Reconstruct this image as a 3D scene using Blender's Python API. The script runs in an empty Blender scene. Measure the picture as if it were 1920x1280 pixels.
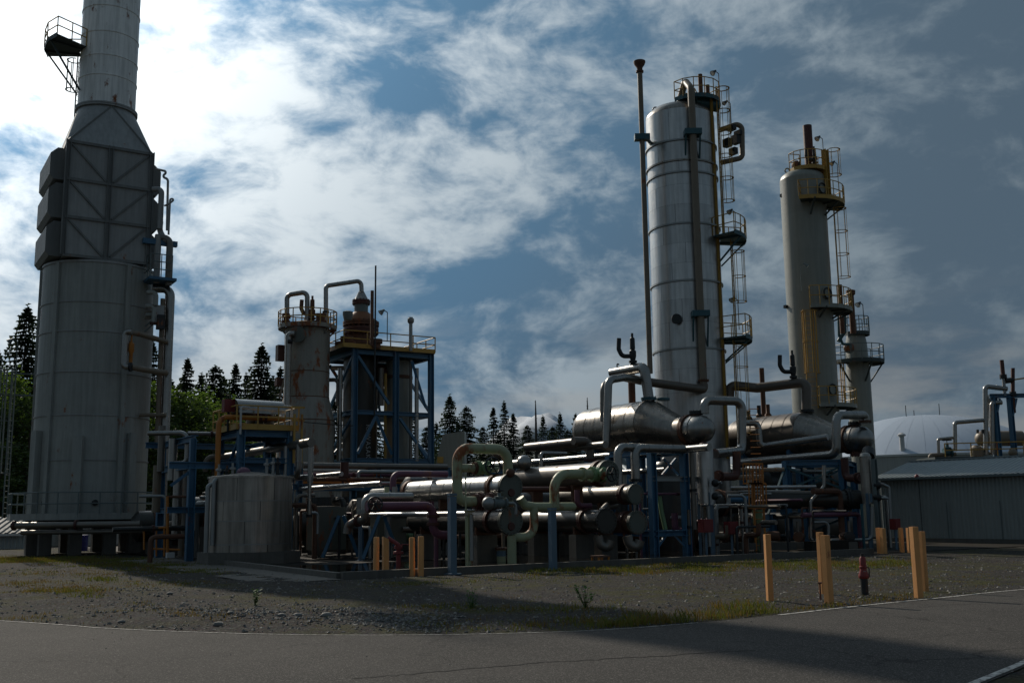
import bpy, bmesh, math, random, re
from mathutils import Vector, Matrix, noise
random.seed(7)
S = bpy.context.scene
COL = S.collection
pi = math.pi
# ---------------------------------------------------------------- camera
H = 2.0; F = 1950.0; PITCH = math.atan(318 / F); ROLL = 0.013
CAM = Vector((0, 0, H))
_up0 = Vector((0, -math.sin(PITCH), math.cos(PITCH)))
FWD = Vector((0, math.cos(PITCH), math.sin(PITCH)))
RGT = Vector((1, 0, 0)) * math.cos(ROLL) - _up0 * math.sin(ROLL)
UPV = _up0 * math.cos(ROLL) + Vector((1, 0, 0)) * math.sin(ROLL)
cd = bpy.data.cameras.new('camera'); cam = bpy.data.objects.new('camera', cd); COL.objects.link(cam)
cd.sensor_width = 36; cd.lens = F / 1920 * 36; cd.clip_end = 60000; cd.clip_start = 0.1
cam.matrix_world = Matrix(((RGT.x, UPV.x, -FWD.x, CAM.x), (RGT.y, UPV.y, -FWD.y, CAM.y), (RGT.z, UPV.z, -FWD.z, CAM.z), (0, 0, 0, 1)))
S.camera = cam
# ---------------------------------------------------------------- sun and sky
SUN_AZ = math.radians(33.0); SUN_EL = math.radians(33.0)      # azimuth to the left of the view direction (+Y)
SUND = Vector((-math.sin(SUN_AZ) * math.cos(SUN_EL), math.cos(SUN_AZ) * math.cos(SUN_EL), math.sin(SUN_EL)))
sl = bpy.data.lights.new('sun', 'SUN'); sl.energy = 3.2; sl.angle = math.radians(0.8); sl.color = (1.0, 0.9, 0.76)
so = bpy.data.objects.new('sun', sl); COL.objects.link(so)
so.rotation_euler = SUND.to_track_quat('Z', 'Y').to_euler()
S.view_settings.view_transform = 'Standard'; S.view_settings.look = 'None'
S.view_settings.exposure = 0.0; S.view_settings.gamma = 1.0; S.view_settings.use_curve_mapping = False
S.cycles.max_bounces = 6; S.cycles.diffuse_bounces = 3; S.cycles.glossy_bounces = 3; S.cycles.transmission_bounces = 2; S.cycles.transparent_max_bounces = 4
W = bpy.data.worlds.new('World'); S.world = W; W.use_nodes = True

class NT:
    """small helper to write node trees tersely"""
    def __init__(s, tree): s.t = tree; s.n = tree.nodes; s.l = tree.links
    def new(s, typ, **kw):
        n = s.n.new(typ)
        for k, v in kw.items(): setattr(n, k, v)
        return n
    def put(s, sock, v):
        if v is None: return
        if isinstance(v, bpy.types.NodeSocket): s.l.new(v, sock)
        else: sock.default_value = v
    def math(s, op, a, b=None, c=None, clamp=False):
        n = s.new('ShaderNodeMath', operation=op); n.use_clamp = clamp
        for i, v in enumerate((a, b, c)): s.put(n.inputs[i], v)
        return n.outputs[0]
    def vmath(s, op, a, b=None):
        n = s.new('ShaderNodeVectorMath', operation=op)
        s.put(n.inputs[0], a); s.put(n.inputs[1], b)
        return n.outputs['Value'] if op in ('DOT_PRODUCT', 'LENGTH', 'DISTANCE') else n.outputs[0]
    def noise(s, vec, scale, detail=5, rough=.55, lac=2.0, dist=0, out='Fac'):
        n = s.new('ShaderNodeTexNoise'); s.put(n.inputs['Vector'], vec)
        for k, v in (('Scale', scale), ('Detail', detail), ('Roughness', rough), ('Lacunarity', lac), ('Distortion', dist)): s.put(n.inputs[k], v)
        return n.outputs[out]
    def mix(s, f, a, b, blend='MIX'):
        n = s.new('ShaderNodeMix', data_type='RGBA', blend_type=blend)
        s.put(n.inputs[0], f); s.put(n.inputs[6], rgba(a)); s.put(n.inputs[7], rgba(b))
        return n.outputs[2]
    def ramp(s, f, stops, interp='LINEAR'):
        n = s.new('ShaderNodeValToRGB'); n.color_ramp.interpolation = interp
        el = n.color_ramp.elements
        while len(el) < len(stops): el.new(.5)
        for e, (p, c) in zip(el, stops): e.position = p; e.color = rgba(c) if not isinstance(c, (int, float)) else (c, c, c, 1)
        s.put(n.inputs[0], f); return n.outputs[0]
    def step(s, f, a, b):
        n = s.new('ShaderNodeMapRange', interpolation_type='SMOOTHSTEP'); s.put(n.inputs[0], f)
        n.inputs[1].default_value = a; n.inputs[2].default_value = b; return n.outputs[0]
def rgba(c):
    if isinstance(c, bpy.types.NodeSocket) or c is None: return c
    return tuple(c) + (1,) if len(c) == 3 else tuple(c)

def build_sky(SKY_OFF=(7.5, 9.7, .3)):
    nt = NT(W.node_tree); nt.n.clear()
    STR = 0.1
    sky = nt.new('ShaderNodeTexSky', sky_type='NISHITA'); sky.sun_disc = False
    sky.sun_elevation = SUN_EL; sky.sun_rotation = -SUN_AZ; sky.altitude = 30; sky.air_density = 1.0; sky.dust_density = .15; sky.ozone_density = 2.0
    d = nt.new('ShaderNodeTexCoord').outputs['Generated']
    sx = nt.new('ShaderNodeSeparateXYZ'); nt.l.new(d, sx.inputs[0])
    # lumpy cloud deck: density from layered noise over the view direction, flattened a little in height
    off = nt.vmath('ADD', nt.vmath('MULTIPLY', d, (1.0, 1.0, 1.75)), SKY_OFF)
    w1 = nt.vmath('MULTIPLY', nt.vmath('SUBTRACT', nt.noise(off, 4.0, 3, .5, out='Color'), (.5, .5, .5)), (.16, .16, .10))
    p = nt.vmath('ADD', off, w1)
    big = nt.noise(p, 2.3, 2, .5)
    med = nt.noise(p, 8.2, 10, .58)
    fine = nt.noise(nt.vmath('ADD', p, (9, 4, 2)), 25.0, 8, .60)
    glow = nt.math('MAXIMUM', nt.vmath('DOT_PRODUCT', d, tuple(SUND)), 0.0)
    g1 = nt.math('POWER', glow, 26.0); g2 = nt.math('POWER', glow, 5.0)
    dens = nt.math('ADD', nt.math('MULTIPLY', big, .50), nt.math('ADD', nt.math('MULTIPLY', med, .72), nt.math('MULTIPLY', fine, .27)))
    dens = nt.math('ADD', dens, nt.math('MULTIPLY_ADD', g2, -.13, .035))     # deck thins out toward the sun
    cov = nt.step(dens, .38, .50)                      # 0 clear gap, 1 cloud
    thick = nt.step(dens, .60, .82)                    # cloud core, no longer lit through
    lit = nt.math('ADD', nt.math('ADD', .22, nt.math('MULTIPLY', g2, .86)), nt.math('MULTIPLY', g1, 1.1))
    thin_col = nt.mix(g2, (.66, .85, 1.0), (.97, 1.0, 1.0))
    sc = nt.new('ShaderNodeVectorMath', operation='SCALE'); nt.l.new(thin_col, sc.inputs[0]); nt.l.new(lit, sc.inputs[3])
    dk = nt.new('ShaderNodeVectorMath', operation='SCALE'); nt.l.new(nt.mix(nt.step(g2, .05, .45), (.098, .150, .205), (.088, .180, .285)), dk.inputs[0])
    nt.l.new(nt.math('ADD', nt.math('ADD', .78, nt.math('MULTIPLY', g2, .50)), nt.math('MULTIPLY', g1, 3.0)), dk.inputs[3])
    cloud = nt.mix(thick, sc.outputs[0], dk.outputs[0])
    skyc = nt.new('ShaderNodeVectorMath', operation='SCALE'); nt.l.new(sky.outputs[0], skyc.inputs[0]); nt.l.new(nt.math('MULTIPLY_ADD', g2, .02, STR * .5), skyc.inputs[3])
    allc = nt.mix(cov, skyc.outputs[0], cloud)
    # lit distant cloud banks low over the horizon
    hz = nt.math('SUBTRACT', 1.0, nt.step(sx.outputs[2], .03, .22))
    hcl = nt.math('MULTIPLY', hz, nt.step(nt.noise(nt.vmath('MULTIPLY', d, (3.2, 3.2, 12.0)), 1.7, 8, .58), .42, .60))
    hb = nt.new('ShaderNodeVectorMath', operation='SCALE'); hb.inputs[0].default_value = (.90, .95, .97); nt.l.new(nt.math('MULTIPLY_ADD', g2, .62, .24), hb.inputs[3])
    allc = nt.mix(nt.math('MULTIPLY', hcl, .85), allc, hb.outputs[0])
    allc = nt.mix(nt.step(sx.outputs[2], -.02, .0), (.03, .035, .03), allc)
    bg = nt.new('ShaderNodeBackground'); bg.inputs[1].default_value = STR
    un = nt.new('ShaderNodeVectorMath', operation='SCALE'); nt.l.new(allc, un.inputs[0]); un.inputs[3].default_value = 1 / STR
    nt.l.new(un.outputs[0], bg.inputs[0])
    out = nt.new('ShaderNodeOutputWorld'); nt.l.new(bg.outputs[0], out.inputs[0])
build_sky()

# ---------------------------------------------------------------- plan helpers
TH = math.radians(32.0)
U = Vector((math.cos(TH), math.sin(TH), 0)); V = Vector((-math.sin(TH), math.cos(TH), 0)); Z = Vector((0, 0, 1))
DIRS = {'u': U, 'v': V, 'z': Z, 'x': Vector((1, 0, 0)), 'y': Vector((0, 1, 0))}
def ray(px, py): return FWD * F + RGT * (px - 960) + UPV * (640 - py)
def P(px, py, Y):
    d = ray(px, py); return CAM + d * (Y / d.y)
def G(px, py, z=0.0):
    d = ray(px, py); return CAM + d * ((z - H) / d.z)
def col_t(A, e, px):
    q = A - CAM; X0, D0, X1, D1 = q.dot(RGT), q.dot(FWD), e.dot(RGT), e.dot(FWD)
    c = px - 960; return (c * D0 - F * X0) / (F * X1 - c * D1)
def row_t(A, e, py):
    q = A - CAM; X0, D0, X1, D1 = q.dot(UPV), q.dot(FWD), e.dot(UPV), e.dot(FWD)
    c = 640 - py; return (c * D0 - F * X0) / (F * X1 - c * D1)
def zrow(x, y, py):            # height at plan point (x, y) seen at picture row py
    A = Vector((x, y, 0)); return row_t(A, Z, py)
def pxm(Y, py=960): return F / ((P(960, py, Y) - CAM).dot(FWD))
def route(start, moves):
    A = start.copy() if isinstance(start, Vector) else P(*start)
    pts = [A.copy()]
    for k, v in re.findall(r'([a-z]+)(-?[\d.]+)', moves):
        v = float(v)
        if k[0] == 'd': A = A + DIRS[k[1]] * v
        elif k == 'z': A = A + Z * row_t(A, Z, v)
        elif len(k) == 2: A = A + DIRS[k[0]] * row_t(A, DIRS[k[0]], v)
        else: A = A + DIRS[k] * col_t(A, DIRS[k], v)
        pts.append(A.copy())
    return pts

# ---------------------------------------------------------------- mesh builder
def frame(d):
    d = d.normalized()
    a = Z if abs(d.z) < .9 else Vector((1, 0, 0))
    x = a.cross(d).normalized(); return x, d.cross(x)
class MB:
    def __init__(s): s.v = []; s.f = []
    def add(s, vs, fs):
        o = len(s.v); s.v += vs; s.f += [tuple(i + o for i in f) for f in fs]; return s
    def box(s, c, size, ax=(U, V, Z)):
        c = Vector(c); a, b, d = (ax[i] * (size[i] / 2) for i in range(3))
        vs = [c + a * i + b * j + d * k for k in (-1, 1) for j in (-1, 1) for i in (-1, 1)]
        return s.add(vs, [(0, 2, 3, 1), (4, 5, 7, 6), (0, 1, 5, 4), (2, 6, 7, 3), (0, 4, 6, 2), (1, 3, 7, 5)])
    def beam(s, p, q, w, h=None, side=None):
        p, q = Vector(p), Vector(q); d = (q - p); L = d.length
        if L < 1e-6: return s
        d /= L; x, y = frame(d)
        if side is not None:
            x = side - d * side.dot(d)
            x = x.normalized() if x.length > 1e-4 else frame(d)[0]
            y = d.cross(x)
        return s.box((p + q) / 2, (w, h or w, L), (x, y, d))
    def hbeam(s, p, q, w, side=None, t=None):
        """H-section along p-q, web normal to 'side'"""
        p, q = Vector(p), Vector(q); d = (q - p).normalized(); t = t or w * .14
        x = side if side is not None else frame(d)[0]
        x = (x - d * x.dot(d)); x = x.normalized() if x.length > 1e-4 else frame(d)[0]
        y = d.cross(x); L = (q - p).length; c = (p + q) / 2
        s.box(c + x * (w - t) / 2, (t, w, L), (x, y, d)); s.box(c - x * (w - t) / 2, (t, w, L), (x, y, d))
        return s.box(c, (w - 2 * t - .002, t, L - .004), (x, y, d))
    def lathe(s, p, d, prof, n=24, cap0=True, cap1=True, a0=0, a1=2 * pi):
        """profile [(radius, distance along d)]"""
        p = Vector(p); d = Vector(d).normalized(); x, y = frame(d)
        if abs(d.z) > .99: x, y = Vector((1, 0, 0)), Vector((0, 1, 0)) * (1 if d.z > 0 else -1)
        full = abs(a1 - a0 - 2 * pi) < 1e-6; m = n if full else n + 1
        vs = []; fs = []
        for r, t in prof:
            for i in range(m):
                a = a0 + (a1 - a0) * i / n
                vs.append(p + d * t + (x * math.cos(a) + y * math.sin(a)) * r)
        for k in range(len(prof) - 1):
            for i in range(n):
                j = (i + 1) % m
                fs.append((k * m + i, k * m + j, (k + 1) * m + j, (k + 1) * m + i))
        if cap0 and prof[0][0] > 1e-4: fs.append(tuple(range(m - 1, -1, -1)))
        if cap1 and prof[-1][0] > 1e-4: fs.append(tuple((len(prof) - 1) * m + i for i in range(m)))
        return s.add(vs, fs)
    def cyl(s, p, q, r, r2=None, n=16):
        p, q = Vector(p), Vector(q)
        return s.lathe(p, q - p, [(r, 0), (r if r2 is None else r2, (q - p).length)], n)
    def ring(s, p, d, R, r, n=28, m=8, a0=0, a1=2 * pi):
        p = Vector(p); d = Vector(d).normalized(); x, y = frame(d)
        full = abs(a1 - a0 - 2 * pi) < 1e-6; N = n if full else n + 1
        vs = []; fs = []
        for i in range(N):
            a = a0 + (a1 - a0) * i / n; e = x * math.cos(a) + y * math.sin(a)
            for j in range(m):
                b = 2 * pi * j / m; vs.append(p + e * (R + r * math.cos(b)) + d * (r * math.sin(b)))
        for i in range(n):
            k = (i + 1) % N
            for j in range(m): fs.append((i * m + j, k * m + j, k * m + (j + 1) % m, i * m + (j + 1) % m))
        return s.add(vs, fs)
    def sphere(s, p, r, n=16, m=10, sc=(1, 1, 1)):
        prof = [(max(1e-5, r * math.sin(pi * i / m)), -r * math.cos(pi * i / m)) for i in range(m + 1)]
        o = len(s.v); s.lathe(p, Z, prof, n, False, False)
        p = Vector(p)
        for i in range(o, len(s.v)):
            q = s.v[i] - p; s.v[i] = p + Vector((q.x * sc[0], q.y * sc[1], q.z * sc[2]))
        return s
    def tube(s, pts, r, n=14, bend=2.4, seg=7, caps=True):
        """pipe through pts with real elbows"""
        pts = [Vector(p) for p in pts]
        path = [pts[0]]
        for i in range(1, len(pts) - 1):
            a, b, c = pts[i - 1], pts[i], pts[i + 1]
            d0 = (b - a); d1 = (c - b); l0, l1 = d0.length, d1.length
            if l0 < 1e-6 or l1 < 1e-6: continue
            d0 /= l0; d1 /= l1; ang = d0.angle(d1)
            if ang < .02: path.append(b); continue
            tl = min(bend * r * math.tan(ang / 2), l0 * .49, l1 * .49); R = tl / math.tan(ang / 2)
            st = b - d0 * tl; nrm = (d1 - d0 * d0.dot(d1)).normalized(); ctr = st + nrm * R
            for k in range(seg + 1):
                t = ang * k / seg; path.append(ctr - nrm * R * math.cos(t) + d0 * R * math.sin(t))
        path.append(pts[-1])
        q = [path[0]]
        for a in path[1:]:
            if (a - q[-1]).length > 1e-4: q.append(a)
        path = q; N = len(path)
        if N < 2: return s
        T = [(path[min(i + 1, N - 1)] - path[max(i - 1, 0)]).normalized() for i in range(N)]
        x, _ = frame(T[0]); vs = []; fs = []
        for i in range(N):
            x = (x - T[i] * x.dot(T[i])).normalized(); y = T[i].cross(x)
            for j in range(n):
                a = 2 * pi * j / n; vs.append(path[i] + (x * math.cos(a) + y * math.sin(a)) * r)
        for i in range(N - 1):
            for j in range(n): fs.append((i * n + j, i * n + (j + 1) % n, (i + 1) * n + (j + 1) % n, (i + 1) * n + j))
        if caps: fs.append(tuple(range(n - 1, -1, -1))); fs.append(tuple((N - 1) * n + j for j in range(n)))
        return s.add(vs, fs)
    def poly_prism(s, pts, z0, z1):
        n = len(pts); vs = [Vector((p[0], p[1], z0)) for p in pts] + [Vector((p[0], p[1], z1)) for p in pts]
        fs = [tuple(range(n - 1, -1, -1)), tuple(range(n, 2 * n))] + [(i, (i + 1) % n, n + (i + 1) % n, n + i) for i in range(n)]
        return s.add(vs, fs)
    def build(s, name, mat, parent=None, smooth=True, sharp=38, kind=None, label=None):
        return mesh_obj(name, s.v, s.f, mat, parent, smooth, sharp, kind, label)
BASE = {}
def mesh_obj(name, v, f, mat, parent=None, smooth=True, sharp=38, kind=None, label=None, base=None):
    b = base if base is not None else (BASE[parent.name] if parent else Vector((0, 0, 0)))
    me = bpy.data.meshes.new(name)
    me.from_pydata([tuple(p - b) for p in v], [], f)
    if smooth:
        me.polygons.foreach_set('use_smooth', [True] * len(f)); me.set_sharp_from_angle(angle=math.radians(sharp))
    me.update(); me.materials.append(mat)
    o = bpy.data.objects.new(name, me); COL.objects.link(o)
    if parent: o.parent = parent
    else: o.location = b
    BASE[o.name] = b
    if kind: o['kind'] = kind
    if label: o['label'] = label
    return o
def tag(o, label, cat, group=None):
    o['label'] = label; o['category'] = cat
    if group: o['group'] = group
    return o
def thing(name, label, cat, loc, group=None):
    o = bpy.data.objects.new(name, None); COL.objects.link(o); o.location = Vector(loc); o.empty_display_size = .3
    BASE[o.name] = Vector(loc); return tag(o, label, cat, group)
def solo(name, mb, mat, label, cat, group=None, base=None, smooth=True):
    """a thing that is one mesh (it may get child parts)"""
    b = base if base is not None else sum(mb.v, Vector()) / len(mb.v)
    return tag(mesh_obj(name, mb.v, mb.f, mat, None, smooth, 38, None, None, Vector(b)), label, cat, group)
def structure(name, mb, mat, smooth=False):
    return mesh_obj(name, mb.v, mb.f, mat, None, smooth, 38, 'structure')
def copy_tree(o, parent=None):
    c = o.copy(); COL.objects.link(c); c.parent = parent
    for ch in o.children: copy_tree(ch, c)
    return c

# ---------------------------------------------------------------- materials
def mat(name, col, rough=.5, metal=0.0, var=.18, rust=0.0, rustcol=(.14, .045, .015), sc=1.0, bump=.0, streak=0.0, objvar=0.0, bsc=30, spec=.5):
    m = bpy.data.materials.new(name); m.use_nodes = True
    nt = NT(m.node_tree); b = nt.n['Principled BSDF']
    pos = nt.new('ShaderNodeNewGeometry').outputs['Position']
    n1 = nt.noise(pos, 1.7 * sc, 7, .62)
    f = nt.math('MULTIPLY_ADD', n1, 2 * var, 1 - var)
    if streak:
        st = nt.noise(nt.vmath('MULTIPLY', pos, (5 * sc, 5 * sc, .35 * sc)), 1.0, 6, .6)
        f = nt.math('MULTIPLY', f, nt.math('MULTIPLY_ADD', nt.step(st, .35, .7), -streak, 1.0 + streak * .3))
    if objvar:
        oi = nt.new('ShaderNodeObjectInfo').outputs['Random']
        f = nt.math('MULTIPLY', f, nt.math('MULTIPLY_ADD', oi, 2 * objvar, 1 - objvar))
    v = nt.new('ShaderNodeVectorMath', operation='SCALE'); v.inputs[0].default_value = col; nt.l.new(f, v.inputs[3])
    c = v.outputs[0]; rg = nt.math('MULTIPLY_ADD', nt.noise(pos, 4 * sc, 5, .6), .3, rough - .15, clamp=True); mt = metal
    if rust:
        rn = nt.noise(nt.vmath('MULTIPLY', pos, (1, 1, .45)), 1.3 * sc, 9, .68)
        rm = nt.step(rn, .66 - rust * .30, .74 - rust * .26)
        rc = nt.mix(nt.noise(pos, 9 * sc, 4), rustcol, tuple(x * 2.0 for x in rustcol))
        c = nt.mix(rm, c, rc); rg = nt.math('MAXIMUM', rg, nt.math('MULTIPLY', rm, .85))
        if metal: mt = nt.math('MULTIPLY', nt.math('SUBTRACT', 1.0, rm), metal)
    nt.put(b.inputs['Base Color'], c); nt.put(b.inputs['Roughness'], rg); nt.put(b.inputs['Metallic'], mt)
    b.inputs['Specular IOR Level'].default_value = spec
    if bump:
        bn = nt.new('ShaderNodeBump'); bn.inputs['Strength'].default_value = bump; bn.inputs['Distance'].default_value = .02
        nt.put(bn.inputs['Height'], nt.noise(pos, bsc, 4, .6)); nt.l.new(bn.outputs[0], b.inputs['Normal'])
    return m
M = {}
M['heater'] = mat('grey_heater_paint', (.275, .285, .265), .6, 0, .16, .16, streak=.22, objvar=.05)
M['heater_dark'] = mat('dark_grey_heater_panel', (.28, .285, .28), .6, 0, .16, .08, streak=.2, objvar=.06)
M['heater_mid'] = mat('mid_grey_heater_steel', (.16, .165, .16), .6, 0, .18, .14, streak=.2, objvar=.06)
M['stack'] = mat('pale_stack_steel', (.78, .78, .76), .5, 0, .14, .30, streak=.3, objvar=.06)
M['clad'] = mat('aluminium_cladding', (.44, .435, .42), .34, .85, .16, 0, streak=.26, objvar=.10, bump=.03, bsc=2.2)
M['clad_dark'] = mat('weathered_cladding', (.26, .235, .205), .30, .85, .22, .07, streak=.25, objvar=.08, bump=.03, bsc=2.2)
M['jacket'] = mat('pipe_jacket', (.28, .272, .255), .31, .9, .22, .05, streak=.15)
M['jacket_dull'] = mat('dull_pipe_jacket', (.17, .155, .135), .42, .6, .25, .12)
M['tan_pipe'] = mat('tan_pipe_paint', (.17, .135, .095), .5, 0, .22, .25)
M['tower_grey'] = mat('grey_green_tower_paint', (.22, .225, .195), .42, 0, .10, .05, streak=.14, objvar=.04)
M['tower_rusty'] = mat('rusty_tower_paint', (.24, .235, .205), .55, 0, .16, .50, streak=.2)
M['blue'] = mat('blue_steel_paint', (.035, .115, .20), .5, 0, .2, .14, objvar=.1)
M['blue_pale'] = mat('pale_blue_post_paint', (.085, .14, .19), .5, 0, .18, .12)
M['teal'] = mat('teal_bracket_paint', (.02, .08, .10), .5, 0, .15, .06)
M['yellow'] = mat('yellow_rail_paint', (.40, .235, .045), .5, 0, .2, .18)
M['orange'] = mat('orange_paint', (.40, .14, .015), .5, 0, .2, .16)
M['green_pale'] = mat('pale_green_pipe_paint', (.30, .325, .195), .5, 0, .2, .52)
M['green_valve'] = mat('green_valve_paint', (.17, .27, .13), .5, 0, .18, .2)
M['purple'] = mat('faded_purple_paint', (.125, .046, .078), .55, 0, .4, .32)
M['red'] = mat('red_paint', (.17, .018, .018), .5, 0, .25, .12)
M['red_flange'] = mat('red_oxide', (.07, .022, .015), .6, 0, .3, .25)
M['rust'] = mat('rusty_iron', (.11, .05, .028), .7, .1, .4, .3)
M['brown_vessel'] = mat('brown_vessel_paint', (.12, .098, .078), .40, .25, .22, .14)
M['dark'] = mat('dark_iron', (.022, .024, .025), .5, .3, .3, .1)
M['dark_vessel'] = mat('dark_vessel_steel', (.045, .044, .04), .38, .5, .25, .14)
M['cover'] = mat('dull_cover_plate', (.095, .105, .088), .55, .1, .25, .36)
M['grating'] = mat('grating_steel', (.045, .06, .06), .6, .3, .2, .1)
M['grey_rail'] = mat('grey_rail_paint', (.12, .15, .15), .5, 0, .15, .12)
M['concrete'] = mat('concrete', (.12, .112, .098), .88, 0, .28, 0, bump=.4, bsc=18, streak=.2, spec=.2)
M['concrete_dark'] = mat('damp_concrete', (.028, .025, .021), .8, 0, .4, 0, bump=.3, bsc=14, spec=.12)
M['bollard'] = mat('tan_bollard_paint', (.64, .30, .10), .6, 0, .2, .16, objvar=.07, streak=.12, sc=2.5)
M['white'] = mat('white_paint', (.45, .455, .45), .5, 0, .1, .06)
M['tank'] = mat('grey_tank_steel', (.32, .295, .26), .36, .7, .16, .06, streak=.45, objvar=.10, bump=.03, bsc=2)
M['galv'] = mat('galvanised_steel', (.26, .27, .265), .42, .7, .2, .06)
M['lamp_glass'] = mat('lamp_glass', (.7, .72, .72), .15, 0, .05)
# ================================================================ ground, road, pad
def lerp_tab(tab, x):
    if x <= tab[0][0]: return tab[0][1] + (x - tab[0][0]) * (tab[1][1] - tab[0][1]) / (tab[1][0] - tab[0][0])
    for (a, b), (c, d) in zip(tab, tab[1:]):
        if x <= c:
            t = (x - a) / (c - a); return b + (d - b) * t
    (a, b), (c, d) = tab[-2:]; return b + (x - a) * (d - b) / (c - a)
def smooth_tab(tab, n=8):
    out = []
    for i in range(len(tab) - 1):
        p0, p1, p2, p3 = tab[max(i - 1, 0)], tab[i], tab[i + 1], tab[min(i + 2, len(tab) - 1)]
        for k in range(n):
            t = k / n
            out.append(tuple(.5 * ((2 * p1[j]) + (-p0[j] + p2[j]) * t + (2 * p0[j] - 5 * p1[j] + 4 * p2[j] - p3[j]) * t * t + (-p0[j] + 3 * p1[j] - 3 * p2[j] + p3[j]) * t ** 3) for j in (0, 1)))
    return out + [tab[-1]]
_fe = [G(x, y) for x, y in ((0, 1163), (200, 1177), (420, 1186), (640, 1190), (900, 1188), (1150, 1179), (1400, 1158), (1600, 1136), (1760, 1120), (1920, 1104))]
FAR = smooth_tab([(-45, 46), (-24, 28.5)] + [(p.x, p.y) for p in _fe] + [(20, 30.5), (34, 43), (60, 68)])
_n0, _n1 = G(1848, 1280), G(1920, 1250)
_ns = (_n1.y - _n0.y) / (_n1.x - _n0.x)
NEAR = smooth_tab([(-60, 34), (-30, 14), (-12, 6.0), (-4, 3.6), (1.2, _n0.y - (_n0.x - 1.2) * _ns), (_n0.x, _n0.y), (_n1.x, _n1.y), (12, _n1.y + (12 - _n1.x) * _ns), (24, 28.5), (60, 60)])
yfar = lambda x: lerp_tab(FAR, x)
ynear = lambda x: lerp_tab(NEAR, x)
F0 = G(640, 1086)                                  # front left corner of the concrete pad
def uv(x, y):
    q = Vector((x, y, 0)) - F0; return q.dot(U), q.dot(V)
def UVW(u, v, z=0): return F0 + U * u + V * v + Vector((0, 0, z - F0.z))
def in_pad(x, y, m=0.0):
    u, v = uv(x, y); return -m < u < 38 + m and -m < v < 44 + m
def zg(x, y):
    e = y - yfar(x); n = ynear(x) - y
    if e < 0 and n < 0:
        d = min(-e, -n); return -.06 * min(1, d / .5)
    d = e if e >= 0 else n
    r = min(1, d / 1.2)
    z = .012 + r * (.05 * noise.noise(Vector((x * .35, y * .35, 0))) + .03 * noise.noise(Vector((x * 1.1, y * 1.1, 3))))
    b = math.exp(-((x + 5.5) / 4.5) ** 2 - ((y - 21.0) / 1.6) ** 2) * .10 + math.exp(-((x + 11) / 4) ** 2 - ((y - 27) / 2.0) ** 2) * .12
    z += b * r * (1 + .8 * noise.noise(Vector((x * .9, y * 1.6, 9))))
    u, v = uv(x, y)
    if u > -1.2 and v > -1.0 and u < 40 and v < 46:
        z *= 0.0 if (u > -.3 and v > -.3) else .4
        if u > .3 and v > .3: z = -.06
    return z
def graded(lo, hi, a, b, fine, growth=1.22):
    xs = [a]
    while xs[-1] < b: xs.append(xs[-1] + fine)
    st = fine
    while xs[-1] < hi: st *= growth; xs.append(xs[-1] + st)
    st = fine; lf = [a]
    while lf[-1] > lo: st *= growth; lf.append(lf[-1] - st)
    return lf[:0:-1] + xs
xs = graded(-9000, 9000, -26, 30, .45); ys = graded(-300, 12000, 6, 48, .45)
gm = MB(); nx = len(xs)
gm.v = [Vector((x, y, zg(x, y) if abs(x) < 200 and y < 200 else 0)) for y in ys for x in xs]
gm.f = [(j * nx + i, j * nx + i + 1, (j + 1) * nx + i + 1, (j + 1) * nx + i) for j in range(len(ys) - 1) for i in range(nx - 1)]
def ground_mat():
    m = bpy.data.materials.new('gravel_ground'); m.use_nodes = True; nt = NT(m.node_tree); b = nt.n['Principled BSDF']
    pos = nt.new('ShaderNodeNewGeometry').outputs['Position']
    n1 = nt.noise(pos, .22, 6, .6); n2 = nt.noise(pos, 1.5, 8, .65); n3 = nt.noise(pos, 14, 6, .75)
    vo = nt.new('ShaderNodeTexVoronoi', feature='F1'); vo.inputs['Scale'].default_value = 21; nt.l.new(pos, vo.inputs['Vector'])
    c = nt.mix(nt.step(n2, .35, .7), (.042, .040, .036), (.066, .058, .045))
    c = nt.mix(nt.step(n3, .35, .65), nt.mix(.55, c, (.05, .05, .05)), c)
    cs = nt.mix(.5, c, vo.outputs['Color'], 'OVERLAY')
    sg = nt.new('ShaderNodeSeparateColor'); nt.l.new(vo.outputs['Color'], sg.inputs[0])
    c = nt.mix(.45, c, cs); c = nt.mix(nt.math('MULTIPLY', nt.step(sg.outputs[1], .80, .98), .8), c, (.15, .142, .13)); c = nt.mix(nt.math('MULTIPLY', nt.step(sg.outputs[2], .25, .0), .8), c, (.028, .027, .026))
    c = nt.mix(nt.math('MULTIPLY', nt.step(vo.outputs['Distance'], .45, .75), .7), c, (.022, .021, .02))
    moss = nt.math('MULTIPLY', nt.step(n1, .42, .62), nt.step(n2, .40, .60))
    c = nt.mix(nt.math('MULTIPLY', moss, .75), c, (.055, .056, .016))
    far = nt.step(nt.vmath('LENGTH', pos), 70, 120)
    c = nt.mix(nt.math('MULTIPLY', far, .8), c, (.035, .045, .018))
    nt.put(b.inputs['Base Color'], c); b.inputs['Roughness'].default_value = .95; b.inputs['Specular IOR Level'].default_value = .06
    bp = nt.new('ShaderNodeBump'); bp.inputs['Strength'].default_value = .8; bp.inputs['Distance'].default_value = .045
    h = nt.math('ADD', nt.math('MULTIPLY', nt.math('SUBTRACT', 1.0, vo.outputs['Distance']), .6), nt.math('ADD', n3, n2))
    nt.l.new(h, bp.inputs['Height']); nt.l.new(bp.outputs[0], b.inputs['Normal'])
    return m
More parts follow.
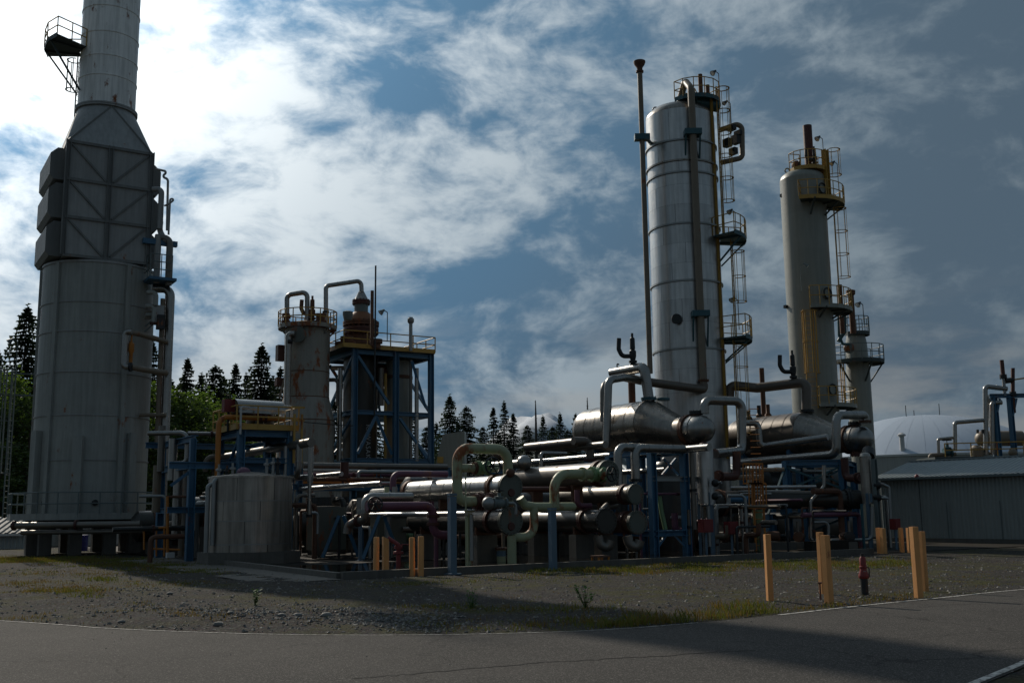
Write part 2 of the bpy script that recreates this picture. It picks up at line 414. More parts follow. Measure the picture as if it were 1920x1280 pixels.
def asphalt_mat():
    m = bpy.data.materials.new('asphalt'); m.use_nodes = True; nt = NT(m.node_tree); b = nt.n['Principled BSDF']
    pos = nt.new('ShaderNodeNewGeometry').outputs['Position']
    n1 = nt.noise(pos, .35, 5, .6); n2 = nt.noise(pos, 55, 4, .8); n3 = nt.noise(pos, 4, 6, .6)
    vo = nt.new('ShaderNodeTexVoronoi', feature='F1'); vo.inputs['Scale'].default_value = 70; nt.l.new(pos, vo.inputs['Vector'])
    c = nt.mix(nt.step(n1, .3, .7), (.044, .042, .040), (.066, .062, .058))
    c = nt.mix(nt.math('MULTIPLY', nt.step(n3, .5, .75), .35), c, (.06, .056, .053))
    sp = nt.new('ShaderNodeSeparateColor'); nt.l.new(vo.outputs['Color'], sp.inputs[0])
    c = nt.mix(nt.step(sp.outputs[0], .72, .95), c, (.15, .142, .13))
    c = nt.mix(nt.step(n2, .52, .35), c, (.040, .038, .036))
    # thin cracks
    cv = nt.new('ShaderNodeTexVoronoi', feature='DISTANCE_TO_EDGE'); cv.inputs['Scale'].default_value = .16
    wp = nt.vmath('ADD', pos, nt.vmath('MULTIPLY', nt.noise(pos, .8, 6, .6, out='Color'), (1.6, 1.6, 0)))
    nt.l.new(wp, cv.inputs['Vector'])
    c = nt.mix(nt.math('MULTIPLY', nt.math('SUBTRACT', 1.0, nt.step(cv.outputs[0], .0, .0045)), .75), c, (.028, .027, .026))
    nt.put(b.inputs['Base Color'], c); b.inputs['Roughness'].default_value = .9; b.inputs['Specular IOR Level'].default_value = .08
    bp = nt.new('ShaderNodeBump'); bp.inputs['Strength'].default_value = .45; bp.inputs['Distance'].default_value = .012
    nt.l.new(nt.math('ADD', n2, vo.outputs['Distance']), bp.inputs['Height']); nt.l.new(bp.outputs[0], b.inputs['Normal'])
    return m
def line_mat():
    m = bpy.data.materials.new('worn_line_paint'); m.use_nodes = True; nt = NT(m.node_tree); b = nt.n['Principled BSDF']
    pos = nt.new('ShaderNodeNewGeometry').outputs['Position']
    w = nt.step(nt.noise(pos, 9, 8, .75), .40, .58)
    nt.put(b.inputs['Base Color'], nt.mix(w, (.10, .095, .088), (.50, .49, .46))); b.inputs['Roughness'].default_value = .8
    return m
M['ground'] = ground_mat(); M['asphalt'] = asphalt_mat(); M['line'] = line_mat()
structure('ground', gm, M['ground'], True)
rm = MB(); rx = [-55 + i * .4 for i in range(280)]
for x in rx: rm.v += [Vector((x, ynear(x), .004)), Vector((x, (ynear(x) + yfar(x)) / 2, .03)), Vector((x, yfar(x), .004))]
for i in range(len(rx) - 1):
    a = i * 3; rm.f += [(a, a + 3, a + 4, a + 1), (a + 1, a + 4, a + 5, a + 2)]
road = structure('road', rm, M['asphalt'], True)
def stripe(name, fy, sgn, x0, x1, w, n=200):
    q = MB()
    for i in range(n + 1):
        x = x0 + (x1 - x0) * i / n; e = .05
        t = Vector((2 * e, fy(x + e) - fy(x - e), 0)).normalized(); nn = Vector((-t.y, t.x, 0)) * sgn
        p = Vector((x, fy(x), .0)); a = p + nn * .04; b = p + nn * (.04 + w)
        za = .004 + .026 * .15 + .005
        q.v += [Vector((a.x, a.y, za)), Vector((b.x, b.y, za + .002))]
    q.f = [(2 * i, 2 * i + 2, 2 * i + 3, 2 * i + 1) for i in range(n)]
    o = mesh_obj(name, q.v, q.f, M['line'], road, False)
    return o
stripe('edge_line', yfar, -1, G(1455, 1153).x, 40, .10)
stripe('edge_line', yfar, -1, -30, 3.2, .05)
def seam(pts, w=.035):
    q = MB(); P_ = [G(*p) for p in pts]
    for i, p in enumerate(P_):
        d = (P_[min(i + 1, len(P_) - 1)] - P_[max(i - 1, 0)]).normalized(); n = Vector((-d.y, d.x, 0)) * w * random.uniform(.5, 1)
        k = .004 + .026 * max(0, min(1, 1 - abs(p.y - (ynear(p.x) + yfar(p.x)) / 2) / ((yfar(p.x) - ynear(p.x)) / 2)))
        for s_ in (-1, 1): v = p + n * s_; v.z = k + .004; q.v.append(v)
    q.f = [(2 * i, 2 * i + 2, 2 * i + 3, 2 * i + 1) for i in range(len(P_) - 1)]
    mesh_obj('tar_seam', q.v, q.f, M['tar'], road, False)
M['tar'] = mat('tar_seam', (.022, .021, .02), .8, 0, .3, spec=.1)
def jit(a, b, n): return [(a[0] + (b[0] - a[0]) * i / n + random.uniform(-3, 3), a[1] + (b[1] - a[1]) * i / n + random.uniform(-1.2, 1.2)) for i in range(n + 1)]
seam(jit((660, 1276), (1010, 1245), 26)); seam(jit((1010, 1245), (1420, 1222), 30), .025)
stripe('edge_line', ynear, 1, 1.5, 40, .10)
# pad: slab, kerb, apron, standing water
sl_ = MB(); sl_.add([UVW(-.0, 0, .02), UVW(38, 0, .02), UVW(38, 44, .02), UVW(0, 44, .02)], [(0, 1, 2, 3)])
pad = structure('concrete_pad', sl_, M['concrete_dark'])
for a, b in ((0, 6.1), (6.1, 12.2), (12.2, 18.3), (18.3, 24.4)):       # kerb cast in lengths
    MB().box(UVW((a + b) / 2, 0, .11), (b - a - .03, .22, .24)).build('kerb', M['concrete'], pad, False)
MB().box(UVW(0, 6.0, .10), (.22, 11.7, .20)).build('kerb', M['concrete'], pad, False)
ap = MB(); ap.add([UVW(-2.6, -.25, .025), UVW(-.1, -.35, .03), UVW(-.1, 22, .03), UVW(-2.6, 22, .025)], [(0, 1, 2, 3)])
structure('apron', ap, M['concrete'])
def water_mat():
    m = bpy.data.materials.new('standing_water'); m.use_nodes = True; nt = NT(m.node_tree); b = nt.n['Principled BSDF']
    b.inputs['Base Color'].default_value = (.012, .011, .009, 1); b.inputs['Roughness'].default_value = .03; b.inputs['IOR'].default_value = 1.33
    pos = nt.new('ShaderNodeNewGeometry').outputs['Position']
    bp = nt.new('ShaderNodeBump'); bp.inputs['Strength'].default_value = .05; bp.inputs['Distance'].default_value = .02
    nt.l.new(nt.noise(pos, 5, 3, .5), bp.inputs['Height']); nt.l.new(bp.outputs[0], b.inputs['Normal'])
    return m
wm = MB(); wp = []
for i in range(41):
    u = .12 + 20.5 * i / 40; wp.append((u, .12))
for i in range(41):
    u = 20.6 - 20.48 * i / 40; wp.append((u, 7.5 + 2.2 * noise.noise(Vector((u * .35, 1.7, 0)))))
wm.add([UVW(u, v, .115) for u, v in wp], [tuple(range(len(wp)))])
structure('standing_water', wm, water_mat())
# ================================================================ reusable components
def flange(mb, p, d, r, t=.10, n=18):
    d = Vector(d).normalized(); p = Vector(p)
    mb.lathe(p - d * t / 2, d, [(r, 0), (r, t * .44), (r * .93, t * .46), (r * .93, t * .54), (r, t * .56), (r, t)], n)
    k = max(8, int(n * .6))
    x, y = frame(d)
    for i in range(k):
        a = 2 * pi * i / k; e = p + (x * math.cos(a) + y * math.sin(a)) * r * .88
        mb.lathe(e - d * t * .75, d, [(r * .055, 0), (r * .055, t * 1.5)], 5)
    return mb
def handwheel(mb, p, d, R, r=.025, spokes=5):
    mb.ring(p, d, R, r, 26, 7); x, y = frame(Vector(d))
    for i in range(spokes):
        a = 2 * pi * i / spokes; mb.cyl(p, Vector(p) + (x * math.cos(a) + y * math.sin(a)) * R, r * .75, n=6)
    mb.lathe(Vector(p) - Vector(d).normalized() * .05, d, [(.06, 0), (.06, .1)], 10)
    return mb
def pipe(label, start, moves, r, m, fl=(), cat='pipe', name='process_pipe', bend=3.2, flm='red_flange', bands=0, group=None, n=14):
    """a pipe run as a thing of its own; fl lists (segment, fraction) where flange pairs sit"""
    pts = route(start, moves) if isinstance(moves, str) else moves
    if not bands and r > .1 and m in ('jacket', 'jacket_dull', 'clad', 'clad_dark'): bands = 1.1
    mb = MB().tube(pts, r, n, bend)
    if bands:
        for a, b in zip(pts, pts[1:]):
            L = (b - a).length; d = (b - a).normalized() if L > 1e-6 else Z
            k = int(L / bands)
            for i in range(1, k + 1):
                q = a + d * (L * i / (k + 1)); mb.lathe(q - d * .025, d, [(r + .008, 0), (r + .008, .05)], n)
    o = solo(name, mb, M[m], label, cat, group, base=pts[0])
    for sgm, fr in fl:
        a, b = pts[sgm], pts[sgm + 1]; q = a.lerp(b, fr)
        flange(MB(), q, b - a, r * 1.5, max(.10, r * .5)).build('flange', M[flm], o)
    o['_pts'] = 0; del o['_pts']
    return o
def railing_mb(pts, h=1.07, r=.03, every=1.5, closed=False, mid=1, kick=False):
    mb = MB(); pts = [Vector(p) for p in pts]
    if closed: pts = pts + [pts[0]]
    for a, b in zip(pts, pts[1:]):
        for k in range(mid + 1): 
            zz = Z * (h * (k + 1) / (mid + 1)); mb.cyl(a + zz, b + zz, r, n=6)
        L = (b - a).length; m = max(1, round(L / every))
        for i in range(m): mb.cyl(a.lerp(b, i / m), a.lerp(b, i / m) + Z * h, r, n=6)
        if kick: mb.beam(a + Z * .07, b + Z * .07, .015, .14, (b - a).cross(Z))
    if not closed: mb.cyl(pts[-1], pts[-1] + Z * h, r, n=6)
    return mb
def arc(cx, cy, r, a0, a1, z, n):
    return [Vector((cx + r * math.cos(math.radians(a0 + (a1 - a0) * i / n)), cy + r * math.sin(math.radians(a0 + (a1 - a0) * i / n)), z)) for i in range(n + 1)]
def arc_platform(T, c, r0, r1, a0, a1, z, rail='yellow', deck='grating', h=1.07, n=10, every=.9, kick='yellow', brackets=3, bl=1.5, rr=.03):
    cx, cy = c[0], c[1]; mb = MB()
    inn, out = arc(cx, cy, r0, a0, a1, z, n), arc(cx, cy, r1, a0, a1, z, n)
    for i in range(n):
        q = [inn[i], inn[i + 1], out[i + 1], out[i]]; lo = [p - Z * .06 for p in q]
        mb.add(q + lo, [(0, 3, 2, 1), (4, 5, 6, 7), (3, 7, 6, 2), (0, 1, 5, 4)] + ([(0, 4, 7, 3)] if i == 0 else []) + ([(1, 2, 6, 5)] if i == n - 1 else []))
    pl = mb.build('platform', M[deck], T, False)
    kp = MB()
    for a, b in zip(out, out[1:]): kp.beam(a - Z * .03, b - Z * .03, .02, .26, (b - a).cross(Z))
    kp.build('edge_plate', M[kick], pl, False)
    path = [inn[0]] + out + [inn[-1]]
    railing_mb(path, h, rr, every).build('railing', M[rail], pl)
    for k in range(brackets):
        a = math.radians(a0 + (a1 - a0) * (k + .5) / brackets); e = Vector((math.cos(a), math.sin(a), 0)); ctr = Vector((cx, cy, z))
        b = MB(); b.beam(ctr + e * r1 * .98 - Z * .1, ctr + e * (r0 + .02) - Z * bl, .09); b.beam(ctr + e * r1 - Z * .11, ctr + e * r0 - Z * .11, .1)
        b.build('bracket', M[deck], pl, False)
    return pl
def ladder(T, x, y, ang, z0, z1, rail='yellow', cage=None, w=.44, cr=.38, hoop_every=1.3, strips=5, rr=.03):
    a = math.radians(ang); e = Vector((math.cos(a), math.sin(a), 0)); t = Vector((-e.y, e.x, 0)); b0 = Vector((x, y, 0))
    mb = MB()
    for s in (-1, 1): mb.beam(b0 + t * s * w / 2 + Z * z0, b0 + t * s * w / 2 + Z * z1, rr * 2, rr * 2, e)
    L = mb.build('ladder', M[rail], T, False)
    rg = MB(); k = int((z1 - z0) / .3)
    for i in range(k): rg.cyl(b0 + t * w / 2 + Z * (z0 + .2 + i * .3), b0 - t * w / 2 + Z * (z0 + .2 + i * .3), .014, n=5)
    rg.build('rungs', M[rail], L, kind='stuff')
    if cage is not None:
        c0, c1 = cage; n = max(2, int((c1 - c0) / hoop_every) + 1); m = 12
        def hp(i, z): 
            an = -pi * .72 + 2 * pi * .72 * i / m
            return b0 + e * (cr * .8 + cr * math.cos(an)) + t * cr * math.sin(an) + Z * z
        for j in range(n):
            z = c0 + (c1 - c0) * j / (n - 1); h = MB()
            for i in range(m): h.beam(hp(i, z), hp(i + 1, z), .025, .10, hp(i + 1, z) - b0)
            h.build('cage_hoop', M[rail], L, False)
        st = MB()
        for i in [round(m * (q + .5) / strips) for q in range(strips)]: st.beam(hp(i, c0), hp(i, c1), .065, .025, t)
        st.build('cage_strips', M[rail], L, False)
    return L
def floodlight(T, p, h, aim, m='dark', r=.025, head=.16):
    p = Vector(p); aim = Vector(aim).normalized(); mb = MB().cyl(p, p + Z * h, r, n=7)
    top = p + Z * h; mb.cyl(top, top + aim * .25 + Z * .12, r, n=6)
    o = mb.build('floodlight', M[m], T)
    d = (aim * .75 - Z * .65).normalized(); q = top + aim * .25 + Z * .12
    MB().lathe(q, d, [(head * .35, -.06), (head * .5, .06), (head, .26), (head * 1.05, .30)], 14, True, False).build('lamp_hood', M[m], o)
    MB().lathe(q, d, [(head * .95, .285), (head * .5, .31), (.01, .32)], 14, True, False).build('lens', M['lamp_glass'], o)
    return o
def davit(T, p, h, d, m='yellow'):
    p = Vector(p); return MB().tube([p, p + Z * h, p + Z * h + Vector(d)], .05, 8).build('davit', M[m], T)
def valve_parts(T, p, axis, r, stem, m='green_valve', wheel='dark', R=.28, L=.5, wl=.55):
    """gate valve on a pipe: body, two flanges, bonnet, yoke stem, handwheel"""
    p = Vector(p); axis = Vector(axis).normalized(); stem = Vector(stem).normalized()
    mb = MB().lathe(p - axis * L / 2, axis, [(r, 0), (r * 1.1, L * .2), (r * 1.45, L * .5), (r * 1.1, L * .8), (r, L)], 16)
    mb.lathe(p, stem, [(r * 1.0, 0), (r * .95, r * 1.5), (r * 1.25, r * 1.52), (r * 1.25, r * 1.9), (r * .6, r * 2.0), (r * .45, r * 2.0 + wl * .55)], 14)
    b = mb.build('valve_body', M[m], T)
    for s in (-1, 1): flange(MB(), p + axis * s * (L / 2), axis, r * 1.6, r * .55).build('flange', M[m], b)
    st = p + stem * (r * 2.0 + wl)
    w = MB(); w.cyl(p + stem * r * 2, st + stem * .12, .03, n=8); handwheel(w, st, stem, R, max(.022, R * .11), 6)
    w.build('handwheel', M[wheel], b); return b
def relief_valve(T, p, h, d, m='dark', k=1.0):
    """spring relief valve with a curved discharge horn"""
    p = Vector(p); d = Vector(d).normalized()
    mb = MB().lathe(p, Z, [(.13 * k, 0), (.13 * k, .08 * h), (.20 * k, .10 * h), (.20 * k, .16 * h), (.12 * k, .18 * h), (.17 * k, .3 * h), (.17 * k, .45 * h), (.10 * k, .5 * h), (.13 * k, .52 * h), (.12 * k, .84 * h), (.06 * k, .88 * h), (.06 * k, h)], 12)
    a = mb.build('relief_valve', M[m], T)
    b = p + Z * (.30 * h)
    MB().tube([b, b + d * .32 * h, b + d * .42 * h + Z * .22 * h, b + d * .40 * h + Z * .55 * h], .11 * k, 10, 2.2).build('discharge_horn', M[m], a)
    return a
def exchanger(label, face, L, R, shell='dark_vessel', cover='cover', chan=.9, rear='dome', pier=True, group=None, flm='red_flange', boss=None, zp=0.0, band=0, piers=(.28, .75)):
    """shell and tube exchanger along V, channel end at the near face"""
    T = thing('heat_exchanger', label, 'heat exchanger', (face.x, face.y, zp), group)
    d = V; p = face
    sh = MB().lathe(p + d * (chan + .12), d, [(R, 0), (R, L - chan - .6)] if rear != 'dome' else [(R, 0), (R, L - chan - .9), (R * .93, L - chan - .72), (R * .7, L - chan - .6), (R * .35, L - chan - .54), (.01, L - chan - .52)], 30)
    s_ = sh.build('shell', M[shell], T)
    if band:
        k = int((L - chan) / band)
        for i in range(k): MB().lathe(p + d * (chan + .3 + i * band), d, [(R + .012, 0), (R + .012, .05)], 30).build('jacket_band', M[shell], s_)
    MB().lathe(p + d * .1, d, [(R * .97, 0), (R * .97, chan)], 28).build('channel', M[shell if shell != 'jacket' else 'cover'], T)
    c = flange(MB(), p + d * .06, d, R * 1.13, .16, 34).build('channel_cover', M[cover], T)
    if boss: MB().lathe(p - d * .02 + Z * boss, -d, [(R * .34, 0), (R * .34, .02), (R * .30, .05)], 16).build('cover_plate', M['red_flange'], c)
    flange(MB(), p + d * (chan + .06), d, R * 1.14, .2, 34).build('body_flange', M[flm], T)
    if rear == 'flange': flange(MB(), p + d * (L - .5), d, R * 1.14, .22, 34).build('body_flange', M[flm], T)
    if pier:
        for fr in piers:
            q = p + d * (chan + (L - chan) * fr); hh = q.z - R - .1 - zp
            pr = MB().box((q.x, q.y, zp + hh / 2), (R * 2.0, .5, hh)); o = pr.build('pier', M['concrete'], T, False)
            MB().box((q.x, q.y, zp + hh + R * .25), (R * 1.7, .12, R * .9)).build('saddle', M['rust'], o, False)
    return T
def stanchion(label, p, z0, w, m, name='pipe_support', arm=None, cat='support post'):
    T = solo(name, MB().box((p.x, p.y, (z0 + p.z) / 2), (w, w, p.z - z0)), M[m], label, cat, base=Vector((p.x, p.y, z0)), smooth=False)
    MB().box((p.x, p.y, z0 + .03), (w * 2, w * 2, .05)).build('base_plate', M[m], T, False)
    if arm: MB().box((p.x, p.y, p.z + .06), arm).build('cap_plate', M[m], T, False)
    return T
# ================================================================ far surroundings
def mountain_mat():
    m = bpy.data.materials.new('snowy_mountain'); m.use_nodes = True; nt = NT(m.node_tree); b = nt.n['Principled BSDF']
    g = nt.new('ShaderNodeNewGeometry'); pos = g.outputs['Position']; sx = nt.new('ShaderNodeSeparateXYZ'); nt.l.new(pos, sx.inputs[0])
    n = nt.noise(pos, .012, 10, .68); h = nt.math('ADD', nt.math('MULTIPLY', sx.outputs[2], .0016), n)
    c = nt.mix(nt.step(h, .95, 1.35), (.07, .09, .085), (.62, .66, .72))
    nt.put(b.inputs['Base Color'], c); b.inputs['Roughness'].default_value = .9; return m
mm = MB(); NXM, NYM = 150, 40
for j in range(NYM):
    for i in range(NXM):
        x = -2600 + 6800 * i / (NXM - 1); y = 5200 + 3400 * j / (NYM - 1)
        s = x / y * 6600
        rid = 500 * math.exp(-((s - 60) / 420) ** 2) + 250 * math.exp(-((s - 560) / 520) ** 2) + 250 * math.exp(-((s + 1500) / 900) ** 2) + 250 * math.exp(-((s - 2500) / 900) ** 2)
        t = 1 - abs(y - 6600) / 1500
        z = rid * max(0, t) ** .8 + 160 * max(0, t) * (abs(noise.noise(Vector((x * .0022, y * .0022, 1)))) + .6 * noise.noise(Vector((x * .006, y * .006, 4))) - .2)
        mm.v.append(Vector((x, y, max(-20, z) if 0 < j < NYM - 1 else -20)))
mm.f = [(j * NXM + i, j * NXM + i + 1, (j + 1) * NXM + i + 1, (j + 1) * NXM + i) for j in range(NYM - 1) for i in range(NXM - 1)]
structure('mountain', mm, mountain_mat(), True)

def leaf_mat(name, col, trans=.35, var=.3):
    m = bpy.data.materials.new(name); m.use_nodes = True; nt = NT(m.node_tree); nt.n.remove(nt.n['Principled BSDF'])
    g = nt.new('ShaderNodeNewGeometry'); oi = nt.new('ShaderNodeObjectInfo')
    f = nt.math('MULTIPLY_ADD', nt.noise(g.outputs['Position'], .9, 4, .6), 2 * var, 1 - var)
    f = nt.math('MULTIPLY', f, nt.math('MULTIPLY_ADD', oi.outputs['Random'], .5, .75))
    v = nt.new('ShaderNodeVectorMath', operation='SCALE'); v.inputs[0].default_value = col; nt.l.new(f, v.inputs[3])
    d = nt.new('ShaderNodeBsdfDiffuse'); t = nt.new('ShaderNodeBsdfTranslucent'); gl = nt.new('ShaderNodeBsdfGlossy'); gl.inputs['Roughness'].default_value = .45
    gl.inputs['Color'].default_value = (.5, .5, .5, 1)
    nt.l.new(v.outputs[0], d.inputs[0]); nt.put(t.inputs[0], nt.mix(.5, v.outputs[0], (col[0] * 1.5, col[1] * 1.5, col[2] * .6)))
    mx = nt.new('ShaderNodeMixShader'); mx.inputs[0].default_value = trans; nt.l.new(d.outputs[0], mx.inputs[1]); nt.l.new(t.outputs[0], mx.inputs[2])
    m2 = nt.new('ShaderNodeMixShader'); m2.inputs[0].default_value = .035; nt.l.new(mx.outputs[0], m2.inputs[1]); nt.l.new(gl.outputs[0], m2.inputs[2])
    nt.l.new(m2.outputs[0], nt.n['Material Output'].inputs[0]); return m
M['spruce'] = leaf_mat('spruce_needles', (.045, .066, .038), .18)
M['leaf'] = leaf_mat('alder_leaves', (.075, .125, .026), .45)
M['leaf_dark'] = leaf_mat('dark_alder_leaves', (.035, .06, .018), .32)
M['bark'] = mat('bark', (.06, .05, .04), .9, 0, .3, bump=.5, bsc=8)
def conifer_mesh(seed, h=20.0, rad=3.2, dens=1.0, shape=.85):
    R = random.Random(seed); tr = MB(); fo = MB()
    tr.lathe((0, 0, -.3), Z, [(.30, 0), (.24, h * .25), (.12, h * .7), (.02, h + .2)], 8)
    z = h * R.uniform(.04, .10)
    while z < h - .15:
        fz = z / h; L0 = rad * (1 - fz) ** shape * (1.0 if fz > .12 else .75) + .12
        nb = max(4, int((5.5 + 2.5 * (1 - fz)) * dens)); a0 = R.uniform(0, 6.28); g = R.uniform(.82, 1.12)
        for k in range(nb):
            if R.random() < .10: continue
            a = a0 + 6.283 * k / nb + R.uniform(-.3, .3); L = L0 * g * R.uniform(.62, 1.15)
            e = Vector((math.cos(a), math.sin(a), 0)); t = Vector((-e.y, e.x, 0)); rise = .30 * fz + R.uniform(-.05, .1)
            st = max(3, int(L / .30)); pz = z + R.uniform(-.12, .12)
            def bp(s): return e * (L * s) + Z * (pz + L * (rise * s - .52 * s * s + .18 * s ** 4))
            for i in range(1, st + 1):
                s = i / st; c = bp(s); w = (.20 + .46 * (1 - s)) * (.6 + .4 * min(1, L)) * R.uniform(.7, 1.2); dr = -.14 - .28 * R.random()
                back = e * -.24
                for sd in (-1, 1):
                    tip = c + t * sd * w + e * w * .55 + Z * w * dr
                    fo.add([c + back, c + e * .08, tip, c + back * .2 + t * sd * w * .7 - Z * .10], [(0, 1, 2, 3)])
                if R.random() < .75:
                    q = c + t * R.uniform(-.15, .15); fo.add([q + back, q + e * .14, q - Z * R.uniform(.22, .5) + t * R.uniform(-.1, .1)], [(0, 1, 2)])
            e2 = bp(1); fo.add([e2 - e * .2 - t * .06, e2 - e * .2 + t * .06, e2 + e * .22 + Z * .03], [(0, 1, 2)])
        z += (.32 + .30 * (1 - fz)) * R.uniform(.8, 1.25) / dens ** .4
    for k in range(10):
        a = k * 2.4; q = Vector((0, 0, h - .9 + .1 * k)); fo.add([q, q + Vector((math.cos(a) * .3, math.sin(a) * .3, .12)), q + Z * .2], [(0, 1, 2)])
    return tr, fo
def make_tree(tr, fo, fm, name, label, cat, grp):
    T = thing(name, label, cat, (0, 0, 0), grp)
    tr.build('trunk', M['bark'], T); fo.build('crown', M[fm], T, False); return T
CON = [make_tree(*conifer_mesh(s, 20, r, d, sh), 'spruce', 'spruce_tree', '-', 'tree', 'dark spruces behind the plant') for s, r, d, sh in ((1, 5.2, 1.4, .8), (2, 4.4, 1.25, .85), (3, 5.8, 1.5, .58), (4, 5.0, 1.15, .9))]
used = set()
def place(protos, i, x, y, h, h0, rz, label, sxy=1.0):
    T = protos[i]
    if id(T) in used: T = copy_tree(T)
    else: used.add(id(T))
    T.location = (x, y, 0); T.rotation_euler = (0, 0, rz); k = h / h0; T.scale = (k * sxy, k * sxy, k); T['label'] = label
    return T
cons = [  # picture column, row of the top, distance, variant, width factor, label
    (52, 572, 100, 0, 1.05, 'tallest dark spruce at the far left beside the grey heater'),
    (-6, 650, 104, 0, 1.0, 'spruce cut by the left edge of the picture'),
    (24, 705, 112, 1, 1.1, 'lower spruce half hidden between the two at far left'),
    (285, 640, 100, 1, 1.2, 'slim spruce seen between heater and its tall riser pipes'),
    (262, 668, 108, 2, .8, 'dim spruce close against the right side of the heater shell'),
    (352, 673, 116, 1, 1.15, 'slender pointed spruce just right of the tall riser pipes'),
    (404, 686, 112, 2, .95, 'broad ragged dark spruce left of the orange pipe column'),
    (378, 700, 118, 3, 1.1, 'short dark spruce squeezed beside the broad ragged one'),
    (442, 683, 118, 1, 1.1, 'narrow spruce above the red box on the blue platform'),
    (491, 645, 100, 0, 1.1, 'big full spruce left of the rusty flared column'),
    (526, 688, 110, 3, 1.1, 'spruce peeping out just left of the rusty flared column'),
    (322, 712, 120, 3, 1.1, 'small spruce behind the leafy alders right of the risers'),
    (628, 752, 118, 1, 1.2, 'spruce seen between rusty column and blue steel frame'),
    (700, 742, 122, 0, 1.0, 'spruce seen through the middle of the blue steel frame'),
    (772, 776, 118, 3, 1.0, 'spruce seen through the right bay of the blue steel frame'),
    (843, 740, 112, 0, 1.05, 'taller pointed spruce just right of the blue steel frame'),
    (874, 762, 112, 2, .82, 'rounded dense spruce above the grey hood building'),
    (818, 792, 118, 3, 1.2, 'low spruce tucked behind the blue frame corner post'),
    (925, 764, 135, 1, 1.0, 'spruce with bare lower top, left of the three before the mountain'),
    (945, 752, 135, 3, .95, 'middle and tallest of the three spruces before the mountain'),
    (962, 775, 135, 1, 1.0, 'right one of the three spruces before the mountain'),
    (1018, 779, 140, 3, 1.0, 'spruce just right of the bare dead trunk'),
    (988, 797, 142, 2, .8, 'low bushy spruce left of the bare dead trunk'),
    (1050, 774, 145, 3, 1.0, 'ragged spruce left of the far end of the near kettle drum'),
    (1079, 776, 150, 1, 1.0, 'spruce top touching the far end of the near kettle drum'),
    (1036, 800, 150, 2, .8, 'low dark spruce below the ragged one near the kettle drum'),
    (-38, 690, 110, 2, 1.0, 'bushy spruce past the left edge of the picture'),
    (75, 690, 118, 2, .9, 'dark spruce half hidden behind the heater left side'),
    (338, 720, 124, 2, .9, 'low dense spruce between the slender and the small one'),
    (420, 712, 122, 2, .85, 'low dense spruce between the ragged and the narrow one'),
    (462, 700, 120, 3, 1.0, 'mid height spruce left of the big full one'),
    (508, 712, 116, 2, .8, 'low dense spruce right of the big full one'),
    (610, 790, 125, 2, .9, 'low dense spruce behind the rusty column foot'),
    (665, 785, 126, 2, .9, 'low dense spruce behind the left post of the blue frame'),
    (745, 790, 126, 2, .9, 'low dense spruce behind the middle post of the blue frame'),
    (800, 800, 122, 2, .9, 'low dense spruce behind the right post of the blue frame'),
    (858, 790, 116, 3, .9, 'low spruce between the pointed and the rounded one'),
    (1064, 806, 150, 2, .8, 'low dark spruce beside the far kettle drum end'),
    (905, 800, 132, 2, .75, 'small round spruce between the dense one and the mountain'),
]
RR = random.Random(5)
for px, py, Y, i, w, lab in cons:
    p = P(px, py, Y); place(CON, i, p.x, p.y, p.z, 20.0, RR.uniform(0, 6.28), lab, w)
def snag(px, py, Y, label):
    p = P(px, py, Y); R = random.Random(int(px)); T = thing('dead_tree', label, 'tree', (p.x, p.y, 0), 'bare dead trunks')
    tr = MB().lathe((p.x, p.y, -.2), Z, [(.34, 0), (.25, p.z * .5), (.12, p.z * .9), (.05, p.z + .2)], 7); tr.build('trunk', M['bark'], T)
    br = MB()
    for k in range(36):
        z = p.z * R.uniform(.3, .98); a = R.uniform(0, 6.28); L = R.uniform(.3, 1.1) * (1.25 - z / p.z)
        br.cyl((p.x, p.y, z), (p.x + math.cos(a) * L, p.y + math.sin(a) * L, z + R.uniform(-.2, .3)), .035, .012, 5)
    br.build('twigs', M['bark'], T)
snag(1004, 750, 138, 'bare dead trunk standing before the mountain')
snag(1101, 745, 150, 'thin dead trunk rising behind the near kettle drum')
def alder(seed, h=11.0, rad=3.6, n=95, per=46, ls=.26):
    R = random.Random(seed); tr = MB(); fo = MB(); tr.lathe((0, 0, -.2), Z, [(.22, 0), (.16, h * .4), (.05, h * .85)], 8); cl = []
    for k in range(n):
        z = h * (.12 + .86 * R.random() ** .85); f = z / h
        rr = rad * math.sin(min(1, (1 - f) * 1.35 + .12) * pi / 2) * R.uniform(.25, 1.0) ** .6; a = R.uniform(0, 6.28)
        c = Vector((math.cos(a) * rr, math.sin(a) * rr, z)); cl.append(c)
        if k % 5 == 0: tr.cyl((0, 0, max(.6, z - rr * .8)), c, .06, .02, 5)
    for c in cl:
        cr = R.uniform(.5, 1.15)
        for _ in range(per):
            q = c + Vector((R.gauss(0, .45), R.gauss(0, .45), R.gauss(0, .36))) * cr
            nrm = Vector((R.gauss(0, 1), R.gauss(0, 1), R.gauss(.5, 1))).normalized(); x, y = frame(nrm); s = ls * R.uniform(.6, 1.3)
            fo.add([q - x * s * .5, q + y * s * .33, q + x * s * .6, q - y * s * .33], [(0, 1, 2, 3)])
    return tr, fo
ALD = [make_tree(*alder(11, 11, 3.6), 'leaf', 'alder_tree', '-', 'tree', 'leafy alders behind the plant'), make_tree(*alder(12, 9, 3.4, 85), 'leaf', 'alder_tree', '-', 'tree', 'leafy alders behind the plant'), make_tree(*alder(13, 10, 4.2, 100), 'leaf_dark', 'alder_tree', '-', 'tree', 'leafy alders behind the plant')]
